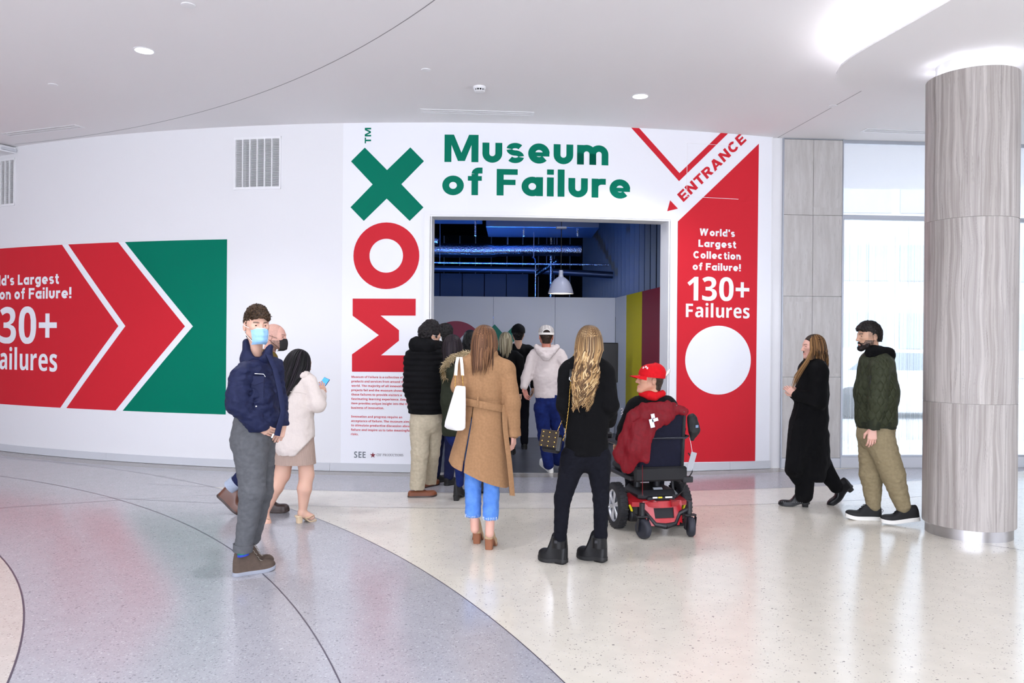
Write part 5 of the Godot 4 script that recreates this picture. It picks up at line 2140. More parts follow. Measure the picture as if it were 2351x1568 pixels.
# long hair: locks swept from the scalp; path made of guide points in the head frame
func long_hair(parent: Node, frame: Transform3D, o: Dictionary, m: Material) -> MeshInstance3D:
	var mb := MB.new()
	var rng := RandomNumberGenerator.new()
	rng.seed = o.get("seed", 4)
	var n: int = o.get("n", 220)
	var cols: Array = o.cols
	var len0: float = o.get("len", 0.4)
	var wave: float = o.get("wave", 0.0)
	var wl: float = o.get("wl", 0.12)
	var seg: int = o.get("seg", 18)
	var open_a: float = o.get("open", 0.9)      # half angle around the face left free
	var drop: Vector3 = o.get("drop", Vector3(0, -1, 0))
	var rad: float = o.get("r", 0.0075)
	var wid: float = o.get("wid", 0.10)
	var slab: float = o.get("behind", 0.07)     # how far behind the head's centre the hair may hang
	for k in n:
		# root on the skull, denser to the crown
		var az := rng.randf_range(open_a, TAU - open_a)
		var el := deg_to_rad(lerpf(o.get("el0", -5.0), 89.0, pow(rng.randf(), 0.4)))
		var dir := V3(sin(az) * cos(el), sin(el), cos(az) * cos(el))
		var p := V3(0, 0.036, -0.012) + V3(dir.x * 0.074, dir.y * 0.082, dir.z * 0.095)
		var v := V3(dir.x, 0, dir.z * 0.8 - 0.15) + drop * 0.25
		v = (v - dir * v.dot(dir) + dir * 0.06).normalized()
		var path := PackedVector3Array()
		var rr := PackedFloat32Array()
		var ln := len0 * rng.randf_range(0.8, 1.06) + (0.09 if el > 0.8 else 0.0)
		var step := ln / seg
		var ph := az * 5.0 + el * 1.5 + rng.randf_range(-0.5, 0.5)
		var wv := rng.randf_range(0.7, 1.2) * wave
		var ax := az + rng.randf_range(-0.4, 0.4)
		var lane := p.x * rng.randf_range(0.9, 1.25)
		for q in seg + 1:
			var t := float(q) / seg
			path.append(p)
			rr.append(rad * (0.55 + 0.6 * sin(PI * minf(t * 1.3, 0.75))) * (1.0 - 0.75 * smoothstep(0.75, 1.0, t)))
			v = v.lerp(drop, 0.3).normalized()
			var pn := p + v * step
			# stay outside the skull and neck
			var e := V3((pn.x) / 0.084, (pn.y - 0.036) / 0.094, (pn.z + 0.012) / 0.107)
			if e.length() < 1.0:
				e = e.normalized()
				pn = V3(e.x * 0.084, e.y * 0.094 + 0.036, e.z * 0.107 - 0.012)
			if pn.y < -0.05:
				var nk := V3(pn.x / 0.066, 0, (pn.z + 0.04) / 0.07)
				if nk.length() < 1.0:
					nk = nk.normalized()
					pn = V3(nk.x * 0.066, pn.y, nk.z * 0.07 - 0.04)
				# gather towards its lane behind the shoulders
				pn.x = lerpf(pn.x, clampf(lane * 1.15 + o.get("sway", 0.0) * t, -wid, wid), 0.12)
				if pn.y < -0.15 and o.get("back_only", true):
					pn.z = lerpf(pn.z, minf(pn.z, -slab - 0.05 * smoothstep(-0.15, -0.35, pn.y)), 0.35)
			p = pn
		if wave > 0.0:
			for q in path.size():
				var t := float(q) / seg
				var amp := wv * smoothstep(0.3, 0.75, t)
				var a := TAU * (path[q].y / wl) + ph
				path[q] += V3(cos(ax) * amp * sin(a), 0, sin(ax) * amp * 0.7 * sin(a) - absf(amp) * 0.2) + V3(amp * 0.4 * cos(a * 1.0), 0, 0)
		for q in path.size():
			path[q] = frame * path[q]
		mb.c = cols[rng.randi() % cols.size()]
		var first := mb.v.size()
		mb.tube(path, rr, 6, o.get("flat", 0.5))
		if o.has("root"):   # darker grown-out roots
			var rc: Color = o.root
			var reach := rng.randf_range(0.25, 0.5)
			for q in range(first, mini(first + 6 * (seg + 1), mb.col.size())):
				var t := float((q - first) / 6) / seg
				mb.col[q] = rc.lerp(mb.c, smoothstep(0.0, reach, t))
	var o2 := part(o.get("called", "hair"), mb, m, parent)
	return o2

# scalp under the locks, so that no skin shows between them
func scalp(frame: Transform3D, c: Color, line := 0.055) -> Local:
	var f := Local.new()
	f.frame = frame
	f.cell = 0.007
	f.ball(V3(0, 0.038, -0.016), V3(0.083, 0.092, 0.105), 0.01)
	f.cap(V3(0, -0.01, -0.06), 0.055, V3(0, -0.09, -0.055), 0.055, 0.02)
	f.ball(V3(0, -0.05, 0.1), V3(0.085, 0.115, 0.085), 0.012, true)
	f.planes = [[V3(0, -0.35, 0.94), line]]
	f.colour = func(_p: Vector3) -> Color: return c
	return f


# ================================================================= people
func lin(r: int, g: int, b: int) -> Color:
	return rgb(r, g, b).srgb_to_linear()

func people_materials() -> void:
	var sk := mat(Color(1, 1, 1), 0.5, 0.0, 0.4)
	sk.vertex_color_use_as_albedo = true
	sk.subsurf_scatter_enabled = true
	sk.subsurf_scatter_strength = 0.12
	M.skin = sk
	var hr := mat(Color(1, 1, 1), 0.5, 0.0, 0.3)
	hr.vertex_color_use_as_albedo = true
	M.hair = hr
	var ey := mat(Color(1, 1, 1), 0.15)
	ey.vertex_color_use_as_albedo = true
	M.eye = ey
	M.navy = cloth(rgb(30, 36, 68), 0.62, 4.0, 0.5, 0.06, 0.1)
	M.charcoal = cloth(rgb(96, 97, 100), 0.9, 5.0)
	M.khaki = cloth(rgb(196, 184, 160), 0.9, 5.0)
	M.khaki_dark = cloth(rgb(150, 136, 106), 0.9, 5.0)
	M.black_cloth = cloth(rgb(10, 10, 13), 0.85, 5.0, 0.4, 0.06, 0.04)
	M.black_wool = cloth(rgb(7, 7, 9), 0.95, 6.0, 0.6, 0.06, 0.03)
	M.black_denim = cloth(rgb(14, 15, 24), 0.9, 6.0, 0.5, 0.06, 0.03)
	M.olive = cloth(rgb(56, 60, 42), 0.62, 4.0, 0.4)
	M.dark_olive = cloth(rgb(44, 48, 36), 0.85, 4.0)
	M.mustard = cloth(rgb(112, 92, 38), 0.8, 4.0)
	M.cream_wool = cloth(rgb(222, 210, 202), 0.95, 9.0, 0.7, 0.02, 0.2)
	M.taupe_knit = knit_mat(rgb(172, 150, 138))
	M.camel = cloth(rgb(168, 128, 92), 0.95, 7.0, 0.9, 0.07, 0.2)
	M.oat = cloth(rgb(214, 202, 198), 0.95, 9.0, 0.5, 0.02, 0.15)
	M.denim_light = denim(rgb(106, 152, 222), rgb(76, 122, 200))
	M.denim_blue = denim(rgb(26, 44, 104), rgb(14, 24, 72))
	M.denim_navy = denim(rgb(34, 40, 76), rgb(22, 26, 56))
	M.denim_cuff = cloth(rgb(168, 178, 196), 0.9, 6.0)
	M.leather_brown = mat(rgb(92, 52, 34), 0.35)
	M.leather_dark = mat(rgb(52, 34, 28), 0.4)
	M.moc_brown = mat(rgb(122, 66, 36), 0.55)
	M.suede_taupe = cloth(rgb(96, 82, 72), 0.85, 6.0)
	M.suede_tan = cloth(rgb(196, 166, 130), 0.9, 6.0)
	M.wood_heel = mat(rgb(142, 88, 58), 0.5)
	M.nude = mat(rgb(214, 190, 156), 0.35)
	M.boot_black = mat(rgb(11, 11, 14), 0.4, 0.0, 0.4)
	M.matte_black = mat(rgb(14, 14, 16), 0.7)
	M.rubber_white = mat(rgb(232, 230, 224), 0.6)
	M.rubber_grey = mat(rgb(150, 154, 164), 0.6)
	M.gold = mat(rgb(212, 170, 84), 0.25, 1.0)
	M.chrome = mat(rgb(220, 222, 226), 0.15, 1.0)
	M.white_leather = mat(rgb(240, 238, 234), 0.45)
	M.mask_blue = cloth(rgb(158, 204, 244), 0.8, 8.0, 0.3, 0.04, 0.1)
	M.mask_white = mat(rgb(240, 242, 244), 0.8)
	M.red_cap = cloth(rgb(214, 22, 32), 0.85, 6.0, 0.5, 0.05, 0.1)
	M.red_jacket = cloth(rgb(124, 16, 28), 0.5, 5.0, 0.5, 0.08, 0.1)
	M.lace_grey = mat(rgb(150, 140, 128), 0.8)

func denim(a: Color, b: Color) -> StandardMaterial3D:
	var m := mat(Color(1, 1, 1), 0.9, 0.0, 0.3)
	m.uv1_triplanar = true
	m.uv1_scale = Vector3(2.2, 2.2, 2.2)
	m.albedo_texture = noise_tex(0.018, b, a, 256, 5, int(a.r * 255.0))
	m.normal_enabled = true
	m.normal_texture = tex("weave", func(): return weave_tex())
	m.normal_scale = 0.6
	return m

func knit_mat(c: Color) -> StandardMaterial3D:
	var m := mat(c, 0.95, 0.0, 0.2)
	m.uv1_triplanar = true
	m.uv1_scale = Vector3(4, 4, 4)
	m.heightmap_enabled = true
	m.heightmap_scale = 0.25
	m.heightmap_texture = tex("ribs", func(): return rib_tex())
	return m

func rib_tex() -> Texture2D:
	var im := Image.create(256, 64, false, Image.FORMAT_RGB8)
	for y in 64:
		for x in 256:
			var h := 0.5 + 0.5 * sin(x * TAU / 10.667) * (0.85 + 0.15 * sin(y * TAU / 8.0))
			im.set_pixel(x, y, Color(h, h, h))
	return ImageTexture.create_from_image(im)

func field(cell := 0.011, amp := 0.005, freq := 13.0, sc := Vector3.ONE, sd := 1) -> Field:
	var f := Field.new()
	f.cell = cell
	f.fold = noise(freq, 2, FastNoiseLite.TYPE_SIMPLEX_SMOOTH, sd)
	f.fold_amp = amp
	f.fold_scale = sc
	return f

# the body inside the clothes: the same limbs, thinner; joined with head and hands into one mesh
func body(parent: Node, clothes: Array, bare: Array, skin: Color, extra := []) -> void:
	var f := Field.new()
	f.cell = 0.028
	for g in clothes:
		for i in g.A.size():
			if g.sub[i]:
				continue
			var r0: float = maxf(0.03, g.ra[i] * 0.72)
			var r1: float = maxf(0.03, (g.ra[i] + g.rd[i]) * 0.72)
			var a := Vector3(g.A[i].x / g.sx[i], g.A[i].y, g.A[i].z / g.sz[i])
			var b: Vector3 = g.A[i] + g.BA[i]
			b = Vector3(b.x / g.sx[i], b.y, b.z / g.sz[i])
			for q in g.planes:   # stay inside the hem
				if q[0].y < -0.9:
					b.y = maxf(b.y, -q[1] + r1 + 0.01)
					a.y = maxf(a.y, -q[1] + r0 + 0.01)
			f.cap(a, r0, b, r1, 0.03, 1.0 / g.sz[i], 1.0 / g.sx[i])
	f.colour = func(_p: Vector3) -> Color: return skin
	var all := [f]
	all.append_array(bare)
	later("body", all, M.skin, parent)

func mask(parent: Node, frame: Transform3D, m: Material, o := {}) -> void:
	var mb := MB.new()
	var rows := []
	var nv := 15
	var nu := 17
	for i in nv:
		var v := float(i) / (nv - 1)
		var r := PackedVector3Array()
		for j in nu:
			var u := -1.0 + 2.0 * j / (nu - 1)
			var w := lerpf(0.062, 0.05, v)
			var y := lerpf(o.get("top", 0.002), -0.118, v) + 0.006 * u * u * (1.0 - 2.0 * v)
			var zmid := 0.116 + 0.012 * sin(PI * pow(v, 0.75)) + 0.006 * v - 0.026 * smoothstep(0.86, 1.0, v)
			var z := zmid - (0.048 + 0.012 * (1.0 - v)) * u * u - (0.010 * (1.0 - v) * exp(-20.0 * pow(absf(u) - 0.45, 2.0)))
			if o.get("pleats", true):
				z += 0.0025 * sin(v * 19.0) * (1.0 - u * u * 0.6)
			r.append(frame * V3(u * w, y, z))
		rows.append(r)
	mb.grid(rows, false, true)
	var mk := part("face_mask", mb, m, parent)
	if o.get("band", false):
		var bm := MB.new()
		var p := PackedVector3Array()
		for j in nu:
			var u := -1.0 + 2.0 * j / (nu - 1)
			p.append(rows[0][j])
		bm.tube(p, PackedFloat32Array([0.0035]), 6)
		part("edge_band", bm, M.mask_white, mk)
	for s in [-1, 1]:
		var e: int = nu - 1 if s > 0 else 0
		for q in [[1, 0.012], [nv - 4, -0.026]]:
			var a: Vector3 = rows[q[0]][e]
			var b := frame * V3(s * 0.086, q[1], -0.016)
			var c := (a + b) * 0.5 + frame.basis * V3(s * 0.006, 0, 0)
			var lm := MB.new()
			lm.tube(PackedVector3Array([a, c, b]), PackedFloat32Array([0.0018]), 5)
			part("ear_loop", lm, o.get("loop", M.mask_white), mk)

func cap_hat(parent_frame: Transform3D, o: Dictionary) -> Array:
	# crown as a field around the skull, brim as a curved sheet; returns [crown mesh builder, brim mesh builder]
	var cr := MB.new()
	parent_frame = parent_frame * Transform3D(Basis.from_scale(V3(1.09, 1.06, 1.06)), V3(0, 0.006, 0))
	var rows := []
	for i in 13:
		var t := i / 12.0 * PI * 0.5
		var r := PackedVector3Array()
		for j in 36:
			var a := TAU * j / 36.0
			var rx := 0.0865 * cos(t) + 0.001
			var rz := 0.108 * cos(t) + 0.001
			var y := 0.045 + 0.088 * pow(sin(t), 0.85)
			r.append(parent_frame * V3(rx * sin(a), y - 0.006 * cos(a), rz * cos(a) - 0.012 - 0.006 * sin(t)))
		rows.append(r)
	# lower band
	var low := PackedVector3Array()
	for j in 36:
		var a := TAU * j / 36.0
		low.append(parent_frame * V3(0.088 * sin(a), 0.018 - 0.004 * cos(a), 0.109 * cos(a) - 0.012))
	rows.push_front(low)
	cr.grid(rows, true)
	var br := MB.new()
	var br_rows := []
	for i in 7:
		var t := i / 6.0
		var r := PackedVector3Array()
		for j in 17:
			var u := -1.0 + 2.0 * j / 16.0
			var a := u * 0.95
			var p0 := V3(0.087 * sin(a), 0.022, 0.108 * cos(a) - 0.012)
			var reach := 0.075 * sqrt(maxf(0.0, 1.0 - pow(absf(u), 2.6)))
			r.append(parent_frame * (p0 + V3(0, -0.012 * t - 0.02 * u * u * t, reach * t)))
		br_rows.append(r)
	br.grid(br_rows, false, true)
	return [cr, br]

# flat wavy ribbon, for belts, straps and tails
func ribbon(mb: MB, path: PackedVector3Array, width: Vector3, thick := 0.004) -> void:
	var rows := []
	for i in path.size():
		var t := (path[mini(i + 1, path.size() - 1)] - path[maxi(0, i - 1)]).normalized()
		var nn := t.cross(width).normalized() * thick * 0.5
		rows.append(PackedVector3Array([path[i] - width * 0.5 + nn, path[i] + width * 0.5 + nn, path[i] + width * 0.5 - nn, path[i] - width * 0.5 - nn]))
	mb.grid(rows, true, true)

# a sheet hung over a set of section rings: skirt or coat tail with free hem; rings of (centre, rx, rz) seen from above
func skirt(rings: Array, segs := 48, flutes := 0.0, a0 := 0.0, a1 := TAU, hem = null) -> MB:
	var mb := MB.new()
	var full := absf(a1 - a0 - TAU) < 0.001
	for layer in 2:
		var rows := []
		for q in rings.size():
			var r := PackedVector3Array()
			var g: float = 0.0 if layer == 0 else -0.008
			for k in segs + (0 if full else 1):
				var a := a0 + (a1 - a0) * k / segs
				var t := float(q) / maxi(1, rings.size() - 1)
				var w := 1.0 + flutes * t * sin(a * 7.0 + 1.3) + flutes * 0.6 * t * sin(a * 4.0)
				var c: Vector3 = rings[q][0]
				var p := c + V3((rings[q][1] + g) * w * sin(a), 0, (rings[q][2] + g) * w * cos(a))
				if hem != null:
					p.y += hem.call(a, t)
				r.append(p)
			rows.append(r)
		mb.grid(rows, full, layer == 0)
		if layer == 1:
			pass
	return mb

func chain(mb: MB, path: PackedVector3Array, pitch := 0.012, r := 0.0045) -> void:
	var left := 0.0
	var k := 0
	for i in path.size() - 1:
		var a := path[i]
		var b := path[i + 1]
		var L := a.distance_to(b)
		var d := (b - a).normalized()
		var s := -left
		while s < L:
			if s >= 0:
				var c := a + d * s
				var side := d.cross(Vector3.UP if k % 2 == 0 else Vector3(0.7, 0.1, 0.7)).normalized()
				mb.tube(PackedVector3Array([c - d * pitch * 0.55, c - d * pitch * 0.2 + side * r, c + d * pitch * 0.3 + side * r * 0.5, c + d * pitch * 0.6]), PackedFloat32Array([0.0024]), 5)
				k += 1
			s += pitch
		left = fposmod(L + left, pitch)

func person(at: Vector3, label: String) -> Node3D:
	return thing("person", label, "person", at)

const SKIN_LIGHT := Color(0.66, 0.40, 0.30)
const SKIN_PINK := Color(0.68, 0.39, 0.31)
const SKIN_TAN := Color(0.56, 0.33, 0.225)

func person_navy() -> void:
	var t := person(V3(-1.732, 0.000, -5.273), "man in a navy zip jacket, grey trousers and a blue face mask")
	var hf := head_frame(V3(0.013, 1.659, 0.000), 0.62, -0.02, 0.0, 0.98)
	var jk := field(0.0095, 0.014, 13.0, V3(0.8, 1.2, 0.8), 2)
	jk.cap(V3(0.024, 1.360, 0.000), 0.0908, V3(0.025, 1.205, 0.000), 0.1230, 0.05, 1.25)
	jk.cap(V3(0.025, 1.205, 0.000), 0.1230, V3(0.048, 1.021, 0.010), 0.1316, 0.05, 1.2)
	jk.cap(V3(-0.010, 1.371, 0.140), 0.0570, V3(0.069, 1.385, -0.140), 0.0601, 0.06)
	jk.cap(V3(-0.036, 1.327, 0.180), 0.0651, V3(-0.044, 1.162, 0.210), 0.0675, 0.05)
	jk.cap(V3(-0.044, 1.162, 0.210), 0.0675, V3(0.059, 1.032, 0.170), 0.0539, 0.04)
	jk.cap(V3(0.059, 1.032, 0.170), 0.0510, V3(0.087, 1.002, 0.150), 0.0455, 0.03)
	jk.cap(V3(0.087, 1.372, -0.160), 0.0634, V3(0.104, 1.132, -0.180), 0.0606, 0.05)
	jk.cap(V3(0.104, 1.132, -0.180), 0.0606, V3(0.168, 1.007, -0.080), 0.0446, 0.04)
	jk.planes = [[V3(0.12, -1, 0).normalized(), -0.958]]
	later("jacket", [jk], M.navy, t)
	# stand collar, open at the front
	var co := field(0.007, 0.002, 20.0)
	co.cap(V3(-0.029, 1.430, 0.000), 0.0527, V3(-0.048, 1.550, 0.000), 0.0293, 0.02, 1.5)
	co.cap(V3(-0.035, 1.441, 0.000), 0.0586, V3(0.070, 1.454, 0.000), 0.0498, 0.02, 1.3)
	co.cap(V3(0.082, 1.455, 0.020), 0.0467, V3(0.117, 1.525, 0.030), 0.0175, 0.02, 1.3)
	co.cap(V3(0.017, 1.542, 0.000), 0.0439, V3(0.018, 1.410, 0.000), 0.0439, 0.01, 1.0, 1.0, true)
	co.cap(V3(0.017, 1.600, 0.020), 0.0584, V3(0.042, 1.496, 0.060), 0.0434, 0.01, 1.0, 1.0, true)
	later("collar", [co], M.navy, t)
	# placket along the open front, chest pocket with flap, zips
	var pl := MB.new()
	ribbon(pl, PackedVector3Array([V3(0.117, 1.471, 0.075), V3(0.168, 1.370, 0.090), V3(0.204, 1.227, 0.100), V3(0.225, 1.098, 0.100), V3(0.186, 0.940, 0.100)]), V3(0.029, -0.009, -0.020), 0.012)
	part("placket", pl, M.navy, t)
	var pk := MB.new()
	var pf := func(x: float, y: float, d: float) -> Vector3: return V3(0.048, 1.278, 0.000) + V3(x, y, 0.152 + d - 0.35 * (x - 0.02) * (x - 0.02) - x * 0.28)
	pk.prism(arr2([V2(-0.052, 0.06), V2(0.062, 0.052), V2(0.06, -0.1), V2(-0.052, -0.1)]), pf, 0.0, 0.008)
	part("pocket", pk, M.navy, t)
	var fl := MB.new()
	fl.prism(arr2([V2(-0.056, 0.062), V2(0.066, 0.054), V2(0.064, 0.02), V2(0.01, -0.004), V2(-0.054, 0.022)]), pf, 0.008, 0.016)
	part("pocket_flap", fl, M.navy, t)
	var zp := MB.new()
	zp.tube(PackedVector3Array([pf.call(-0.056, 0.074, 0.006), pf.call(0.06, 0.068, 0.006), pf.call(0.07, 0.05, 0.006)]), PackedFloat32Array([0.0028]), 6)
	part("zip", zp, M.chrome, t)
	var zt := MB.new()
	zt.box(V3(0.162, 0.939, 0.115), V3(0.012, 0.03, 0.004), Basis(Vector3.BACK, -0.4), 0.002)
	part("zip_pull", zt, M.chrome, t)
	for q in [V3(0.091, 1.143, 0.235), V3(0.047, 0.967, 0.150)]:
		var st := MB.new()
		st.lathe([V2(0.0, 0.004), V2(0.005, 0.003), V2(0.006, 0.0)], 12, q, Basis(Vector3.RIGHT, PI / 2))
		part("snap", st, M.chrome, t)
	var tr := field(0.0095, 0.006, 16.0, V3(1, 1.4, 1), 5)
	tr.cap(V3(-0.008, 0.999, 0.000), 0.1230, V3(-0.013, 0.911, 0.000), 0.1347, 0.05, 1.25)
	tr.cap(V3(-0.001, 0.891, 0.070), 0.1185, V3(0.026, 0.565, 0.100), 0.0805, 0.03)
	tr.cap(V3(0.026, 0.565, 0.100), 0.0805, V3(-0.033, 0.208, 0.080), 0.0577, 0.03)
	tr.cap(V3(0.020, 0.872, -0.080), 0.1011, V3(0.022, 0.522, -0.120), 0.0719, 0.02)
	tr.cap(V3(0.022, 0.522, -0.120), 0.0719, V3(-0.055, 0.194, -0.160), 0.0543, 0.02)
	tr.planes = [[V3(0, -1, 0), -0.153]]
	later("trousers", [tr], M.charcoal, t)
	var cf := MB.new()
	cf.tube(PackedVector3Array([V3(-0.036, 0.217, 0.080), V3(-0.040, 0.168, 0.080)]), PackedFloat32Array([0.0659, 0.0630]), 24)
	part("trouser_cuff", cf, M.charcoal, t)
	var so := MB.new()
	for k in 3:
		so.c = [lin(150, 170, 210), lin(30, 130, 90), lin(50, 70, 180)][k]
		so.tube(PackedVector3Array([V3(-0.038, 0.179, 0.080) - V3(0, 0.013 * k, 0), V3(-0.038, 0.179, 0.080) - V3(-0.002, 0.013 * k + 0.014, 0)]), PackedFloat32Array([0.0381]), 16)
	part("sock", so, M.hair, t)
	var sh := {"w": 0.1, "sole": 0.024, "collar": 0.135, "toe_h": 0.05, "cfront": 0.40, "sole_m": M.rubber_grey, "upper_m": M.suede_taupe, "laces": 5, "lace_m": M.lace_grey}
	shoe(t, "shoe", V3(-0.109, 0.000, 0.071), V3(0.118, 0.000, -0.104), sh)
	shoe(t, "shoe", V3(-0.126, 0.000, -0.077), V3(0.078, 0.000, -0.207), sh)
	var lh := hand_field(V3(0.171, 0.993, -0.070), V3(-0.012, -0.064, 0.030), V3(-0.4, 0, -0.9), 1.0, 1.1, SKIN_LIGHT, 0.95)
	var rh := hand_field(V3(0.076, 1.008, 0.150), V3(0.059, -0.041, -0.050), V3(-0.3, 0.2, -0.9), -1.0, 0.3, SKIN_LIGHT, 0.9)
	var hd := head_field(hf, SKIN_LIGHT, {"hair": Color(0.05, 0.03, 0.02), "brow": 0.75, "cell": 0.0038})
	body(t, [jk, tr], [hd, lh, rh], SKIN_LIGHT)
	eyes(t, hf, 0.45)
	later("hair", [short_hair(hf, {"a": Color(0.010, 0.006, 0.004), "b": Color(0.075, 0.044, 0.025), "amp": 0.015, "freq": 60.0, "top": 0.018, "thick": 0.004, "fringe": 0.01, "fringe_x": 0.012, "line": 0.10})], M.hair, t)
	mask(t, hf, M.mask_blue, {"band": true, "top": -0.011})

func person_bald() -> void:
	var t := person(V3(-2.093, 0.000, -7.132), "bald man with a black face mask striding behind the navy jacket")
	var hf := head_frame(V3(-0.068, 1.593, 0.000), 1.5, -0.08, 0.0, 1.0)
	var jk := field(0.013, 0.006, 13.0, Vector3.ONE, 8)
	jk.cap(V3(-0.146, 1.370, 0.000), 0.1030, V3(-0.160, 1.112, 0.000), 0.1189, 0.05, 1.4)
	jk.cap(V3(-0.160, 1.112, 0.000), 0.1189, V3(-0.181, 0.835, 0.000), 0.1189, 0.05, 1.3)
	jk.cap(V3(-0.076, 1.398, 0.150), 0.0776, V3(-0.234, 1.390, -0.150), 0.0769, 0.05)
	jk.cap(V3(-0.059, 1.383, 0.180), 0.0657, V3(-0.096, 1.106, 0.200), 0.0616, 0.04)
	jk.cap(V3(-0.096, 1.106, 0.200), 0.0616, V3(-0.039, 0.893, 0.180), 0.0502, 0.04)
	jk.cap(V3(-0.243, 1.364, -0.180), 0.0650, V3(-0.280, 1.078, -0.200), 0.0611, 0.04)
	jk.cap(V3(-0.280, 1.078, -0.200), 0.0611, V3(-0.190, 0.877, -0.180), 0.0487, 0.04)
	later("jacket", [jk], M.mustard, t)
	var tr := field(0.013, 0.005, 16.0, Vector3.ONE, 9)
	tr.cap(V3(-0.173, 0.835, 0.000), 0.1109, V3(-0.173, 0.756, 0.000), 0.1149, 0.04, 1.25)
	tr.cap(V3(-0.167, 0.727, 0.090), 0.0978, V3(-0.239, 0.413, 0.090), 0.0743, 0.03)
	tr.cap(V3(-0.239, 0.413, 0.090), 0.0743, V3(-0.398, 0.265, 0.080), 0.0588, 0.03)
	tr.cap(V3(-0.177, 0.705, -0.090), 0.1003, V3(-0.118, 0.385, -0.090), 0.0722, 0.03)
	tr.cap(V3(-0.118, 0.385, -0.090), 0.0722, V3(-0.170, 0.109, -0.060), 0.0559, 0.03)
	later("jeans", [tr], M.denim_navy, t)
	for q in [[V3(-0.374, 0.289, 0.082), V3(-0.437, 0.237, 0.080), 0.0654], [V3(-0.159, 0.153, -0.062), V3(-0.174, 0.077, -0.060), 0.0614]]:
		var cf := MB.new()
		cf.tube(PackedVector3Array([q[0], q[1]]), PackedFloat32Array([q[2]]), 20)
		part("jean_cuff", cf, M.denim_cuff, t)
	var o := {"w": 0.1, "sole": 0.02, "heel": 0.0, "collar": 0.12, "toe_h": 0.058, "cfront": 0.4, "sole_m": M.leather_dark, "upper_m": M.leather_brown, "laces": 3, "lace_m": M.leather_dark}
	shoe(t, "shoe", V3(-0.550, 0.166, 0.080), V3(-0.337, -0.025, 0.080), o.merged({"lean": V3(0.02, 0.02, 0)}))
	var o2 := o.merged({"upper_m": M.leather_dark, "collar": 0.10}, true)
	shoe(t, "shoe", V3(-0.196, 0.000, 0.008), V3(0.078, 0.000, -0.003), o2)
	var hd := head_field(hf, SKIN_PINK, {"hair": Color(0.10, 0.07, 0.055), "stubble": 0.28, "beard": 0.7, "brow": 0.6})
	var hands := [hand_field(V3(-0.031, 0.881, 0.180), V3(0.024, -0.079, 0.000), V3(0, 0, -1), -1.0, 0.5, SKIN_PINK), hand_field(V3(-0.182, 0.865, -0.180), V3(0.024, -0.079, 0.000), V3(0, 0, 1), 1.0, 0.5, SKIN_PINK)]
	body(t, [jk, tr], [hd] + hands, SKIN_PINK)
	eyes(t, hf, 0.0)
	mask(t, hf, M.matte_black, {"pleats": false, "loop": M.matte_black, "top": -0.006})
	var er := MB.new()
	er.lathe([V2(0.007, -0.003), V2(0.010, -0.002), V2(0.010, 0.002), V2(0.007, 0.003)], 16, hf * V3(0.092, -0.030, -0.008), hf.basis.orthonormalized() * Basis(Vector3.BACK, PI / 2))
	part("ear_ring", er, M.matte_black, t)

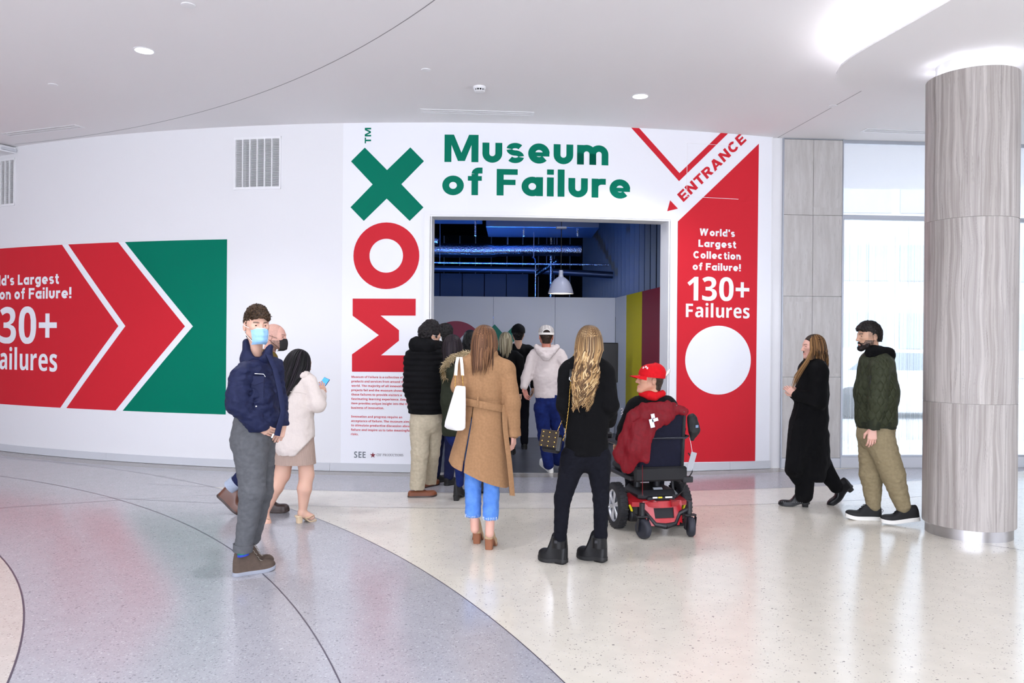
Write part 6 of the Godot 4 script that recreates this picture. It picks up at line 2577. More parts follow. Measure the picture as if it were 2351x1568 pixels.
func person_cream() -> void:
	var t := person(V3(-1.803, 0.000, -6.733), "woman with long black hair in a cream coat, looking at a phone")
	var hf := head_frame(V3(-0.024, 1.365, -0.020), 2.35, -0.25, 0.0, 0.96)
	var ct := field(0.0105, 0.006, 12.0, Vector3.ONE, 12)
	ct.cap(V3(-0.047, 1.227, 0.000), 0.1197, V3(-0.053, 1.010, 0.000), 0.1496, 0.06, 0.78)
	ct.cap(V3(-0.053, 1.010, 0.000), 0.1496, V3(-0.054, 0.673, 0.000), 0.1721, 0.06, 0.98)
	ct.cap(V3(-0.147, 1.240, -0.020), 0.0563, V3(0.062, 1.229, 0.020), 0.0559, 0.05)
	ct.cap(V3(0.080, 1.200, 0.030), 0.0633, V3(0.150, 1.023, 0.050), 0.0668, 0.035)
	ct.cap(V3(0.150, 1.023, 0.050), 0.0668, V3(0.139, 1.087, -0.100), 0.0531, 0.03)
	ct.cap(V3(-0.174, 1.193, -0.050), 0.0603, V3(-0.189, 0.988, -0.030), 0.0601, 0.035)
	ct.cap(V3(-0.189, 0.988, -0.030), 0.0601, V3(-0.146, 0.935, -0.200), 0.0539, 0.03)
	var hem: Array = []
	ct.planes = [[V3(0.0, -1, 0), -0.591], [V3(0.78, -0.62, 0).normalized(), V3(0.78, -0.62, 0).normalized().dot(V3(0.054, 0.670, 0.000))]]
	later("coat", [ct], M.cream_wool, t)
	var cl := field(0.008, 0.002, 14.0)
	cl.cap(V3(-0.084, 1.284, 0.030), 0.0484, V3(0.035, 1.266, 0.030), 0.0484, 0.03, 1.3)
	later("collar", [cl], M.cream_wool, t)
	var yk := MB.new()
	yk.tube(PackedVector3Array([V3(-0.133, 1.122, 0.115), V3(-0.051, 1.135, 0.145), V3(0.027, 1.128, 0.135), V3(0.069, 1.111, 0.100)]), PackedFloat32Array([0.003]), 6)
	part("yoke_seam", yk, M.cream_wool, t)
	var sk := skirt([[V3(-0.053, 0.804, -0.005), 0.1496, 0.12], [V3(-0.050, 0.636, 0.000), 0.1646, 0.135], [V3(-0.053, 0.509, 0.000), 0.1795, 0.145]], 48)
	part("skirt", sk, M.taupe_knit, t)
	# bare legs belong to the body
	var lg := Field.new()
	lg.cell = 0.008
	lg.cap(V3(-0.132, 0.598, 0.000), 0.0748, V3(-0.158, 0.412, 0.010), 0.0672, 0.02)
	lg.cap(V3(-0.158, 0.412, 0.010), 0.0635, V3(-0.203, 0.311, 0.030), 0.0596, 0.02)
	lg.cap(V3(-0.203, 0.311, 0.030), 0.0596, V3(-0.311, 0.080, 0.000), 0.0337, 0.02)
	lg.cap(V3(-0.315, 0.087, 0.000), 0.0374, V3(-0.278, 0.002, 0.020), 0.0336, 0.02)
	lg.cap(V3(0.029, 0.599, 0.000), 0.0711, V3(0.049, 0.412, 0.000), 0.0636, 0.02)
	lg.cap(V3(0.049, 0.412, 0.000), 0.0598, V3(0.038, 0.297, 0.025), 0.0596, 0.02)
	lg.cap(V3(0.038, 0.297, 0.025), 0.0596, V3(0.018, 0.105, 0.000), 0.0337, 0.02)
	lg.cap(V3(0.011, 0.082, 0.000), 0.0374, V3(0.089, 0.043, -0.030), 0.0263, 0.02)
	lg.colour = func(_p: Vector3) -> Color: return SKIN_LIGHT
	var hd := head_field(hf, SKIN_LIGHT, {"fem": 1.0, "cell": 0.007})
	var rh := hand_field(V3(0.134, 1.082, -0.120), V3(0.007, 0.075, -0.010), V3(-0.5, 0.1, -0.85), 1.0, 0.8, SKIN_LIGHT, 0.9)
	var lh := hand_field(V3(-0.139, 0.939, -0.200), V3(0.082, 0.030, 0.000), V3(0, 0.6, -0.4), -1.0, 0.5, SKIN_LIGHT, 0.9)
	body(t, [ct], [hd, lg, rh, lh], SKIN_LIGHT)
	later("scalp", [scalp(hf, Color(0.012, 0.010, 0.010))], M.hair, t)
	long_hair(t, hf, {"n": 260, "len": 0.46, "cols": [Color(0.010, 0.009, 0.010), Color(0.018, 0.015, 0.016), Color(0.006, 0.006, 0.007)], "wave": 0.008, "wl": 0.22, "wid": 0.13, "r": 0.008, "open": 0.75, "behind": 0.075, "seed": 14}, M.hair)
	var o := {"w": 0.085, "sole": 0.012, "heel": 0.055, "heel_w": 0.05, "heel_l": 0.05, "upper": false, "sole_m": M.nude, "heel_m": M.nude, "spring": 0.0}
	var a := shoe(t, "sandal", V3(-0.036, 0.000, 0.033), V3(0.105, 0.000, -0.102), o)
	var b := shoe(t, "sandal", V3(-0.378, 0.008, 0.000), V3(-0.239, -0.020, 0.050), o)
	for q in [[a, V3(0.056, 0.045, 0.030), V3(0.099, 0.060, -0.020), V3(0.064, 0.022, -0.070)], [b, V3(-0.299, 0.046, 0.050), V3(-0.272, 0.034, 0.030), V3(-0.282, -0.006, -0.030)]]:
		var sm := MB.new()
		ribbon(sm, PackedVector3Array([q[1], q[2], q[3]]), V3(0.03, 0, 0.01), 0.004)
		part("strap", sm, M.nude, q[0])
	# phone in her hand
	var ph := thing("phone", "slim dark phone with a bright blue screen in the cream coat's hand", "phone", V3(-1.803, 0.000, -6.733) + V3(0.138, 1.174, -0.165))
	var bs := Basis(Vector3.UP, -0.35) * Basis(Vector3.RIGHT, -0.55) * Basis(Vector3.BACK, -0.35)
	var pm := MB.new()
	pm.box(Vector3.ZERO, V3(0.072, 0.145, 0.008), bs, 0.003)
	part("case", pm, M.matte_black, ph)
	var sc := MB.new()
	sc.box(bs * V3(0, 0, 0.0043), V3(0.066, 0.138, 0.0006), bs)
	part("screen", sc, glow(rgb(70, 160, 250), 0.7), ph)

func person_puffer() -> void:
	var t := person(V3(-0.899, 0.000, -7.834), "man in a black puffer jacket, khaki trousers and brown moccasins")
	var hf := head_frame(V3(0.081, 1.616, -0.010), 2.15, 0.0, 0.0, 1.0)
	var jk := field(0.0105, 0.004, 12.0, Vector3.ONE, 22)
	jk.bands = V3(0.006, 0.055, 0.0)
	jk.cap(V3(0.049, 1.428, 0.000), 0.1654, V3(0.042, 1.189, 0.000), 0.1959, 0.06, 0.8)
	jk.cap(V3(0.042, 1.189, 0.000), 0.1959, V3(0.053, 0.928, 0.000), 0.1915, 0.06, 0.82)
	jk.cap(V3(-0.085, 1.415, 0.040), 0.0736, V3(0.146, 1.397, -0.080), 0.0747, 0.06)
	jk.cap(V3(-0.095, 1.372, 0.060), 0.0777, V3(-0.094, 1.104, 0.050), 0.0778, 0.04)
	jk.cap(V3(-0.094, 1.104, 0.050), 0.0778, V3(-0.057, 0.895, -0.120), 0.0663, 0.04)
	jk.cap(V3(0.162, 1.353, -0.100), 0.0793, V3(0.193, 1.076, -0.080), 0.0747, 0.04)
	jk.cap(V3(0.193, 1.076, -0.080), 0.0747, V3(0.190, 0.847, -0.040), 0.0612, 0.04)
	jk.planes = [[V3(0, -1, 0), -0.849]]
	later("puffer_jacket", [jk], M.black_cloth, t)
	var hd2 := field(0.0095, 0.006, 14.0, Vector3.ONE, 23)
	hd2.cap(V3(-0.039, 1.528, 0.070), 0.0820, V3(0.078, 1.508, 0.070), 0.0776, 0.04)
	hd2.cap(V3(0.076, 1.508, 0.060), 0.0777, V3(0.158, 1.529, -0.030), 0.0524, 0.03)
	hd2.cap(V3(-0.043, 1.528, 0.040), 0.0779, V3(0.022, 1.554, -0.040), 0.0612, 0.03)
	later("hood", [hd2], M.black_cloth, t)
	var tr := field(0.0105, 0.006, 15.0, V3(1, 1.3, 1), 24)
	tr.cap(V3(0.045, 0.884, 0.000), 0.1567, V3(0.046, 0.775, 0.000), 0.1610, 0.04, 0.8)
	tr.cap(V3(-0.009, 0.737, 0.050), 0.1038, V3(-0.005, 0.457, 0.060), 0.0864, 0.02)
	tr.cap(V3(-0.005, 0.457, 0.060), 0.0864, V3(-0.036, 0.109, 0.000), 0.0740, 0.02)
	tr.cap(V3(0.120, 0.727, -0.050), 0.0964, V3(0.089, 0.432, -0.120), 0.0840, 0.02)
	tr.cap(V3(0.089, 0.432, -0.120), 0.0840, V3(0.059, 0.108, -0.300), 0.0678, 0.02)
	tr.planes = [[V3(0, -1, 0), -0.083]]
	later("trousers", [tr], M.khaki, t)
	var o := {"w": 0.1, "sole": 0.014, "collar": 0.05, "toe_h": 0.045, "cfront": 0.5, "sole_m": M.leather_dark, "upper_m": M.moc_brown, "laces": 2, "lace_m": M.moc_brown}
	shoe(t, "moccasin", V3(-0.136, 0.000, -0.038), V3(0.152, 0.000, -0.094), o)
	shoe(t, "moccasin", V3(-0.059, 0.000, -0.506), V3(0.102, 0.000, -0.767), o)
	var hd := head_field(hf, SKIN_TAN, {"hair": Color(0.012, 0.010, 0.010), "brow": 0.9})
	var rh := hand_field(V3(0.190, 0.838, -0.040), V3(0.009, -0.087, 0.000), V3(-0.7, 0, -0.5), -1.0, 0.6, SKIN_TAN, 0.95)
	var lh := hand_field(V3(-0.049, 0.890, -0.130), V3(0.052, -0.044, -0.050), V3(0.7, 0, 0.2), 1.0, 0.6, SKIN_TAN, 0.95)
	body(t, [jk, tr], [hd, rh, lh], SKIN_TAN)
	eyes(t, hf, 0.0)
	later("hair", [short_hair(hf, {"a": Color(0.008, 0.007, 0.008), "b": Color(0.018, 0.015, 0.015), "amp": 0.009, "freq": 30.0, "thick": 0.02, "top": 0.03, "fringe": 0.02, "line": 0.11})], M.hair, t)
	mask(t, hf, M.mask_white, {})

func person_parka() -> void:
	var t := person(V3(-0.500, 0.000, -7.660), "dark-haired woman in a green parka with a fur-trimmed hood")
	var hf := head_frame(V3(-0.077, 1.511, 0.000), 2.9, 0.0, 0.0, 0.96)
	var jk := field(0.012, 0.007, 12.0, Vector3.ONE, 32)
	jk.cap(V3(-0.040, 1.251, 0.000), 0.1277, V3(-0.038, 0.987, 0.000), 0.1362, 0.06, 0.75)
	jk.cap(V3(-0.038, 0.987, 0.000), 0.1362, V3(-0.027, 0.711, 0.000), 0.1532, 0.06, 0.8)
	jk.cap(V3(-0.143, 1.284, 0.000), 0.0596, V3(0.070, 1.286, 0.000), 0.0596, 0.05)
	jk.cap(V3(-0.132, 1.234, 0.020), 0.0594, V3(-0.128, 0.969, 0.040), 0.0550, 0.03)
	jk.cap(V3(-0.128, 0.969, 0.040), 0.0550, V3(-0.095, 0.785, -0.100), 0.0474, 0.03)
	jk.cap(V3(0.080, 1.236, 0.020), 0.0594, V3(0.092, 0.970, 0.040), 0.0550, 0.03)
	jk.cap(V3(0.092, 0.970, 0.040), 0.0550, V3(0.060, 0.786, -0.100), 0.0474, 0.03)
	jk.planes = [[V3(0, -1, 0), -0.647]]
	later("parka", [jk], M.dark_olive, t)
	var hd2 := field(0.011, 0.008, 12.0, Vector3.ONE, 33)
	hd2.cap(V3(-0.110, 1.288, 0.090), 0.0673, V3(0.050, 1.306, 0.090), 0.0673, 0.04)
	hd2.cap(V3(-0.041, 1.239, 0.110), 0.0839, V3(-0.016, 1.231, 0.110), 0.0839, 0.04)
	later("hood", [hd2], M.dark_olive, t)
	# fur edge: tapering tufts along the rim of the hood
	var fur := MB.new()
	var rng := RandomNumberGenerator.new()
	rng.seed = 77
	var rim := PackedVector3Array([V3(-0.132, 1.214, 0.120), V3(-0.149, 1.323, 0.130), V3(-0.098, 1.390, 0.140), V3(-0.032, 1.433, 0.140), V3(0.042, 1.454, 0.130), V3(0.115, 1.450, 0.080)])
	for k in 620:
		var u := rng.randf() * (rim.size() - 1)
		var i := mini(int(u), rim.size() - 2)
		var c := rim[i].lerp(rim[i + 1], u - i)
		var d := V3(rng.randf_range(-1, 1), rng.randf_range(-0.9, 0.9), rng.randf_range(-0.2, 1.0)).normalized()
		var ln := rng.randf_range(0.035, 0.062)
		var dark := rng.randf()
		fur.c = lin(206, 186, 150).lerp(lin(120, 98, 62), clampf(dark - 0.25 + (0.5 if i == 0 else 0.0), 0.0, 1.0))
		fur.tube(PackedVector3Array([c + d * 0.008, c + d * ln * 0.6, c + (d + V3(0, -0.25, 0)) * ln]), PackedFloat32Array([0.0045, 0.003, 0.0008]), 4)
	part("fur_trim", fur, M.hair, t)
	var tr := field(0.013, 0.004, 15.0, Vector3.ONE, 34)
	tr.cap(V3(-0.019, 0.711, 0.000), 0.1192, V3(-0.018, 0.647, 0.000), 0.1192, 0.03, 0.75)
	tr.cap(V3(-0.018, 0.647, 0.000), 0.0638, V3(-0.002, 0.352, 0.020), 0.0467, 0.02)
	tr.cap(V3(-0.002, 0.352, 0.020), 0.0467, V3(0.003, 0.179, 0.000), 0.0383, 0.02)
	tr.cap(V3(0.101, 0.648, 0.000), 0.0638, V3(0.172, 0.354, 0.020), 0.0467, 0.02)
	tr.cap(V3(0.172, 0.354, 0.020), 0.0467, V3(0.181, 0.198, -0.020), 0.0384, 0.02)
	later("jeans", [tr], M.denim_blue, t)
	for q in [[V3(-0.040, 0.000, -0.019), V3(0.005, 0.000, -0.392), V3(0.003, 0.204, 0.000)], [V3(0.163, 0.000, -0.264), V3(0.220, 0.000, -0.637), V3(0.181, 0.223, -0.100)]]:
		var o := {"w": 0.088, "sole": 0.012, "heel": 0.04, "heel_w": 0.055, "heel_l": 0.06, "collar": 0.16, "toe_h": 0.05, "cfront": 0.42}
		shoe(t, "boot", q[0], q[1], o)
	var hd := head_field(hf, SKIN_LIGHT, {"fem": 1.0, "cell": 0.008})
	var hands := [hand_field(V3(-0.092, 0.771, -0.110), V3(0.026, -0.060, -0.050), V3(0.6, 0, 0), 1.0, 0.6, SKIN_LIGHT, 0.85), hand_field(V3(0.055, 0.772, -0.110), V3(-0.026, -0.060, -0.050), V3(-0.6, 0, 0), -1.0, 0.6, SKIN_LIGHT, 0.85)]
	body(t, [jk, tr], [hd] + hands, SKIN_LIGHT)
	later("scalp", [scalp(hf, Color(0.012, 0.010, 0.011))], M.hair, t)
	long_hair(t, hf, {"n": 200, "len": 0.34, "cols": [Color(0.012, 0.010, 0.011), Color(0.03, 0.022, 0.024), Color(0.008, 0.007, 0.008)], "wave": 0.0, "wid": 0.085, "r": 0.008, "seed": 15, "behind": 0.07}, M.hair)

func person_camel() -> void:
	var t := person(V3(-0.221, 0.000, -5.989), "woman with straight brown hair in a belted camel coat and light jeans")
	var hf := head_frame(V3(0.017, 1.568, 0.000), 2.65, -0.05, 0.0, 1.0)
	var ct := field(0.0095, 0.006, 9.0, V3(1, 0.6, 1), 42)
	ct.cap(V3(-0.002, 1.391, 0.000), 0.1331, V3(0.006, 1.218, 0.000), 0.1431, 0.06, 0.68)
	ct.cap(V3(0.006, 1.218, 0.000), 0.1431, V3(0.007, 1.085, 0.000), 0.1397, 0.06, 0.7)
	ct.cap(V3(-0.148, 1.390, 0.000), 0.0566, V3(0.165, 1.379, 0.000), 0.0599, 0.07)
	# right arm hangs
	ct.cap(V3(0.192, 1.353, 0.000), 0.0632, V3(0.227, 1.105, 0.020), 0.0597, 0.035)
	ct.cap(V3(0.227, 1.105, 0.020), 0.0597, V3(0.239, 0.881, 0.000), 0.0516, 0.03)
	# left arm, elbow down and forearm raised in front
	ct.cap(V3(-0.155, 1.363, 0.000), 0.0599, V3(-0.183, 1.223, 0.000), 0.0532, 0.035)
	ct.cap(V3(-0.183, 1.223, 0.000), 0.0532, V3(-0.174, 1.404, -0.200), 0.0447, 0.03)
	later("coat", [ct], M.camel, t)
	var cu := MB.new()
	cu.tube(PackedVector3Array([V3(0.237, 0.907, 0.000), V3(0.241, 0.851, 0.000)]), PackedFloat32Array([0.0549, 0.0559]), 24)
	part("cuff", cu, M.camel, t)
	# coat skirt with a back vent: two overlapping panels around the body
	var rings := []
	for q in [[V3(0.007, 1.125, 0.000), 0.1431, 0.118], [V3(0.008, 1.069, 0.000), 0.1497, 0.125], [V3(0.002, 0.935, 0.000), 0.1697, 0.145], [V3(-0.010, 0.786, 0.000), 0.1930, 0.165], [V3(-0.019, 0.652, 0.000), 0.2196, 0.19], [V3(-0.021, 0.569, 0.000), 0.2329, 0.20]]:
		rings.append(q)
	var hem := func(a: float, tt: float) -> float: return tt * (-0.10 * sin(a) - 0.02 * cos(a)) * (1.0 if sin(a) > 0 else 0.9)
	part("coat_skirt", skirt(rings, 60, 0.025, -0.50, TAU - 0.58, hem), M.camel, t)
	var bt := MB.new()
	var bp := PackedVector3Array()
	for k in 33:
		var a := TAU * k / 32.0
		bp.append(V3(0.007, 1.098, 0.000) + V3(0.1564 * sin(a), -0.03 * sin(a) + 0.012 * cos(a) - 0.012, 0.14 * cos(a)))
	ribbon(bt, bp, V3(0, 0.0532, 0), 0.012)
	part("belt", bt, M.camel, t)
	var lp := MB.new()
	lp.box(V3(-0.030, 1.126, 0.150), V3(0.014, 0.068, 0.008), Basis.IDENTITY, 0.003)
	part("belt_loop", lp, M.camel, t)
	var tl := MB.new()
	ribbon(tl, PackedVector3Array([V3(0.164, 1.091, 0.050), V3(0.176, 0.896, 0.075), V3(0.204, 0.702, 0.100), V3(0.222, 0.541, 0.110), V3(0.233, 0.415, 0.100)]), V3(0.037, -0.007, -0.020), 0.006)
	part("belt_tail", tl, M.camel, t)
	var cl := field(0.008, 0.002, 12.0)
	cl.cap(V3(-0.045, 1.478, 0.010), 0.0531, V3(0.064, 1.472, 0.010), 0.0531, 0.03, 1.2)
	later("collar", [cl], M.camel, t)
	var sm := MB.new()
	sm.tube(PackedVector3Array([V3(0.007, 1.435, 0.145), V3(0.009, 1.293, 0.176), V3(0.013, 1.158, 0.176)]), PackedFloat32Array([0.002]), 5)
	part("back_seam", sm, M.camel, t)
	var tr := field(0.0095, 0.006, 15.0, V3(1, 1.6, 1), 45)
	tr.cap(V3(-0.008, 0.902, 0.000), 0.1331, V3(-0.007, 0.819, 0.000), 0.1397, 0.03, 0.7)
	tr.cap(V3(-0.066, 0.752, 0.000), 0.0699, V3(-0.069, 0.513, -0.030), 0.0635, 0.012)
	tr.cap(V3(-0.069, 0.513, -0.030), 0.0635, V3(-0.064, 0.264, 0.020), 0.0613, 0.012)
	tr.cap(V3(0.070, 0.753, 0.000), 0.0699, V3(0.077, 0.529, 0.050), 0.0627, 0.012)
	tr.cap(V3(0.077, 0.529, 0.050), 0.0627, V3(0.070, 0.247, 0.090), 0.0590, 0.012)
	tr.planes = [[V3(0, -1, 0), -0.233]]
	later("jeans", [tr], M.denim_light, t)
	var fr := MB.new()
	var rng := RandomNumberGenerator.new()
	rng.seed = 9
	for q in [[V3(-0.064, 0.254, 0.020), 0.0582], [V3(0.070, 0.251, 0.090), 0.0582]]:
		for k in 60:
			var a := rng.randf() * TAU
			var c: Vector3 = q[0] + V3(q[1] * sin(a), 0.008, q[1] * cos(a))
			fr.tube(PackedVector3Array([c, c + V3(rng.randf_range(-0.006, 0.006), -rng.randf_range(0.012, 0.03), 0.002)]), PackedFloat32Array([0.0012]), 3)
	part("frayed_hem", fr, mat(rgb(214, 226, 240), 0.9), t)
	var ank := Field.new()
	ank.cell = 0.008
	ank.cap(V3(-0.058, 0.323, 0.020), 0.0365, V3(-0.050, 0.141, 0.020), 0.0332, 0.01)
	ank.cap(V3(0.070, 0.323, 0.090), 0.0360, V3(0.065, 0.128, 0.100), 0.0327, 0.01)
	ank.colour = func(_p: Vector3) -> Color: return SKIN_PINK
	for q in [[V3(-0.040, 0.000, -0.075), V3(0.03, 0, -1), 0.0], [V3(0.056, 0.000, 0.098), V3(0.12, 0, -1), 0.0]]:
		var o := {"w": 0.086, "sole": 0.012, "heel": 0.072, "heel_w": 0.062, "heel_l": 0.062, "collar": 0.12, "toe_h": 0.05, "cfront": 0.44, "upper_m": M.suede_tan, "sole_m": M.wood_heel, "heel_m": M.wood_heel}
		var b := shoe(t, "ankle_boot", q[0], q[0] + q[1].normalized() * 0.225, o)
		var z := MB.new()
		z.box(q[0] + V3(0.004, 0.165, 0.004), V3(0.012, 0.035, 0.006), Basis.IDENTITY, 0.002)
		part("zip_tab", z, M.white_leather, b)
	var hd := head_field(hf, SKIN_LIGHT, {"fem": 1.0, "cell": 0.006})
	var rh := hand_field(V3(0.239, 0.867, 0.000), V3(0.000, -0.073, 0.000), V3(-0.8, 0, -0.4), -1.0, 0.7, SKIN_PINK, 0.92)
	var lh := hand_field(V3(-0.171, 1.406, -0.140), V3(0.020, 0.040, 0.140), V3(0.1, -0.9, 0.1), -1.0, 1.2, SKIN_PINK, 0.9)
	body(t, [ct, tr], [hd, rh, lh, ank], SKIN_LIGHT)
	eyes(t, hf, 0.0)
	later("scalp", [scalp(hf, Color(0.05, 0.03, 0.02))], M.hair, t)
	long_hair(t, hf, {"n": 700, "len": 0.27, "cols": [lin(110, 76, 52), lin(88, 60, 42), lin(130, 92, 64), lin(70, 48, 36), lin(100, 70, 50)], "wave": 0.003, "wl": 0.3, "wid": 0.115, "r": 0.005, "seed": 21, "behind": 0.065, "back_only": false, "open": 0.8}, M.hair)
	var gl := MB.new()
	gl.tube(PackedVector3Array([hf * V3(-0.08, 0.012, 0.0), hf * V3(-0.072, 0.012, 0.075), hf * V3(-0.05, 0.01, 0.1)]), PackedFloat32Array([0.002]), 5)
	part("glasses_arm", gl, M.matte_black, t)
	# shoulder bag
	var bg := thing("shoulder_bag", "white quilted leather shoulder bag with gold chains hanging from the camel coat", "bag", V3(-0.221, 0.000, -5.989))
	var bm := MB.new()
	var rows := []
	for q in [[V3(-0.156, 1.239, 0.160), 0.012, 0.055], [V3(-0.160, 1.226, 0.160), 0.018, 0.062], [V3(-0.177, 1.098, 0.170), 0.034, 0.082], [V3(-0.195, 0.969, 0.175), 0.048, 0.10], [V3(-0.198, 0.933, 0.175), 0.05, 0.10], [V3(-0.198, 0.917, 0.175), 0.034, 0.085]]:
		var r := PackedVector3Array()
		for k in 32:
			var a := TAU * k / 32.0
			var x := signf(sin(a)) * pow(absf(sin(a)), 0.45)
			var z := signf(cos(a)) * pow(absf(cos(a)), 0.45)
			r.append(q[0] + Basis(Vector3.UP, 0.55) * V3(q[1] * x, 0, q[2] * z))
		rows.append(r)
	bm.grid(rows, true, true)
	part("pouch", bm, M.white_leather, bg)
	for s in [-1.0, 1.0]:
		var st := MB.new()
		ribbon(st, PackedVector3Array([V3(-0.177, 1.444, 0.030) + V3(0.012 * s, 0.006, 0), V3(-0.173, 1.400, 0.120) + V3(0.02 * s, 0, 0), V3(-0.170, 1.317, 0.155) + V3(0.026 * s, 0, 0)]), V3(0.022, 0, 0.004), 0.004)
		part("strap", st, M.white_leather, bg)
		var ch := MB.new()
		chain(ch, PackedVector3Array([V3(-0.170, 1.317, 0.155) + V3(0.026 * s, 0, 0), V3(-0.166, 1.230, 0.165) + V3(0.03 * s, 0, 0)]), 0.013, 0.005)
		part("chain", ch, M.gold, bg)

func person_blonde() -> void:
	var t := person(V3(0.453, 0.000, -5.554), "woman with long wavy blonde hair in a black coat and boots")
	var hf := head_frame(V3(0.091, 1.566, 0.000), 3.3, 0.05, 0.0, 1.0)
	var ct := field(0.0095, 0.005, 10.0, Vector3.ONE, 52)
	ct.cap(V3(0.078, 1.380, 0.000), 0.1296, V3(0.082, 1.220, 0.000), 0.1388, 0.06, 0.66)
	ct.cap(V3(0.082, 1.220, 0.000), 0.1388, V3(0.084, 1.035, 0.000), 0.1419, 0.06, 0.7)
	ct.cap(V3(0.084, 1.035, 0.000), 0.1419, V3(0.081, 0.680, 0.000), 0.1604, 0.06, 0.72)
	ct.cap(V3(-0.058, 1.379, 0.000), 0.0555, V3(0.210, 1.375, 0.000), 0.0555, 0.07)
	ct.cap(V3(-0.069, 1.349, 0.020), 0.0584, V3(-0.080, 1.129, 0.040), 0.0551, 0.03)
	ct.cap(V3(-0.080, 1.129, 0.040), 0.0551, V3(-0.035, 0.982, -0.140), 0.0474, 0.03)
	ct.cap(V3(0.221, 1.345, 0.020), 0.0584, V3(0.243, 1.133, 0.050), 0.0550, 0.03)
	ct.cap(V3(0.243, 1.133, 0.050), 0.0550, V3(0.264, 0.995, -0.160), 0.0476, 0.03)
	ct.planes = [[V3(0, -1, 0), -0.775]]
	later("coat", [ct], M.black_wool, t)
	var tr := field(0.0095, 0.005, 16.0, V3(1, 1.6, 1), 53)
	tr.cap(V3(0.079, 0.850, 0.000), 0.1358, V3(0.080, 0.788, 0.000), 0.1388, 0.03, 0.7)
	tr.cap(V3(-0.007, 0.756, 0.000), 0.0956, V3(-0.086, 0.466, 0.020), 0.0584, 0.03)
	tr.cap(V3(-0.086, 0.466, 0.020), 0.0584, V3(-0.102, 0.199, 0.020), 0.0461, 0.02)
	tr.cap(V3(0.166, 0.758, 0.000), 0.0926, V3(0.187, 0.465, 0.000), 0.0555, 0.03)
	tr.cap(V3(0.187, 0.465, 0.000), 0.0555, V3(0.187, 0.196, 0.000), 0.0478, 0.02)
	later("trousers", [tr], M.black_denim, t)
	for q in [[V3(-0.050, 0.000, 0.012), V3(-0.243, 0.000, -0.114), V3(-0.103, 0.138, 0.000)], [V3(0.236, 0.000, -0.040), V3(0.040, 0.000, -0.180), V3(0.181, 0.140, 0.000)]]:
		var o := {"w": 0.1, "sole": 0.026, "heel": 0.012, "heel_w": 0.075, "heel_l": 0.085, "collar": 0.19, "toe_h": 0.062, "cfront": 0.46, "cback": 0.0, "upper_m": M.boot_black}
		var b := shoe(t, "boot", q[0], q[1], o)
		var sf := MB.new()
		sf.tube(PackedVector3Array([q[2] + V3(-0.004, -0.02, 0), q[2] + V3(-0.004, 0.055, 0)]), PackedFloat32Array([0.0525, 0.0540]), 24)
		part("shaft", sf, M.boot_black, b)
		var bk := MB.new()
		bk.box(q[2] + V3(-0.03, 0.03, 0.047), V3(0.026, 0.022, 0.006), Basis.IDENTITY, 0.002)
		part("buckle", bk, mat(rgb(50, 50, 54), 0.5, 0.5), b)
	var hd := head_field(hf, SKIN_LIGHT, {"fem": 1.0, "cell": 0.008})
	var hands := [hand_field(V3(-0.031, 0.981, -0.150), V3(0.043, 0.006, -0.100), V3(0.3, 0, 0.9), 1.0, 0.8, SKIN_LIGHT, 0.9), hand_field(V3(0.266, 0.997, -0.170), V3(-0.031, 0.019, -0.100), V3(-0.3, 0, 0.9), -1.0, 0.8, SKIN_LIGHT, 0.9)]
	body(t, [ct, tr], [hd] + hands, SKIN_LIGHT)
	later("scalp", [scalp(hf, lin(92, 68, 46))], M.hair, t)
	long_hair(t, hf, {"n": 760, "len": 0.47, "cols": [lin(192, 160, 112), lin(160, 126, 84), lin(128, 98, 66), lin(206, 178, 134), lin(98, 74, 52), lin(172, 138, 94), lin(78, 58, 42), lin(112, 86, 60)], "wave": 0.024, "wl": 0.15, "wid": 0.135, "r": 0.0062, "flat": 0.42, "root": lin(96, 74, 52), "seed": 31, "behind": 0.085, "sway": 0.14, "seg": 26, "open": 0.7}, M.hair)
	# crossbody bag on a chain
	var bg := thing("crossbody_bag", "small black studded bag on a gold chain at the blonde woman's hip", "bag", V3(0.453, 0.000, -5.554))
	var bm := MB.new()
	var bs := Basis(Vector3.UP, 0.75) * Basis(Vector3.BACK, -0.25)
	bm.box(V3(-0.165, 0.862, 0.060), V3(0.05, 0.13, 0.17), bs, 0.018)
	part("pouch", bm, M.boot_black, bg)
	var fm := MB.new()
	fm.box(V3(-0.171, 0.880, 0.060) + bs * V3(-0.028, 0.012, 0), V3(0.006, 0.12, 0.175), bs, 0.003)
	part("flap", fm, mat(rgb(44, 34, 24), 0.5), bg)
	for k in 12:
		var sd := MB.new()
		sd.lathe([V2(0.0, 0.005), V2(0.004, 0.003), V2(0.0055, 0.0)], 8, V3(-0.171, 0.880, 0.060) + bs * V3(-0.031, 0.055 - 0.032 * (k % 4), -0.06 + 0.06 * (k / 4)), bs * Basis(Vector3.BACK, PI / 2))
		part("stud", sd, M.gold, bg)
	var ch := MB.new()
	chain(ch, PackedVector3Array([V3(-0.039, 1.310, 0.085), V3(-0.052, 1.136, 0.115), V3(-0.072, 0.970, 0.120), V3(-0.092, 0.888, 0.115), V3(-0.130, 0.919, 0.080)]), 0.012, 0.0045)
	part("chain", ch, M.gold, bg)
	var ch2 := MB.new()
	chain(ch2, PackedVector3Array([V3(-0.096, 1.011, 0.020), V3(-0.143, 0.906, 0.050)]), 0.012, 0.0045)
	part("chain", ch2, M.gold, bg)
	var st := MB.new()
	ribbon(st, PackedVector3Array([V3(-0.042, 1.434, -0.020), V3(-0.043, 1.427, 0.045), V3(-0.039, 1.376, 0.075), V3(-0.039, 1.316, 0.084)]), V3(0.02, 0, 0), 0.004)
	part("strap", st, M.boot_black, bg)
	var ring := MB.new()
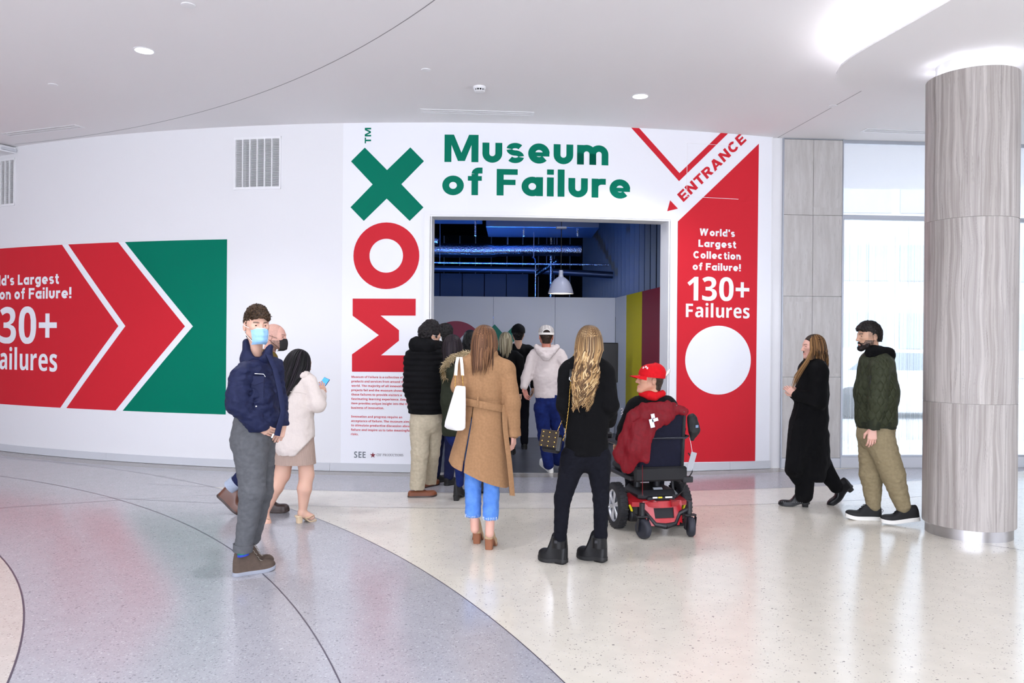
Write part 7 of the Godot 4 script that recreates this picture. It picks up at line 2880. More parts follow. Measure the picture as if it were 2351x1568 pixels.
	ring.tube(PackedVector3Array([V3(-0.049, 1.328, 0.085), V3(-0.052, 1.313, 0.087), V3(-0.039, 1.301, 0.088), V3(-0.027, 1.313, 0.087), V3(-0.030, 1.328, 0.085)]), PackedFloat32Array([0.003]), 6)
	part("ring", ring, M.chrome, bg)

func person_hoodie() -> void:
	var t := person(V3(0.467, 0.000, -9.434), "man in a white cap, oatmeal hoodie and blue jeans at the doorway")
	var hf := head_frame(V3(-0.056, 1.625, 0.000), 3.14, 0.0, 0.0, 1.0)
	var jk := field(0.0105, 0.006, 11.0, V3(1, 1.2, 1), 62)
	jk.cap(V3(-0.054, 1.384, 0.000), 0.1363, V3(-0.047, 1.148, 0.000), 0.1572, 0.06, 0.72)
	jk.cap(V3(-0.047, 1.148, 0.000), 0.1572, V3(-0.039, 0.938, 0.000), 0.1520, 0.06, 0.76)
	jk.cap(V3(-0.190, 1.424, 0.000), 0.0629, V3(0.108, 1.427, 0.000), 0.0629, 0.06)
	jk.cap(V3(-0.221, 1.372, 0.000), 0.0681, V3(-0.293, 1.131, 0.020), 0.0601, 0.03)
	jk.cap(V3(-0.293, 1.131, 0.020), 0.0601, V3(-0.319, 1.034, 0.060), 0.0469, 0.03)
	jk.cap(V3(0.135, 1.375, 0.000), 0.0681, V3(0.199, 1.135, 0.020), 0.0601, 0.03)
	jk.cap(V3(0.199, 1.135, 0.020), 0.0601, V3(0.216, 1.026, -0.060), 0.0475, 0.03)
	jk.planes = [[V3(0, -1, 0), -0.897]]
	later("hoodie", [jk], M.oat, t)
	var hd2 := field(0.0085, 0.006, 18.0, V3(1, 1.5, 1), 63)
	hd2.cap(V3(-0.172, 1.503, 0.050), 0.0365, V3(-0.069, 1.391, 0.120), 0.0466, 0.02)
	hd2.cap(V3(0.068, 1.506, 0.050), 0.0365, V3(-0.049, 1.391, 0.120), 0.0466, 0.02)
	hd2.cap(V3(-0.131, 1.457, 0.090), 0.0467, V3(0.014, 1.459, 0.090), 0.0467, 0.02)
	hd2.cap(V3(-0.148, 1.498, -0.040), 0.0368, V3(0.042, 1.499, -0.040), 0.0368, 0.02)
	later("hood", [hd2], M.oat, t)
	var tr := field(0.0105, 0.006, 14.0, V3(1, 1.3, 1), 64)
	tr.cap(V3(-0.034, 0.922, 0.000), 0.1467, V3(-0.028, 0.833, 0.000), 0.1467, 0.03, 0.75)
	tr.cap(V3(-0.107, 0.782, 0.020), 0.0941, V3(-0.068, 0.442, 0.020), 0.0784, 0.015)
	tr.cap(V3(-0.068, 0.442, 0.020), 0.0784, V3(-0.018, 0.099, 0.030), 0.0653, 0.015)
	tr.cap(V3(0.047, 0.780, -0.020), 0.0893, V3(0.107, 0.429, -0.100), 0.0742, 0.015)
	tr.cap(V3(0.107, 0.429, -0.100), 0.0742, V3(0.113, 0.099, -0.250), 0.0646, 0.015)
	later("jeans", [tr], M.denim_blue, t)
	var o := {"w": 0.1, "sole": 0.03, "collar": 0.06, "toe_h": 0.05, "cfront": 0.46, "sole_m": M.rubber_white, "upper_m": M.white_leather, "laces": 3, "lace_m": M.rubber_white}
	shoe(t, "sneaker", V3(0.018, 0.000, 0.061), V3(-0.069, 0.000, -0.665), o)
	shoe(t, "sneaker", V3(0.143, 0.000, -0.466), V3(0.175, 0.000, -1.286), o)
	var hd := head_field(hf, lin(196, 128, 108), {"hair": Color(0.03, 0.018, 0.012), "cell": 0.006})
	var lh := hand_field(V3(-0.319, 1.018, 0.060), V3(0.026, -0.105, 0.020), V3(0.5, 0, 0.6), -1.0, 0.55, lin(176, 118, 104), 1.0)
	var rh := hand_field(V3(0.216, 1.015, -0.060), V3(0.000, -0.105, 0.000), V3(-0.8, 0, 0), -1.0, 0.5, lin(196, 128, 108), 1.0)
	body(t, [jk, tr], [hd, lh, rh], lin(196, 128, 108))
	later("hair", [short_hair(hf, {"a": Color(0.02, 0.012, 0.009), "b": Color(0.05, 0.03, 0.02), "thick": 0.004, "amp": 0.003, "top": -0.035, "high": 0.045})], M.hair, t)
	# snapback: the cap sits on his head, brim forward, mesh panels and an arched opening at the back
	var hat := cap_hat(hf, {})
	var ch := thing("baseball_cap", "white mesh-back baseball cap worn over short brown hair", "cap", V3(0.467, 0.000, -9.434))
	part("brim", hat[1], mat(rgb(230, 226, 220), 0.8), ch)
	var cf := hf * Transform3D(Basis.from_scale(V3(1.09, 1.06, 1.06)), V3(0, 0.006, 0))
	var back_z := func(x: float, y: float) -> float:
		var st := pow(clampf((y - 0.045) / 0.088, 0.0, 1.0), 1.0 / 0.85)
		var ct := sqrt(maxf(0.0, 1.0 - st * st))
		return -0.108 * ct * sqrt(maxf(0.0, 1.0 - pow(x / maxf(0.001, 0.0865 * ct), 2.0))) - 0.012 - 0.006 * st
	for side in 2:
		var mb := MB.new()
		for i in 14:
			for j in 60:
				var q := []
				for c in [[i, j], [i, j + 1], [i + 1, j + 1], [i + 1, j]]:
					var a: float = TAU * c[1] / 60.0
					if c[0] == 0:
						q.append(V3(0.088 * sin(a), 0.018 - 0.004 * cos(a), 0.109 * cos(a) - 0.012))
					else:
						var t2: float = (c[0] - 1) / 13.0 * PI * 0.5
						q.append(V3((0.0865 * cos(t2) + 0.001) * sin(a), 0.045 + 0.088 * pow(sin(t2), 0.85), (0.108 * cos(t2) + 0.001) * cos(a) - 0.012 - 0.006 * sin(t2)))
				var m: Vector3 = (q[0] + q[1] + q[2] + q[3]) * 0.25
				var rear: bool = m.z < -0.02 and m.y > 0.034
				if rear != (side == 1):
					continue
				if m.z < 0.0 and pow(m.x / 0.046, 2.0) + pow((m.y - 0.036) / 0.045, 2.0) < 1.0 and m.y > 0.034:
					continue
				mb.quad(cf * q[0], cf * q[1], cf * q[2], cf * q[3])
		part("crown" if side == 0 else "mesh_panel", mb, mat(rgb(228, 222, 214), 0.8) if side == 0 else mat(rgb(178, 172, 168), 0.9), ch)
	var edge := PackedVector3Array()
	for k in 15:
		var a := PI * k / 14.0
		var x := 0.046 * cos(a)
		var y := 0.036 + 0.045 * sin(a)
		edge.append(cf * V3(x, y, back_z.call(x, y) - 0.001))
	var am := MB.new()
	am.tube(edge, PackedFloat32Array([0.0045]), 8)
	part("opening_edge", am, M.rubber_white, ch)
	var inn := MB.new()
	for k in range(1, 14):
		inn.tri(cf * V3(0, 0.036, -0.105), edge[k], edge[k - 1])
	part("lining", inn, mat(rgb(40, 26, 20), 0.8), ch)
	for x in [-0.03, 0.0, 0.03]:
		var sm := MB.new()
		var sp := PackedVector3Array()
		for k in 8:
			var y := 0.083 + 0.046 * k / 7.0 if x == 0.0 else 0.07 + 0.05 * k / 7.0
			var xx: float = x * (1.0 + 0.4 * (7 - k) / 7.0) if x != 0.0 else 0.0
			sp.append(cf * V3(xx, y, back_z.call(xx, y) - 0.001))
		sm.tube(sp, PackedFloat32Array([0.0028]), 5)
		part("seam", sm, M.rubber_white, ch)

func person_coatwoman() -> void:
	var t := person(V3(2.744, 0.000, -7.589), "woman with long brown hair striding in an ankle-length black coat")
	var hf := head_frame(V3(0.172, 1.541, 0.000), -1.5, -0.02, 0.0, 0.98)
	var ct := field(0.0105, 0.004, 10.0, Vector3.ONE, 72)
	ct.cap(V3(0.178, 1.317, 0.000), 0.1307, V3(0.163, 1.106, 0.000), 0.1434, 0.05, 1.25)
	ct.cap(V3(0.163, 1.106, 0.000), 0.1434, V3(0.148, 0.853, 0.000), 0.1560, 0.05, 1.2)
	ct.cap(V3(0.148, 0.853, 0.000), 0.1560, V3(0.122, 0.473, 0.000), 0.1687, 0.05, 1.1)
	ct.cap(V3(0.026, 0.795, 0.060), 0.0920, V3(-0.043, 0.362, 0.100), 0.0749, 0.05, 1.6)
	ct.cap(V3(0.122, 0.473, 0.000), 0.1687, V3(0.136, 0.326, 0.000), 0.1602, 0.05, 1.1)
	ct.cap(V3(0.259, 0.683, -0.020), 0.0761, V3(0.273, 0.425, -0.050), 0.0849, 0.05, 1.4)
	ct.cap(V3(0.174, 1.343, 0.140), 0.0704, V3(0.154, 1.329, -0.140), 0.0687, 0.05)
	ct.cap(V3(0.183, 1.299, 0.160), 0.0743, V3(0.161, 1.028, 0.180), 0.0700, 0.04)
	ct.cap(V3(0.161, 1.028, 0.180), 0.0700, V3(-0.024, 1.080, 0.120), 0.0539, 0.03)
	ct.cap(V3(0.162, 1.285, -0.160), 0.0689, V3(0.147, 1.031, -0.160), 0.0689, 0.04)
	ct.cap(V3(0.147, 1.031, -0.160), 0.0689, V3(0.009, 1.081, -0.040), 0.0509, 0.03)
	ct.planes = [[V3(-0.1, -1, 0).normalized(), V3(-0.1, -1, 0).normalized().dot(V3(0.112, 0.262, 0.000))]]
	later("coat", [ct], M.black_wool, t)
	# loose front panel swinging forward, with its pointed tail
	var fp := MB.new()
	var rows := []
	for q in [[V3(0.011, 1.105, 0.000), V3(0.087, 1.085, 0.000)], [V3(-0.021, 0.915, 0.000), V3(0.089, 0.895, 0.000)], [V3(-0.070, 0.746, 0.000), V3(0.090, 0.747, 0.000)], [V3(-0.093, 0.514, 0.000), V3(0.088, 0.515, 0.000)], [V3(-0.087, 0.303, 0.000), V3(0.069, 0.296, 0.000)], [V3(-0.053, 0.253, 0.000), V3(0.027, 0.270, 0.000)], [V3(-0.023, 0.219, 0.000), V3(-0.006, 0.228, 0.000)]]:
		rows.append(PackedVector3Array([q[0] + V3(0, 0, 0.13), q[0] + V3(-0.004, 0, 0.10), q[1] + V3(0, 0, 0.12), q[1] + V3(0, 0, 0.15)]))
	fp.grid(rows, true, true)
	part("front_panel", fp, M.black_wool, t)
	var tr := field(0.0105, 0.003, 14.0, Vector3.ONE, 73)
	tr.cap(V3(0.113, 0.485, 0.080), 0.1252, V3(0.080, 0.381, 0.080), 0.1001, 0.03)
	tr.cap(V3(0.080, 0.381, 0.080), 0.0918, V3(0.066, 0.126, 0.080), 0.0834, 0.02)
	tr.cap(V3(0.233, 0.484, -0.080), 0.1193, V3(0.389, 0.251, -0.080), 0.0724, 0.03)
	tr.cap(V3(0.389, 0.251, -0.080), 0.0724, V3(0.441, 0.174, -0.080), 0.0639, 0.02)
	later("trousers", [tr], M.black_wool, t)
	var o := {"w": 0.09, "sole": 0.012, "heel": 0.03, "heel_w": 0.06, "heel_l": 0.06, "collar": 0.11, "toe_h": 0.045, "cfront": 0.4, "upper_m": M.boot_black}
	var b1 := shoe(t, "ankle_boot", V3(0.139, 0.000, 0.034), V3(-0.140, 0.000, -0.034), o)
	var b2 := shoe(t, "ankle_boot", V3(0.620, 0.163, -0.080), V3(0.374, -0.027, -0.080), o)
	var sd := MB.new()
	for k in 16:
		var u := k / 15.0
		var c := V3(0.088, 0.060, 0.123).lerp(V3(-0.176, 0.062, 0.105), u)
		sd.lathe([V2(0, 0.003), V2(0.0032, 0.0)], 6, c, Basis(Vector3.RIGHT, PI / 2))
	part("stud_row", sd, M.chrome, b1).set_meta("kind", "stuff")
	var hd := head_field(hf, SKIN_PINK, {"fem": 1.0, "hair": Color(0.06, 0.035, 0.02), "brow": 0.6, "cell": 0.0045})
	var hands := [hand_field(V3(-0.037, 1.083, 0.110), V3(-0.055, 0.051, 0.000), V3(0.2, 0, -0.9), -1.0, 1.1, SKIN_PINK, 0.9), hand_field(V3(-0.003, 1.086, -0.030), V3(-0.051, 0.051, 0.040), V3(0.2, 0, 0.9), 1.0, 1.1, SKIN_PINK, 0.9)]
	body(t, [ct, tr], [hd] + hands, SKIN_PINK)
	eyes(t, hf, 0.0)
	later("scalp", [scalp(hf, Color(0.035, 0.022, 0.012), 0.07)], M.hair, t)
	long_hair(t, hf, {"n": 520, "len": 0.33, "cols": [lin(92, 66, 40), lin(62, 44, 28), lin(120, 88, 54), lin(46, 32, 22), lin(150, 112, 72)], "wave": 0.016, "wl": 0.19, "wid": 0.14, "r": 0.0058, "seed": 41, "behind": 0.02, "back_only": false, "open": 0.72}, M.hair)
	var fl := MB.new()
	var rng := RandomNumberGenerator.new()
	rng.seed = 12
	for k in 22:
		var j := V3(rng.randf_range(-0.022, 0.022), rng.randf_range(-0.03, 0.03), rng.randf_range(-0.03, 0.03))
		fl.c = [lin(140, 104, 66), lin(110, 80, 50), lin(170, 130, 88)][k % 3]
		fl.tube(PackedVector3Array([V3(0.137, 1.570, 0.080), V3(0.117, 1.495, 0.090) + j * 0.4, V3(0.080, 1.403, 0.090) + j * 0.7, V3(0.023, 1.329, 0.110) + j * 0.8, V3(-0.029, 1.254, 0.120) + j, V3(-0.062, 1.162, 0.120) + j * 0.7]), PackedFloat32Array([0.003, 0.0048, 0.005, 0.0046, 0.0036, 0.0006]), 6, 0.6)
	part("front_lock", fl, M.hair, t)

func person_green() -> void:
	var t := person(V3(3.300, 0.000, -6.936), "bearded man in a dark green quilted jacket and khaki trousers")
	var hf := head_frame(V3(-0.138, 1.637, 0.000), -1.52, 0.0, 0.0, 1.0)
	var jk := field(0.0095, 0.006, 11.0, V3(1, 0.8, 1), 82)
	jk.cap(V3(-0.074, 1.391, 0.000), 0.1464, V3(-0.072, 1.152, 0.000), 0.1734, 0.05, 1.2)
	jk.cap(V3(-0.072, 1.152, 0.000), 0.1734, V3(-0.074, 0.921, 0.000), 0.1734, 0.05, 1.1)
	jk.cap(V3(-0.093, 1.404, 0.170), 0.0752, V3(-0.043, 1.410, -0.170), 0.0711, 0.06)
	jk.cap(V3(-0.137, 1.367, 0.200), 0.0823, V3(-0.166, 1.091, 0.220), 0.0746, 0.04)
	jk.cap(V3(-0.166, 1.091, 0.220), 0.0746, V3(-0.185, 0.883, 0.200), 0.0561, 0.03)
	jk.cap(V3(-0.029, 1.353, -0.200), 0.0793, V3(-0.033, 1.058, -0.220), 0.0716, 0.04)
	jk.cap(V3(-0.033, 1.058, -0.220), 0.0716, V3(-0.064, 0.861, -0.200), 0.0555, 0.03)
	jk.planes = [[V3(0, -1, 0), -0.837]]
	var qm: StandardMaterial3D = M.olive.duplicate()
	qm.heightmap_enabled = true
	qm.heightmap_scale = 1.2
	qm.heightmap_texture = quilt_tex()
	later("quilted_jacket", [jk], qm, t)
	var rb := field(0.009, 0.002, 14.0)
	rb.cap(V3(-0.074, 0.890, 0.000), 0.1696, V3(-0.073, 0.859, 0.000), 0.1618, 0.02, 1.1)
	rb.planes = [[V3(0, -1, 0), -0.833], [V3(0, 1, 0), 0.910]]
	later("waistband", [rb], M.dark_olive, t)
	var cu := MB.new()
	cu.tube(PackedVector3Array([V3(-0.184, 0.918, 0.205), V3(-0.188, 0.846, 0.200)]), PackedFloat32Array([0.0597, 0.0520]), 20)
	part("cuff", cu, M.dark_olive, t)
	var hd2 := field(0.0085, 0.005, 16.0, Vector3.ONE, 83)
	hd2.cap(V3(-0.126, 1.499, 0.060), 0.0688, V3(0.000, 1.481, 0.020), 0.0653, 0.03, 1.4)
	hd2.cap(V3(0.000, 1.481, 0.020), 0.0653, V3(0.033, 1.438, 0.000), 0.0424, 0.03, 1.6)
	hd2.cap(V3(-0.144, 1.437, 0.000), 0.0462, V3(-0.083, 1.507, 0.000), 0.0539, 0.03, 1.5)
	later("hood", [hd2], M.black_wool, t)
	var zp := MB.new()
	zp.box(V3(-0.248, 1.272, 0.265), V3(0.006, 0.075, 0.006), Basis(Vector3.BACK, -0.1), 0.002)
	part("sleeve_zip", zp, M.matte_black, t)
	var tr := field(0.0095, 0.007, 15.0, V3(1, 1.5, 1), 84)
	tr.cap(V3(-0.073, 0.863, 0.000), 0.1541, V3(-0.077, 0.786, 0.000), 0.1580, 0.03, 1.05)
	tr.cap(V3(-0.062, 0.737, -0.080), 0.1286, V3(-0.066, 0.403, -0.100), 0.0977, 0.02)
	tr.cap(V3(-0.066, 0.403, -0.100), 0.0977, V3(-0.044, 0.137, -0.100), 0.0625, 0.02)
	tr.cap(V3(-0.083, 0.757, 0.080), 0.1295, V3(0.032, 0.438, 0.100), 0.0987, 0.02)
	tr.cap(V3(0.032, 0.438, 0.100), 0.0987, V3(0.118, 0.172, 0.100), 0.0646, 0.02)
	later("trousers", [tr], M.khaki_dark, t)
	var o := {"w": 0.098, "sole": 0.034, "collar": 0.105, "toe_h": 0.045, "cfront": 0.42, "sole_m": M.rubber_white, "upper_m": M.matte_black, "laces": 4, "lace_m": M.black_cloth, "spring": 0.02}
	shoe(t, "sneaker", V3(0.025, 0.000, -0.085), V3(-0.282, 0.000, -0.125), o)
	shoe(t, "sneaker", V3(0.271, 0.044, 0.100), V3(-0.055, 0.000, 0.084), o)
	for q in [V3(0.015, 0.083, -0.100), V3(0.221, 0.128, 0.100)]:
		var lp := MB.new()
		lp.tube(PackedVector3Array([q, q + V3(0.02, 0.015, 0), q + V3(0.03, 0.0, 0), q + V3(0.024, -0.02, 0)]), PackedFloat32Array([0.0025]), 6)
		part("pull_loop", lp, M.matte_black, t)
	var hd := head_field(hf, SKIN_TAN, {"hair": Color(0.012, 0.009, 0.008), "brow": 0.92, "beard": 0.92, "fade": 0.55, "cell": 0.0042})
	var rh := hand_field(V3(-0.196, 0.846, 0.200), V3(-0.012, -0.085, 0.020), V3(0.2, 0, -0.95), 1.0, 0.75, SKIN_PINK, 1.0)
	var lh := hand_field(V3(-0.068, 0.853, -0.200), V3(-0.012, -0.085, -0.020), V3(0.2, 0, 0.95), -1.0, 0.75, SKIN_PINK, 1.0)
	body(t, [jk, tr], [hd, rh, lh], SKIN_TAN)
	eyes(t, hf, 0.0)
	later("hair", [short_hair(hf, {"a": Color(0.007, 0.006, 0.006), "b": Color(0.02, 0.016, 0.014), "amp": 0.007, "freq": 60.0, "thick": 0.002, "top": 0.014, "fringe": 0.002, "line": 0.10, "low": 0.04})], M.hair, t)
	# full beard, standing proud of the jaw
	var bd := Local.new()
	bd.frame = hf
	bd.cell = 0.0045
	bd.cap(V3(0, -0.092, 0.07), 0.029, V3(0, -0.098, 0.082), 0.025, 0.02)
	for s in [-1.0, 1.0]:
		bd.cap(V3(s * 0.058, -0.03, 0.012), 0.014, V3(s * 0.042, -0.08, 0.045), 0.02, 0.02)
		bd.cap(V3(s * 0.042, -0.08, 0.045), 0.02, V3(s * 0.012, -0.1, 0.075), 0.022, 0.02)
		bd.cap(V3(s * 0.006, -0.05, 0.098), 0.0065, V3(s * 0.028, -0.07, 0.08), 0.008, 0.008)
	bd.fold = noise(70.0, 2)
	bd.fold_amp = 0.002
	bd.colour = func(_p: Vector3) -> Color: return Color(0.012, 0.009, 0.008)
	later("beard", [bd], M.hair, t)

func quilt_tex() -> Texture2D:
	var s := 256
	var im := Image.create(s, s, false, Image.FORMAT_RGB8)
	for y in s:
		for x in s:
			# onion quilting: two families of wavy stitch lines
			var a := absf(sin(PI * (x / 64.0 + 0.5 * sin(y * TAU / 128.0) * 0.55)))
			var b := absf(sin(PI * (x / 64.0 - 0.5 * sin(y * TAU / 128.0) * 0.55 + 0.5)))
			var h := clampf(minf(sqrt(a), sqrt(b)) * 1.1, 0.0, 1.0)
			im.set_pixel(x, y, Color(h, h, h))
	return ImageTexture.create_from_image(im)

# visitors already inside: only their upper backs show, built whole at a coarser grain
func simple_person(at: Vector3, label: String, h: float, yaw: float, top: Material, legs: Material, skin: Color, o := {}) -> Node3D:
	var t := person(at, label)
	t.rotation.y = yaw
	var k := h / 1.75
	var hf := head_frame(V3(0, 1.62, 0.01) * k, 0.0, o.get("pitch", 0.0), 0.0, k)
	var jk := field(0.014, 0.006, 12.0, Vector3.ONE, 90)
	jk.cap(V3(0, 1.36, 0) * k, 0.135 * k, V3(0, 1.12, 0) * k, 0.15 * k, 0.06, 0.7)
	jk.cap(V3(0, 1.12, 0) * k, 0.15 * k, V3(0, 0.93, 0) * k, 0.155 * k, 0.06, 0.72)
	jk.cap(V3(-0.15, 1.42, 0) * k, 0.062 * k, V3(0.15, 1.42, 0) * k, 0.062 * k, 0.06)
	for s in [-1.0, 1.0]:
		jk.cap(V3(s * 0.2, 1.38, 0) * k, 0.06 * k, V3(s * 0.235, 1.1, -0.02) * k, 0.054 * k, 0.03)
		jk.cap(V3(s * 0.235, 1.1, -0.02) * k, 0.054 * k, V3(s * 0.225, 0.88, 0.06) * k, 0.043 * k, 0.03)
	jk.planes = [[V3(0, -1, 0), -0.86 * k]]
	later("jacket", [jk], top, t)
	var tr := field(0.014, 0.004, 14.0, Vector3.ONE, 91)
	tr.cap(V3(0, 0.92, 0) * k, 0.15 * k, V3(0, 0.88, 0) * k, 0.15 * k, 0.03, 0.75)
	for s in [-1.0, 1.0]:
		var st: float = o.get("step", 0.0) * s
		tr.cap(V3(s * 0.085, 0.84, 0) * k, 0.09 * k, V3(s * 0.095, 0.48, 0.02 + st * 0.5) * k, 0.068 * k, 0.02)
		tr.cap(V3(s * 0.095, 0.48, 0.02 + st * 0.5) * k, 0.068 * k, V3(s * 0.1, 0.1, st - 0.02) * k, 0.055 * k, 0.02)
	tr.planes = [[V3(0, -1, 0), -0.05 * k]]
	later("trousers", [tr], legs, t)
	var so := {"w": 0.09, "sole": 0.02, "collar": 0.07, "toe_h": 0.045, "sole_m": o.get("sole_m", M.black), "upper_m": o.get("shoe_m", M.matte_black)}
	for s in [-1.0, 1.0]:
		var st: float = o.get("step", 0.0) * s
		shoe(t, "shoe", V3(s * 0.1, 0, st - 0.08) * k, V3(s * 0.11, 0, st + 0.18) * k, so)
	var hd := head_field(hf, skin, {"cell": 0.008, "fem": o.get("fem", 0.0), "hair": o.get("hair", Color(0.015, 0.012, 0.012))})
	var bare := [hd]
	for s in [-1.0, 1.0]:
		bare.append(hand_field(V3(s * 0.225, 0.875, 0.062) * k, V3(0, -1, 0.15), V3(-s, 0, 0), -s, 0.6, skin, 0.95 * k))
	body(t, [jk, tr], bare, skin)
	t.set_meta("hf", Vector3.ZERO)
	t.remove_meta("hf")
	if o.get("style", "short") == "short":
		later("hair", [short_hair(hf, {"a": o.hair, "b": o.hair * 1.6, "amp": 0.008, "thick": 0.014, "top": 0.02})], M.hair, t)
	else:
		later("scalp", [scalp(hf, o.hair)], M.hair, t)
		long_hair(t, hf, {"n": 200, "len": o.get("len", 0.3), "cols": o.cols, "wid": 0.11, "r": 0.008, "seed": o.get("seed", 3), "behind": 0.065, "wave": o.get("wave", 0.0), "wl": 0.12, "back_only": false}, M.hair)
	return t

func inside_people() -> void:
	var dark := Color(0.010, 0.009, 0.009)
	simple_person(V3(-0.745, 0, -8.62), "dark-haired visitor in navy half hidden behind the puffer jacket", 1.74, 2.5, M.navy, M.denim_navy, SKIN_TAN, {"hair": dark})
	simple_person(V3(-0.52, 0, -9.75), "visitor with dark curly tied hair behind the green parka", 1.71, 3.3, M.black_cloth, M.denim_navy, SKIN_TAN, {"hair": dark, "style": "long", "len": 0.2, "wave": 0.02, "cols": [dark, dark * 1.8], "fem": 1.0, "step": 0.12, "shoe_m": M.boot_black})
	simple_person(V3(-0.09, 0, -10.9), "woman with a straight ash-blonde bob inside the doorway", 1.70, 3.1, M.black_cloth, M.black_denim, SKIN_LIGHT, {"hair": lin(110, 96, 74), "style": "long", "len": 0.27, "cols": [lin(170, 160, 132), lin(136, 122, 96), lin(190, 180, 152), lin(104, 92, 72)], "fem": 1.0, "seed": 8})
	var m := simple_person(V3(0.09, 0, -11.45), "tall man in a black cap and black jacket inside the doorway", 1.80, 3.2, M.black_cloth, M.black_denim, SKIN_TAN, {"hair": dark})
	var k := 1.80 / 1.75
	var hf := m.transform * head_frame(V3(0, 1.62, 0.01) * k, 0.0, 0.0, 0.0, k * 1.03)
	var hat := cap_hat(hf, {})
	var ch := thing("baseball_cap", "black baseball cap on the tall man inside the doorway", "cap")
	part("crown", hat[0], M.black_cloth, ch)
	part("brim", hat[1], M.black_cloth, ch)

func people() -> void:
	people_materials()
	person_navy()
	person_bald()
	person_cream()
	person_puffer()
	person_parka()
	person_camel()
	person_blonde()
	person_hoodie()
	person_coatwoman()
	person_green()
	power_chair()
	person_rider()
	inside_people()
	finish_jobs()


# ================================================================= power chair, its rider and the jacket over its back
func ring_tube(mb: MB, c: Vector3, r: float, w: float, bs: Basis, prof: Array, segs := 40) -> void:
	var pr := []
	for q in prof:
		pr.append(V2(r * q.x, w * q.y))
	mb.lathe(pr, segs, c, bs)

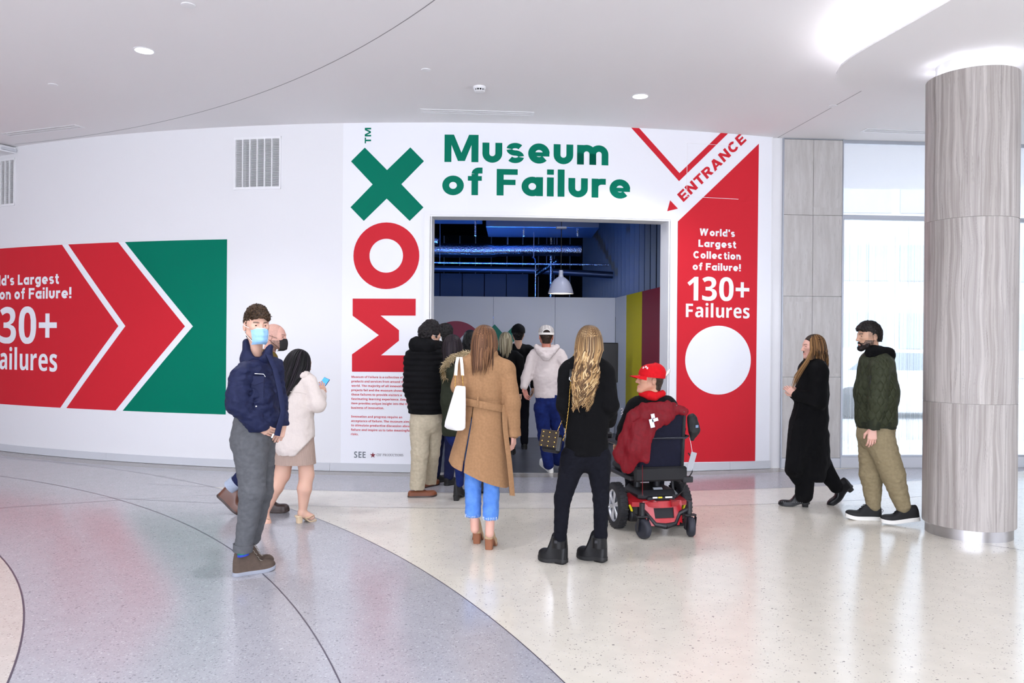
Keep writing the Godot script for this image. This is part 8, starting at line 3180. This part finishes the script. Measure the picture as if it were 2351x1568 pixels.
func power_chair() -> void:
	var t := thing("power_wheelchair", "black and red power wheelchair with silver rims beside the blonde woman", "wheelchair", V3(1.18, 0, -6.72))
	t.rotation.y = 0.217
	var tyre := mat(rgb(28, 28, 32), 0.75)
	var rim := mat(rgb(206, 208, 214), 0.3, 0.7)
	var blk := mat(rgb(22, 22, 27), 0.45)
	var red := mat(rgb(172, 20, 32), 0.22)
	red.clearcoat_enabled = true
	red.clearcoat = 0.6
	var side := Basis(Vector3.BACK, -PI / 2)
	for s in [-1.0, 1.0]:
		var c := V3(s * 0.285, 0.19, 0)
		var tm := MB.new()
		ring_tube(tm, c, 0.19, 0.04, side, [V2(0.72, -1), V2(0.92, -1), V2(0.99, -0.8), V2(1.0, -0.4), V2(1.0, 0.4), V2(0.99, 0.8), V2(0.92, 1), V2(0.72, 1), V2(0.72, -1)])
		var w := part("drive_wheel", tm, tyre, t)
		var tr := MB.new()
		for k in 36:
			var a := TAU * k / 36.0
			for q in [-0.02, 0.02]:
				tr.box(c + V3(q, 0.191 * sin(a), 0.191 * cos(a)), V3(0.03, 0.006, 0.012), Basis(Vector3.RIGHT, -a - PI / 2), 0.0015)
		part("tread", tr, tyre, w)
		var rm := MB.new()
		ring_tube(rm, c, 0.14, 0.03 * s, side, [V2(1.0, 0.9), V2(0.97, 1.1), V2(0.88, 1.05), V2(0.86, 0.4)])
		ring_tube(rm, c, 0.14, 0.03 * s, side, [V2(0.0, 1.15), V2(0.16, 1.1), V2(0.2, 0.8), V2(0.2, 0.2)])
		for k in 6:
			var a := TAU * k / 6.0 + 0.3
			for q in [-0.11, 0.11]:
				var d := V3(0, sin(a + q), cos(a + q))
				rm.box(c + V3(s * 0.026, 0, 0) + d * 0.075, V3(0.012, 0.115, 0.02), Basis(Vector3.RIGHT, -(a + q) + PI / 2), 0.003)
		part("rim", rm, rim, w)
		var hb := MB.new()
		ring_tube(hb, c, 0.136, 0.012 * s, side, [V2(1.0, 1.0), V2(0.0, 1.0)])
		part("hub_plate", hb, mat(rgb(120, 122, 130), 0.5, 0.4), w)
	# chassis
	var ch := MB.new()
	ch.box(V3(0, 0.2, -0.02), V3(0.44, 0.14, 0.5), Basis.IDENTITY, 0.03)
	ch.box(V3(0, 0.3, 0.05), V3(0.36, 0.1, 0.4), Basis.IDENTITY, 0.04)
	part("chassis", ch, blk, t)
	# red shroud: top wings, rear face with a dark grille, lower lip
	var sf := func(x: float, y: float, d: float) -> Vector3: return V3(x, y, 0.33 - 0.9 * x * x + d + (y - 0.2) * -0.35)
	var sh := MB.new()
	for q in [[-0.17, -0.09], [0.09, 0.17]]:
		sh.prism(arr2([V2(q[0], 0.26), V2(q[0] * 0.9 + 0.0, 0.13), V2(q[1] * 0.9, 0.10), V2(q[1], 0.26)]), sf, -0.02, 0.01)
	for k in 6:
		var x0 := -0.17 + 0.34 * k / 6.0
		var x1 := x0 + 0.34 / 6.0
		sh.prism(arr2([V2(x0, 0.275), V2(x0, 0.225), V2(x1, 0.225), V2(x1, 0.275)]), sf, -0.02, 0.012)
		sh.prism(arr2([V2(x0 * 0.8, 0.145), V2(x0 * 0.72, 0.09), V2(x1 * 0.72, 0.09), V2(x1 * 0.8, 0.145)]), sf, -0.02, 0.012)
	part("rear_shroud", sh, red, t)
	var gr := MB.new()
	gr.prism(arr2([V2(-0.1, 0.225), V2(-0.09, 0.14), V2(0.09, 0.14), V2(0.1, 0.225)]), sf, -0.02, 0.0)
	part("grille", gr, mat(rgb(16, 16, 22), 0.7), t)
	for s in [-1.0, 1.0]:
		var wg := MB.new()
		wg.prism(arr2([V2(0.06 * s, 0.36), V2(0.24 * s, 0.24), V2(0.25 * s, 0.12), V2(0.2 * s, 0.02), V2(0.1 * s, 0.03)]), func(x, y, d): return V3(x, 0.29 + d - 0.35 * (absf(x) - 0.1) * 0.5 - 0.12 * (y - 0.1), y), -0.025, 0.012)
		part("red_wing", wg, red, t)
		var lv := MB.new()
		lv.box(V3(s * 0.235, 0.205, 0.2), V3(0.018, 0.06, 0.03), Basis(Vector3.BACK, -0.35 * s), 0.006)
		part("release_lever", lv, mat(rgb(222, 206, 20), 0.5), t)
		var mo := MB.new()
		mo.lathe([V2(0, -0.07), V2(0.05, -0.07), V2(0.055, -0.05), V2(0.055, 0.05), V2(0.05, 0.07), V2(0, 0.07)], 24, V3(s * 0.17, 0.14, 0.16), Basis(Vector3.BACK, PI / 2))
		part("motor", mo, blk, t)
		# rear caster
		var cc := V3(s * 0.205 + 0.0, 0.08, 0.40)
		var cm := MB.new()
		var cb := Basis(Vector3.UP, 0.35 if s < 0 else -0.25) * side
		ring_tube(cm, cc, 0.08, 0.028, cb, [V2(0, -0.8), V2(0.55, -0.85), V2(0.6, -1), V2(0.85, -1), V2(0.98, -0.6), V2(1.0, 0), V2(0.98, 0.6), V2(0.85, 1), V2(0.6, 1), V2(0.55, 0.85), V2(0, 0.8)], 32)
		var cw := part("caster_wheel", cm, mat(rgb(36, 38, 48), 0.6), t)
		var fk := MB.new()
		fk.box(cc + V3(0.042 * s, 0.03, -0.01), V3(0.008, 0.11, 0.035), Basis(Vector3.RIGHT, 0.2), 0.003)
		fk.box(cc + V3(-0.042 * s, 0.03, -0.01), V3(0.008, 0.11, 0.035), Basis(Vector3.RIGHT, 0.2), 0.003)
		fk.box(cc + V3(0, 0.092, -0.02), V3(0.1, 0.014, 0.05), Basis.IDENTITY, 0.004)
		fk.tube(PackedVector3Array([cc + V3(0, 0.09, -0.03), cc + V3(0, 0.2, -0.03)]), PackedFloat32Array([0.022]), 14)
		part("fork", fk, blk, cw)
		var ar := MB.new()
		ar.tube(PackedVector3Array([cc + V3(0, 0.14, -0.03), V3(s * 0.14, 0.17, 0.32), V3(s * 0.085, 0.10, 0.36), V3(0, 0.085, 0.37)]), PackedFloat32Array([0.022, 0.02, 0.02, 0.026]), 10)
		part("caster_arm", ar, blk, t)
		# front caster
		var fc := V3(s * 0.2, 0.07, -0.4)
		var fm := MB.new()
		ring_tube(fm, fc, 0.07, 0.025, side, [V2(0, -0.9), V2(0.85, -1), V2(1.0, 0), V2(0.85, 1), V2(0, 0.9)], 28)
		part("caster_wheel", fm, mat(rgb(36, 38, 48), 0.6), t)
		var fa := MB.new()
		fa.tube(PackedVector3Array([fc + V3(0, 0.1, 0), V3(s * 0.17, 0.2, -0.2)]), PackedFloat32Array([0.02]), 10)
		fa.box(fc + V3(0.035, 0.05, 0), V3(0.008, 0.11, 0.03), Basis.IDENTITY, 0.003)
		part("caster_arm", fa, blk, t)
		# armrest
		var am := MB.new()
		am.box(V3(s * 0.27, 0.715, -0.1), V3(0.06, 0.035, 0.34), Basis.IDENTITY, 0.012)
		part("armrest", am, blk, t)
		var ap := MB.new()
		ap.tube(PackedVector3Array([V3(s * 0.265, 0.7, 0.02), V3(s * 0.26, 0.5, 0.06), V3(s * 0.23, 0.46, 0.06)]), PackedFloat32Array([0.014]), 10)
		part("arm_post", ap, blk, t)
		var fr := MB.new()
		fr.box(V3(s * 0.205, 0.735, 0.235), V3(0.03, 0.5, 0.03), Basis(Vector3.RIGHT, 0.08), 0.008)
		part("back_post", fr, blk, t)
	var gp := MB.new()
	for x in [-0.12, 0.06]:
		gp.tube(PackedVector3Array([V3(x, 0.33, 0.04), V3(x, 0.44, 0.04)]), PackedFloat32Array([0.026]), 14)
	gp.tube(PackedVector3Array([V3(0.16, 0.3, 0.16), V3(0.16, 0.42, 0.12)]), PackedFloat32Array([0.012]), 10)
	part("seat_post", gp, blk, t)
	var se := MB.new()
	se.box(V3(0.0, 0.445, -0.04), V3(0.5, 0.035, 0.52), Basis.IDENTITY, 0.01)
	part("seat_pan", se, blk, t)
	var cu := MB.new()
	cu.box(V3(0, 0.5, -0.06), V3(0.46, 0.08, 0.48), Basis.IDENTITY, 0.03)
	part("seat_cushion", cu, mat(rgb(20, 20, 26), 0.8), t)
	var bk := MB.new()
	bk.box(V3(0.0, 0.75, 0.235), V3(0.39, 0.48, 0.05), Basis(Vector3.RIGHT, 0.08), 0.02)
	part("backrest", bk, cloth(rgb(24, 25, 42), 0.8, 5.0), t)
	var bb := MB.new()
	bb.box(V3(0.0, 0.49, 0.255), V3(0.46, 0.12, 0.05), Basis.IDENTITY, 0.015)
	part("lower_panel", bb, mat(rgb(12, 12, 16), 0.7), t)
	var pb := MB.new()
	pb.tube(PackedVector3Array([V3(-0.22, 0.79, 0.24), V3(-0.2, 0.79, 0.3), V3(0.2, 0.79, 0.3), V3(0.235, 0.8, 0.27), V3(0.23, 0.8, 0.235)]), PackedFloat32Array([0.009]), 10)
	part("push_bar", pb, mat(rgb(60, 62, 70), 0.3, 0.8), t)
	var fo := MB.new()
	fo.box(V3(0, 0.12, -0.52), V3(0.34, 0.015, 0.2), Basis.IDENTITY, 0.005)
	fo.box(V3(0, 0.26, -0.42), V3(0.05, 0.3, 0.03), Basis(Vector3.RIGHT, 0.35), 0.008)
	part("footrest", fo, blk, t)
	var js := MB.new()
	js.box(V3(-0.27, 0.755, -0.28), V3(0.06, 0.05, 0.1), Basis.IDENTITY, 0.012)
	js.tube(PackedVector3Array([V3(-0.27, 0.78, -0.29), V3(-0.27, 0.83, -0.29)]), PackedFloat32Array([0.006, 0.012]), 10)
	part("joystick", js, blk, t)
	var lb := MB.new()
	lb.box(V3(0.0, 0.36, 0.2), V3(0.08, 0.004, 0.025), Basis(Vector3.RIGHT, 0.5), 0.001)
	part("deck_label", lb, mat(rgb(170, 174, 180), 0.5), t)
	for q in [[-0.06, 0.04, rgb(236, 236, 236)], [-0.015, 0.035, rgb(226, 208, 40)], [0.06, 0.06, rgb(236, 236, 236)]]:
		var dc := MB.new()
		dc.prism(arr2([V2(q[0] - q[1] * 0.5, 0.296), V2(q[0] + q[1] * 0.5, 0.296), V2(q[0] + q[1] * 0.5, 0.308), V2(q[0] - q[1] * 0.5, 0.308)]), func(x, y, d): return V3(x, y, 0.29 + d), -0.004, 0.001)
		part("deck_mark", dc, mat(q[2], 0.5), t)
	var dk := MB.new()
	dk.box(V3(0.0, 0.29, 0.235), V3(0.24, 0.045, 0.1), Basis(Vector3.RIGHT, 0.25), 0.012)
	part("deck", dk, blk, t)
	var cd := MB.new()
	cd.tube(PackedVector3Array([V3(0.24, 0.66, 0.27), V3(0.275, 0.6, 0.28), V3(0.27, 0.5, 0.28), V3(0.22, 0.42, 0.27), V3(0.2, 0.34, 0.25), V3(0.16, 0.3, 0.24)]), PackedFloat32Array([0.005]), 8)
	part("cable", cd, M.matte_black, t)
	var bx := MB.new()
	bx.box(V3(0.235, 0.44, 0.26), V3(0.09, 0.05, 0.05), Basis.IDENTITY, 0.006)
	part("battery_port", bx, blk, t)
	# hanging card and pouch
	var tg := thing("hanging_card", "grey printed card hanging from the wheelchair back", "card", V3(1.18, 0, -6.72))
	tg.rotation.y = 0.217
	var tc := MB.new()
	tc.box(V3(0.245, 0.60, 0.325), V3(0.062, 0.15, 0.002), Basis(Vector3.BACK, -0.28) * Basis(Vector3.UP, 0.3), 0.0)
	part("card", tc, mat(rgb(170, 172, 178), 0.6), tg)
	var tw := MB.new()
	tw.tube(PackedVector3Array([V3(0.25, 0.675, 0.32), V3(0.245, 0.75, 0.30), V3(0.243, 0.79, 0.285)]), PackedFloat32Array([0.002]), 5)
	part("string", tw, M.chrome, tg)
	var pu := thing("pouch_bag", "small black pouch strapped to the wheelchair push bar", "bag", V3(1.18, 0, -6.72))
	pu.rotation.y = 0.217
	var pm := field(0.009, 0.006, 20.0)
	pm.cap(V3(0.27, 0.94, 0.27), 0.045, V3(0.285, 0.86, 0.28), 0.05, 0.02, 0.8)
	pm.cap(V3(0.27, 0.78, 0.28), 0.02, V3(0.28, 0.83, 0.28), 0.04, 0.03)
	later("sack", [pm], M.matte_black, pu)
	var pl := MB.new()
	pl.box(V3(0.288, 0.885, 0.326), V3(0.03, 0.022, 0.003), Basis(Vector3.UP, 0.3), 0.001)
	part("badge", pl, mat(rgb(120, 140, 170), 0.4), pu)

func person_rider() -> void:
	var t := person(V3(1.207, 0.000, -6.622), "rider in a red cap and black sweatshirt seated in the power wheelchair")
	var sk := lin(208, 156, 130)
	var hf := head_frame(V3(-0.047, 1.257, 0.040), -1.42, 0.12, 0.0, 1.0)
	var jk := field(0.011, 0.006, 12.0, Vector3.ONE, 102)
	jk.cap(V3(-0.038, 1.017, 0.020), 0.1247, V3(-0.007, 0.843, 0.000), 0.1471, 0.05, 0.8)
	jk.cap(V3(-0.007, 0.843, 0.000), 0.1471, V3(0.011, 0.618, -0.030), 0.1552, 0.05, 0.85)
	jk.cap(V3(-0.149, 1.044, 0.000), 0.0699, V3(0.105, 1.055, 0.020), 0.0734, 0.06)
	jk.cap(V3(-0.185, 1.007, 0.000), 0.0662, V3(-0.247, 0.838, -0.020), 0.0590, 0.04)
	jk.cap(V3(-0.247, 0.838, -0.020), 0.0590, V3(-0.261, 0.718, -0.180), 0.0453, 0.03)
	jk.cap(V3(0.138, 1.017, 0.000), 0.0662, V3(0.203, 0.842, -0.020), 0.0590, 0.04)
	jk.cap(V3(0.203, 0.842, -0.020), 0.0590, V3(0.231, 0.744, -0.220), 0.0456, 0.03)
	later("sweatshirt", [jk], M.black_cloth, t)
	var hd2 := field(0.008, 0.003, 16.0, Vector3.ONE, 103)
	hd2.cap(V3(-0.114, 1.147, 0.050), 0.0292, V3(-0.055, 1.132, 0.090), 0.0363, 0.02)
	hd2.cap(V3(-0.055, 1.132, 0.090), 0.0363, V3(-0.019, 1.121, 0.090), 0.0327, 0.02)
	hd2.cap(V3(-0.019, 1.121, 0.090), 0.0327, V3(0.062, 1.147, 0.030), 0.0293, 0.02)
	hd2.cap(V3(-0.098, 1.140, 0.000), 0.0294, V3(-0.003, 1.145, -0.040), 0.0333, 0.02)
	later("red_hood", [hd2], M.red_cap, t)
	var tr := field(0.015, 0.005, 12.0, Vector3.ONE, 104)
	tr.cap(V3(-0.077, 0.540, -0.050), 0.0815, V3(-0.104, 0.457, -0.500), 0.0791, 0.03)
	tr.cap(V3(-0.104, 0.457, -0.500), 0.0791, V3(-0.092, 0.180, -0.560), 0.0598, 0.03)
	tr.cap(V3(0.101, 0.541, -0.050), 0.0815, V3(0.118, 0.459, -0.500), 0.0791, 0.03)
	tr.cap(V3(0.118, 0.459, -0.500), 0.0791, V3(0.131, 0.182, -0.560), 0.0598, 0.03)
	tr.cap(V3(-0.070, 0.596, -0.050), 0.0964, V3(0.093, 0.597, -0.050), 0.0964, 0.03)
	later("trousers", [tr], M.black_denim, t)
	for q in [[V3(-0.094, 0.120, -0.520), V3(-0.077, 0.079, -0.760)], [V3(0.128, 0.122, -0.520), V3(0.153, 0.081, -0.760)]]:
		shoe(t, "shoe", q[0], q[1], {"w": 0.1, "sole": 0.025, "collar": 0.07, "toe_h": 0.05})
	var hd := head_field(hf, sk, {"hair": Color(0.04, 0.028, 0.02), "brow": 0.5, "cell": 0.0045, "fade": 0.5})
	var lh := hand_field(V3(-0.267, 0.709, -0.190), V3(-0.015, -0.037, -0.060), V3(0.2, -0.9, 0.2), 1.0, 0.8, sk, 0.9)
	var rh := hand_field(V3(0.229, 0.739, -0.230), V3(-0.022, -0.029, -0.060), V3(-0.2, -0.9, 0.2), -1.0, 0.8, sk, 0.9)
	body(t, [jk, tr], [hd, lh, rh], sk)
	eyes(t, hf, 0.0)
	later("hair", [short_hair(hf, {"a": Color(0.03, 0.02, 0.016), "b": Color(0.07, 0.05, 0.035), "thick": 0.003, "amp": 0.003, "top": -0.035, "high": 0.045})], M.hair, t)
	var em := MB.new()
	em.tube(PackedVector3Array([V3(-0.295, 1.012, 0.075), V3(-0.282, 1.024, 0.082), V3(-0.275, 1.003, 0.084), V3(-0.289, 0.995, 0.082), V3(-0.277, 0.980, 0.080), V3(-0.292, 0.969, 0.078)]), PackedFloat32Array([0.003]), 5)
	part("sleeve_print", em, mat(rgb(200, 190, 196), 0.7), t)
	# cap with feather
	var hat := cap_hat(hf, {})
	var ch := thing("baseball_cap", "bright red baseball cap with a white feather on the seated rider", "cap", V3(1.207, 0.000, -6.622))
	part("crown", hat[0], M.red_cap, ch)
	part("brim", hat[1], M.red_cap, ch)
	var fm := MB.new()
	var rows := []
	for q in 9:
		var u := q / 8.0
		var c := V3(0.078, 1.291, 0.050).lerp(V3(0.119, 1.361, 0.060), u) + V3(0.004 * sin(u * 3.0), 0, 0)
		var w := 0.014 * sin(PI * clampf(u * 0.9 + 0.12, 0.0, 1.0))
		rows.append(PackedVector3Array([c - V3(w, -w * 0.5, 0), c + V3(0, 0, 0.002), c + V3(w, -w * 0.5, 0), c - V3(0, 0, 0.002)]))
	fm.grid(rows, true, true)
	part("feather", fm, mat(rgb(238, 232, 224), 0.8), ch)
	var lg := MB.new()
	for k in 3:
		var az := 0.45 + 0.2 * k
		var el := 0.42 + 0.12 * (k % 2)
		var q := V3(0.0945 * sin(az) * cos(el), 0.006 + 1.06 * (0.045 + 0.088 * pow(sin(el), 0.85)), 0.1147 * cos(az) * cos(el) - 0.0127)
		lg.box(hf * q, V3(0.013, 0.018, 0.006), hf.basis.orthonormalized() * Basis(Vector3.UP, az) * Basis(Vector3.RIGHT, -0.4), 0.002)
	part("front_mark", lg, mat(rgb(236, 220, 220), 0.7), ch)
	# jacket hung over the back of the chair
	var dj := field(0.0085, 0.012, 11.0, V3(1.5, 0.5, 1), 111)
	for q in [
		[V3(-0.138, 0.985, 0.160), 0.0718, V3(0.092, 1.009, 0.160), 0.0646],
		[V3(0.126, 1.030, 0.150), 0.0503, V3(0.226, 1.007, 0.170), 0.0323],
		[V3(-0.194, 0.946, 0.200), 0.0856, V3(-0.246, 0.784, 0.220), 0.0782],
		[V3(-0.044, 0.961, 0.200), 0.0642, V3(-0.086, 0.869, 0.240), 0.0567],
		[V3(-0.246, 0.784, 0.220), 0.0782, V3(-0.309, 0.662, 0.220), 0.0640],
		[V3(-0.143, 0.869, 0.240), 0.0922, V3(-0.186, 0.710, 0.250), 0.0850],
		[V3(-0.186, 0.710, 0.250), 0.0850, V3(-0.254, 0.552, 0.240), 0.0496],
		[V3(-0.088, 0.853, 0.250), 0.0425, V3(-0.116, 0.624, 0.260), 0.0353],
		[V3(-0.309, 0.662, 0.220), 0.0640, V3(-0.275, 0.552, 0.240), 0.0355],
		[V3(0.080, 0.973, 0.200), 0.0499, V3(-0.032, 0.904, 0.230), 0.0426],
		[V3(-0.116, 1.018, 0.200), 0.0642, V3(0.062, 1.034, 0.200), 0.0642],
		[V3(-0.091, 0.974, 0.220), 0.0711, V3(0.052, 0.964, 0.220), 0.0569]]:
		dj.cap(q[0], q[1], q[2], q[3], 0.03, 0.34)
	var dt := thing("draped_jacket", "dark red quilted jacket draped over the back of the wheelchair", "jacket", V3(1.207, 0.000, -6.622))
	later("shell", [dj], M.red_jacket, dt)
	var lbm := MB.new()
	lbm.box(V3(-0.063, 0.980, 0.285), V3(0.03, 0.035, 0.003), Basis(Vector3.BACK, 0.2), 0.001)
	lbm.box(V3(-0.073, 0.922, 0.300), V3(0.035, 0.07, 0.003), Basis(Vector3.BACK, 0.25), 0.001)
	lbm.box(V3(-0.048, 0.950, 0.300), V3(0.05, 0.026, 0.003), Basis(Vector3.BACK, 0.3), 0.001)
	part("care_label", lbm, mat(rgb(232, 236, 250), 0.7), dt)
	for q in [V3(0.140, 1.061, 0.220), V3(0.203, 1.009, 0.225)]:
		var sn := MB.new()
		sn.lathe([V2(0.0, 0.004), V2(0.006, 0.003), V2(0.007, 0.0)], 12, q, Basis(Vector3.RIGHT, PI / 2))
		part("snap", sn, mat(rgb(100, 60, 60), 0.4, 0.6), dt)
	var dc := MB.new()
	dc.tube(PackedVector3Array([V3(-0.142, 0.579, 0.270), V3(-0.142, 0.433, 0.280), V3(-0.140, 0.332, 0.270)]), PackedFloat32Array([0.0025]), 5)
	part("drawcord", dc, M.red_jacket, dt)

func _ready() -> void:
	materials()
	ready_view()
	build_floor()
	build_shell()
	build_front()
	build_column()
	build_soffit()
	build_ceiling_items()
	build_prints()
	build_inside()
	people()
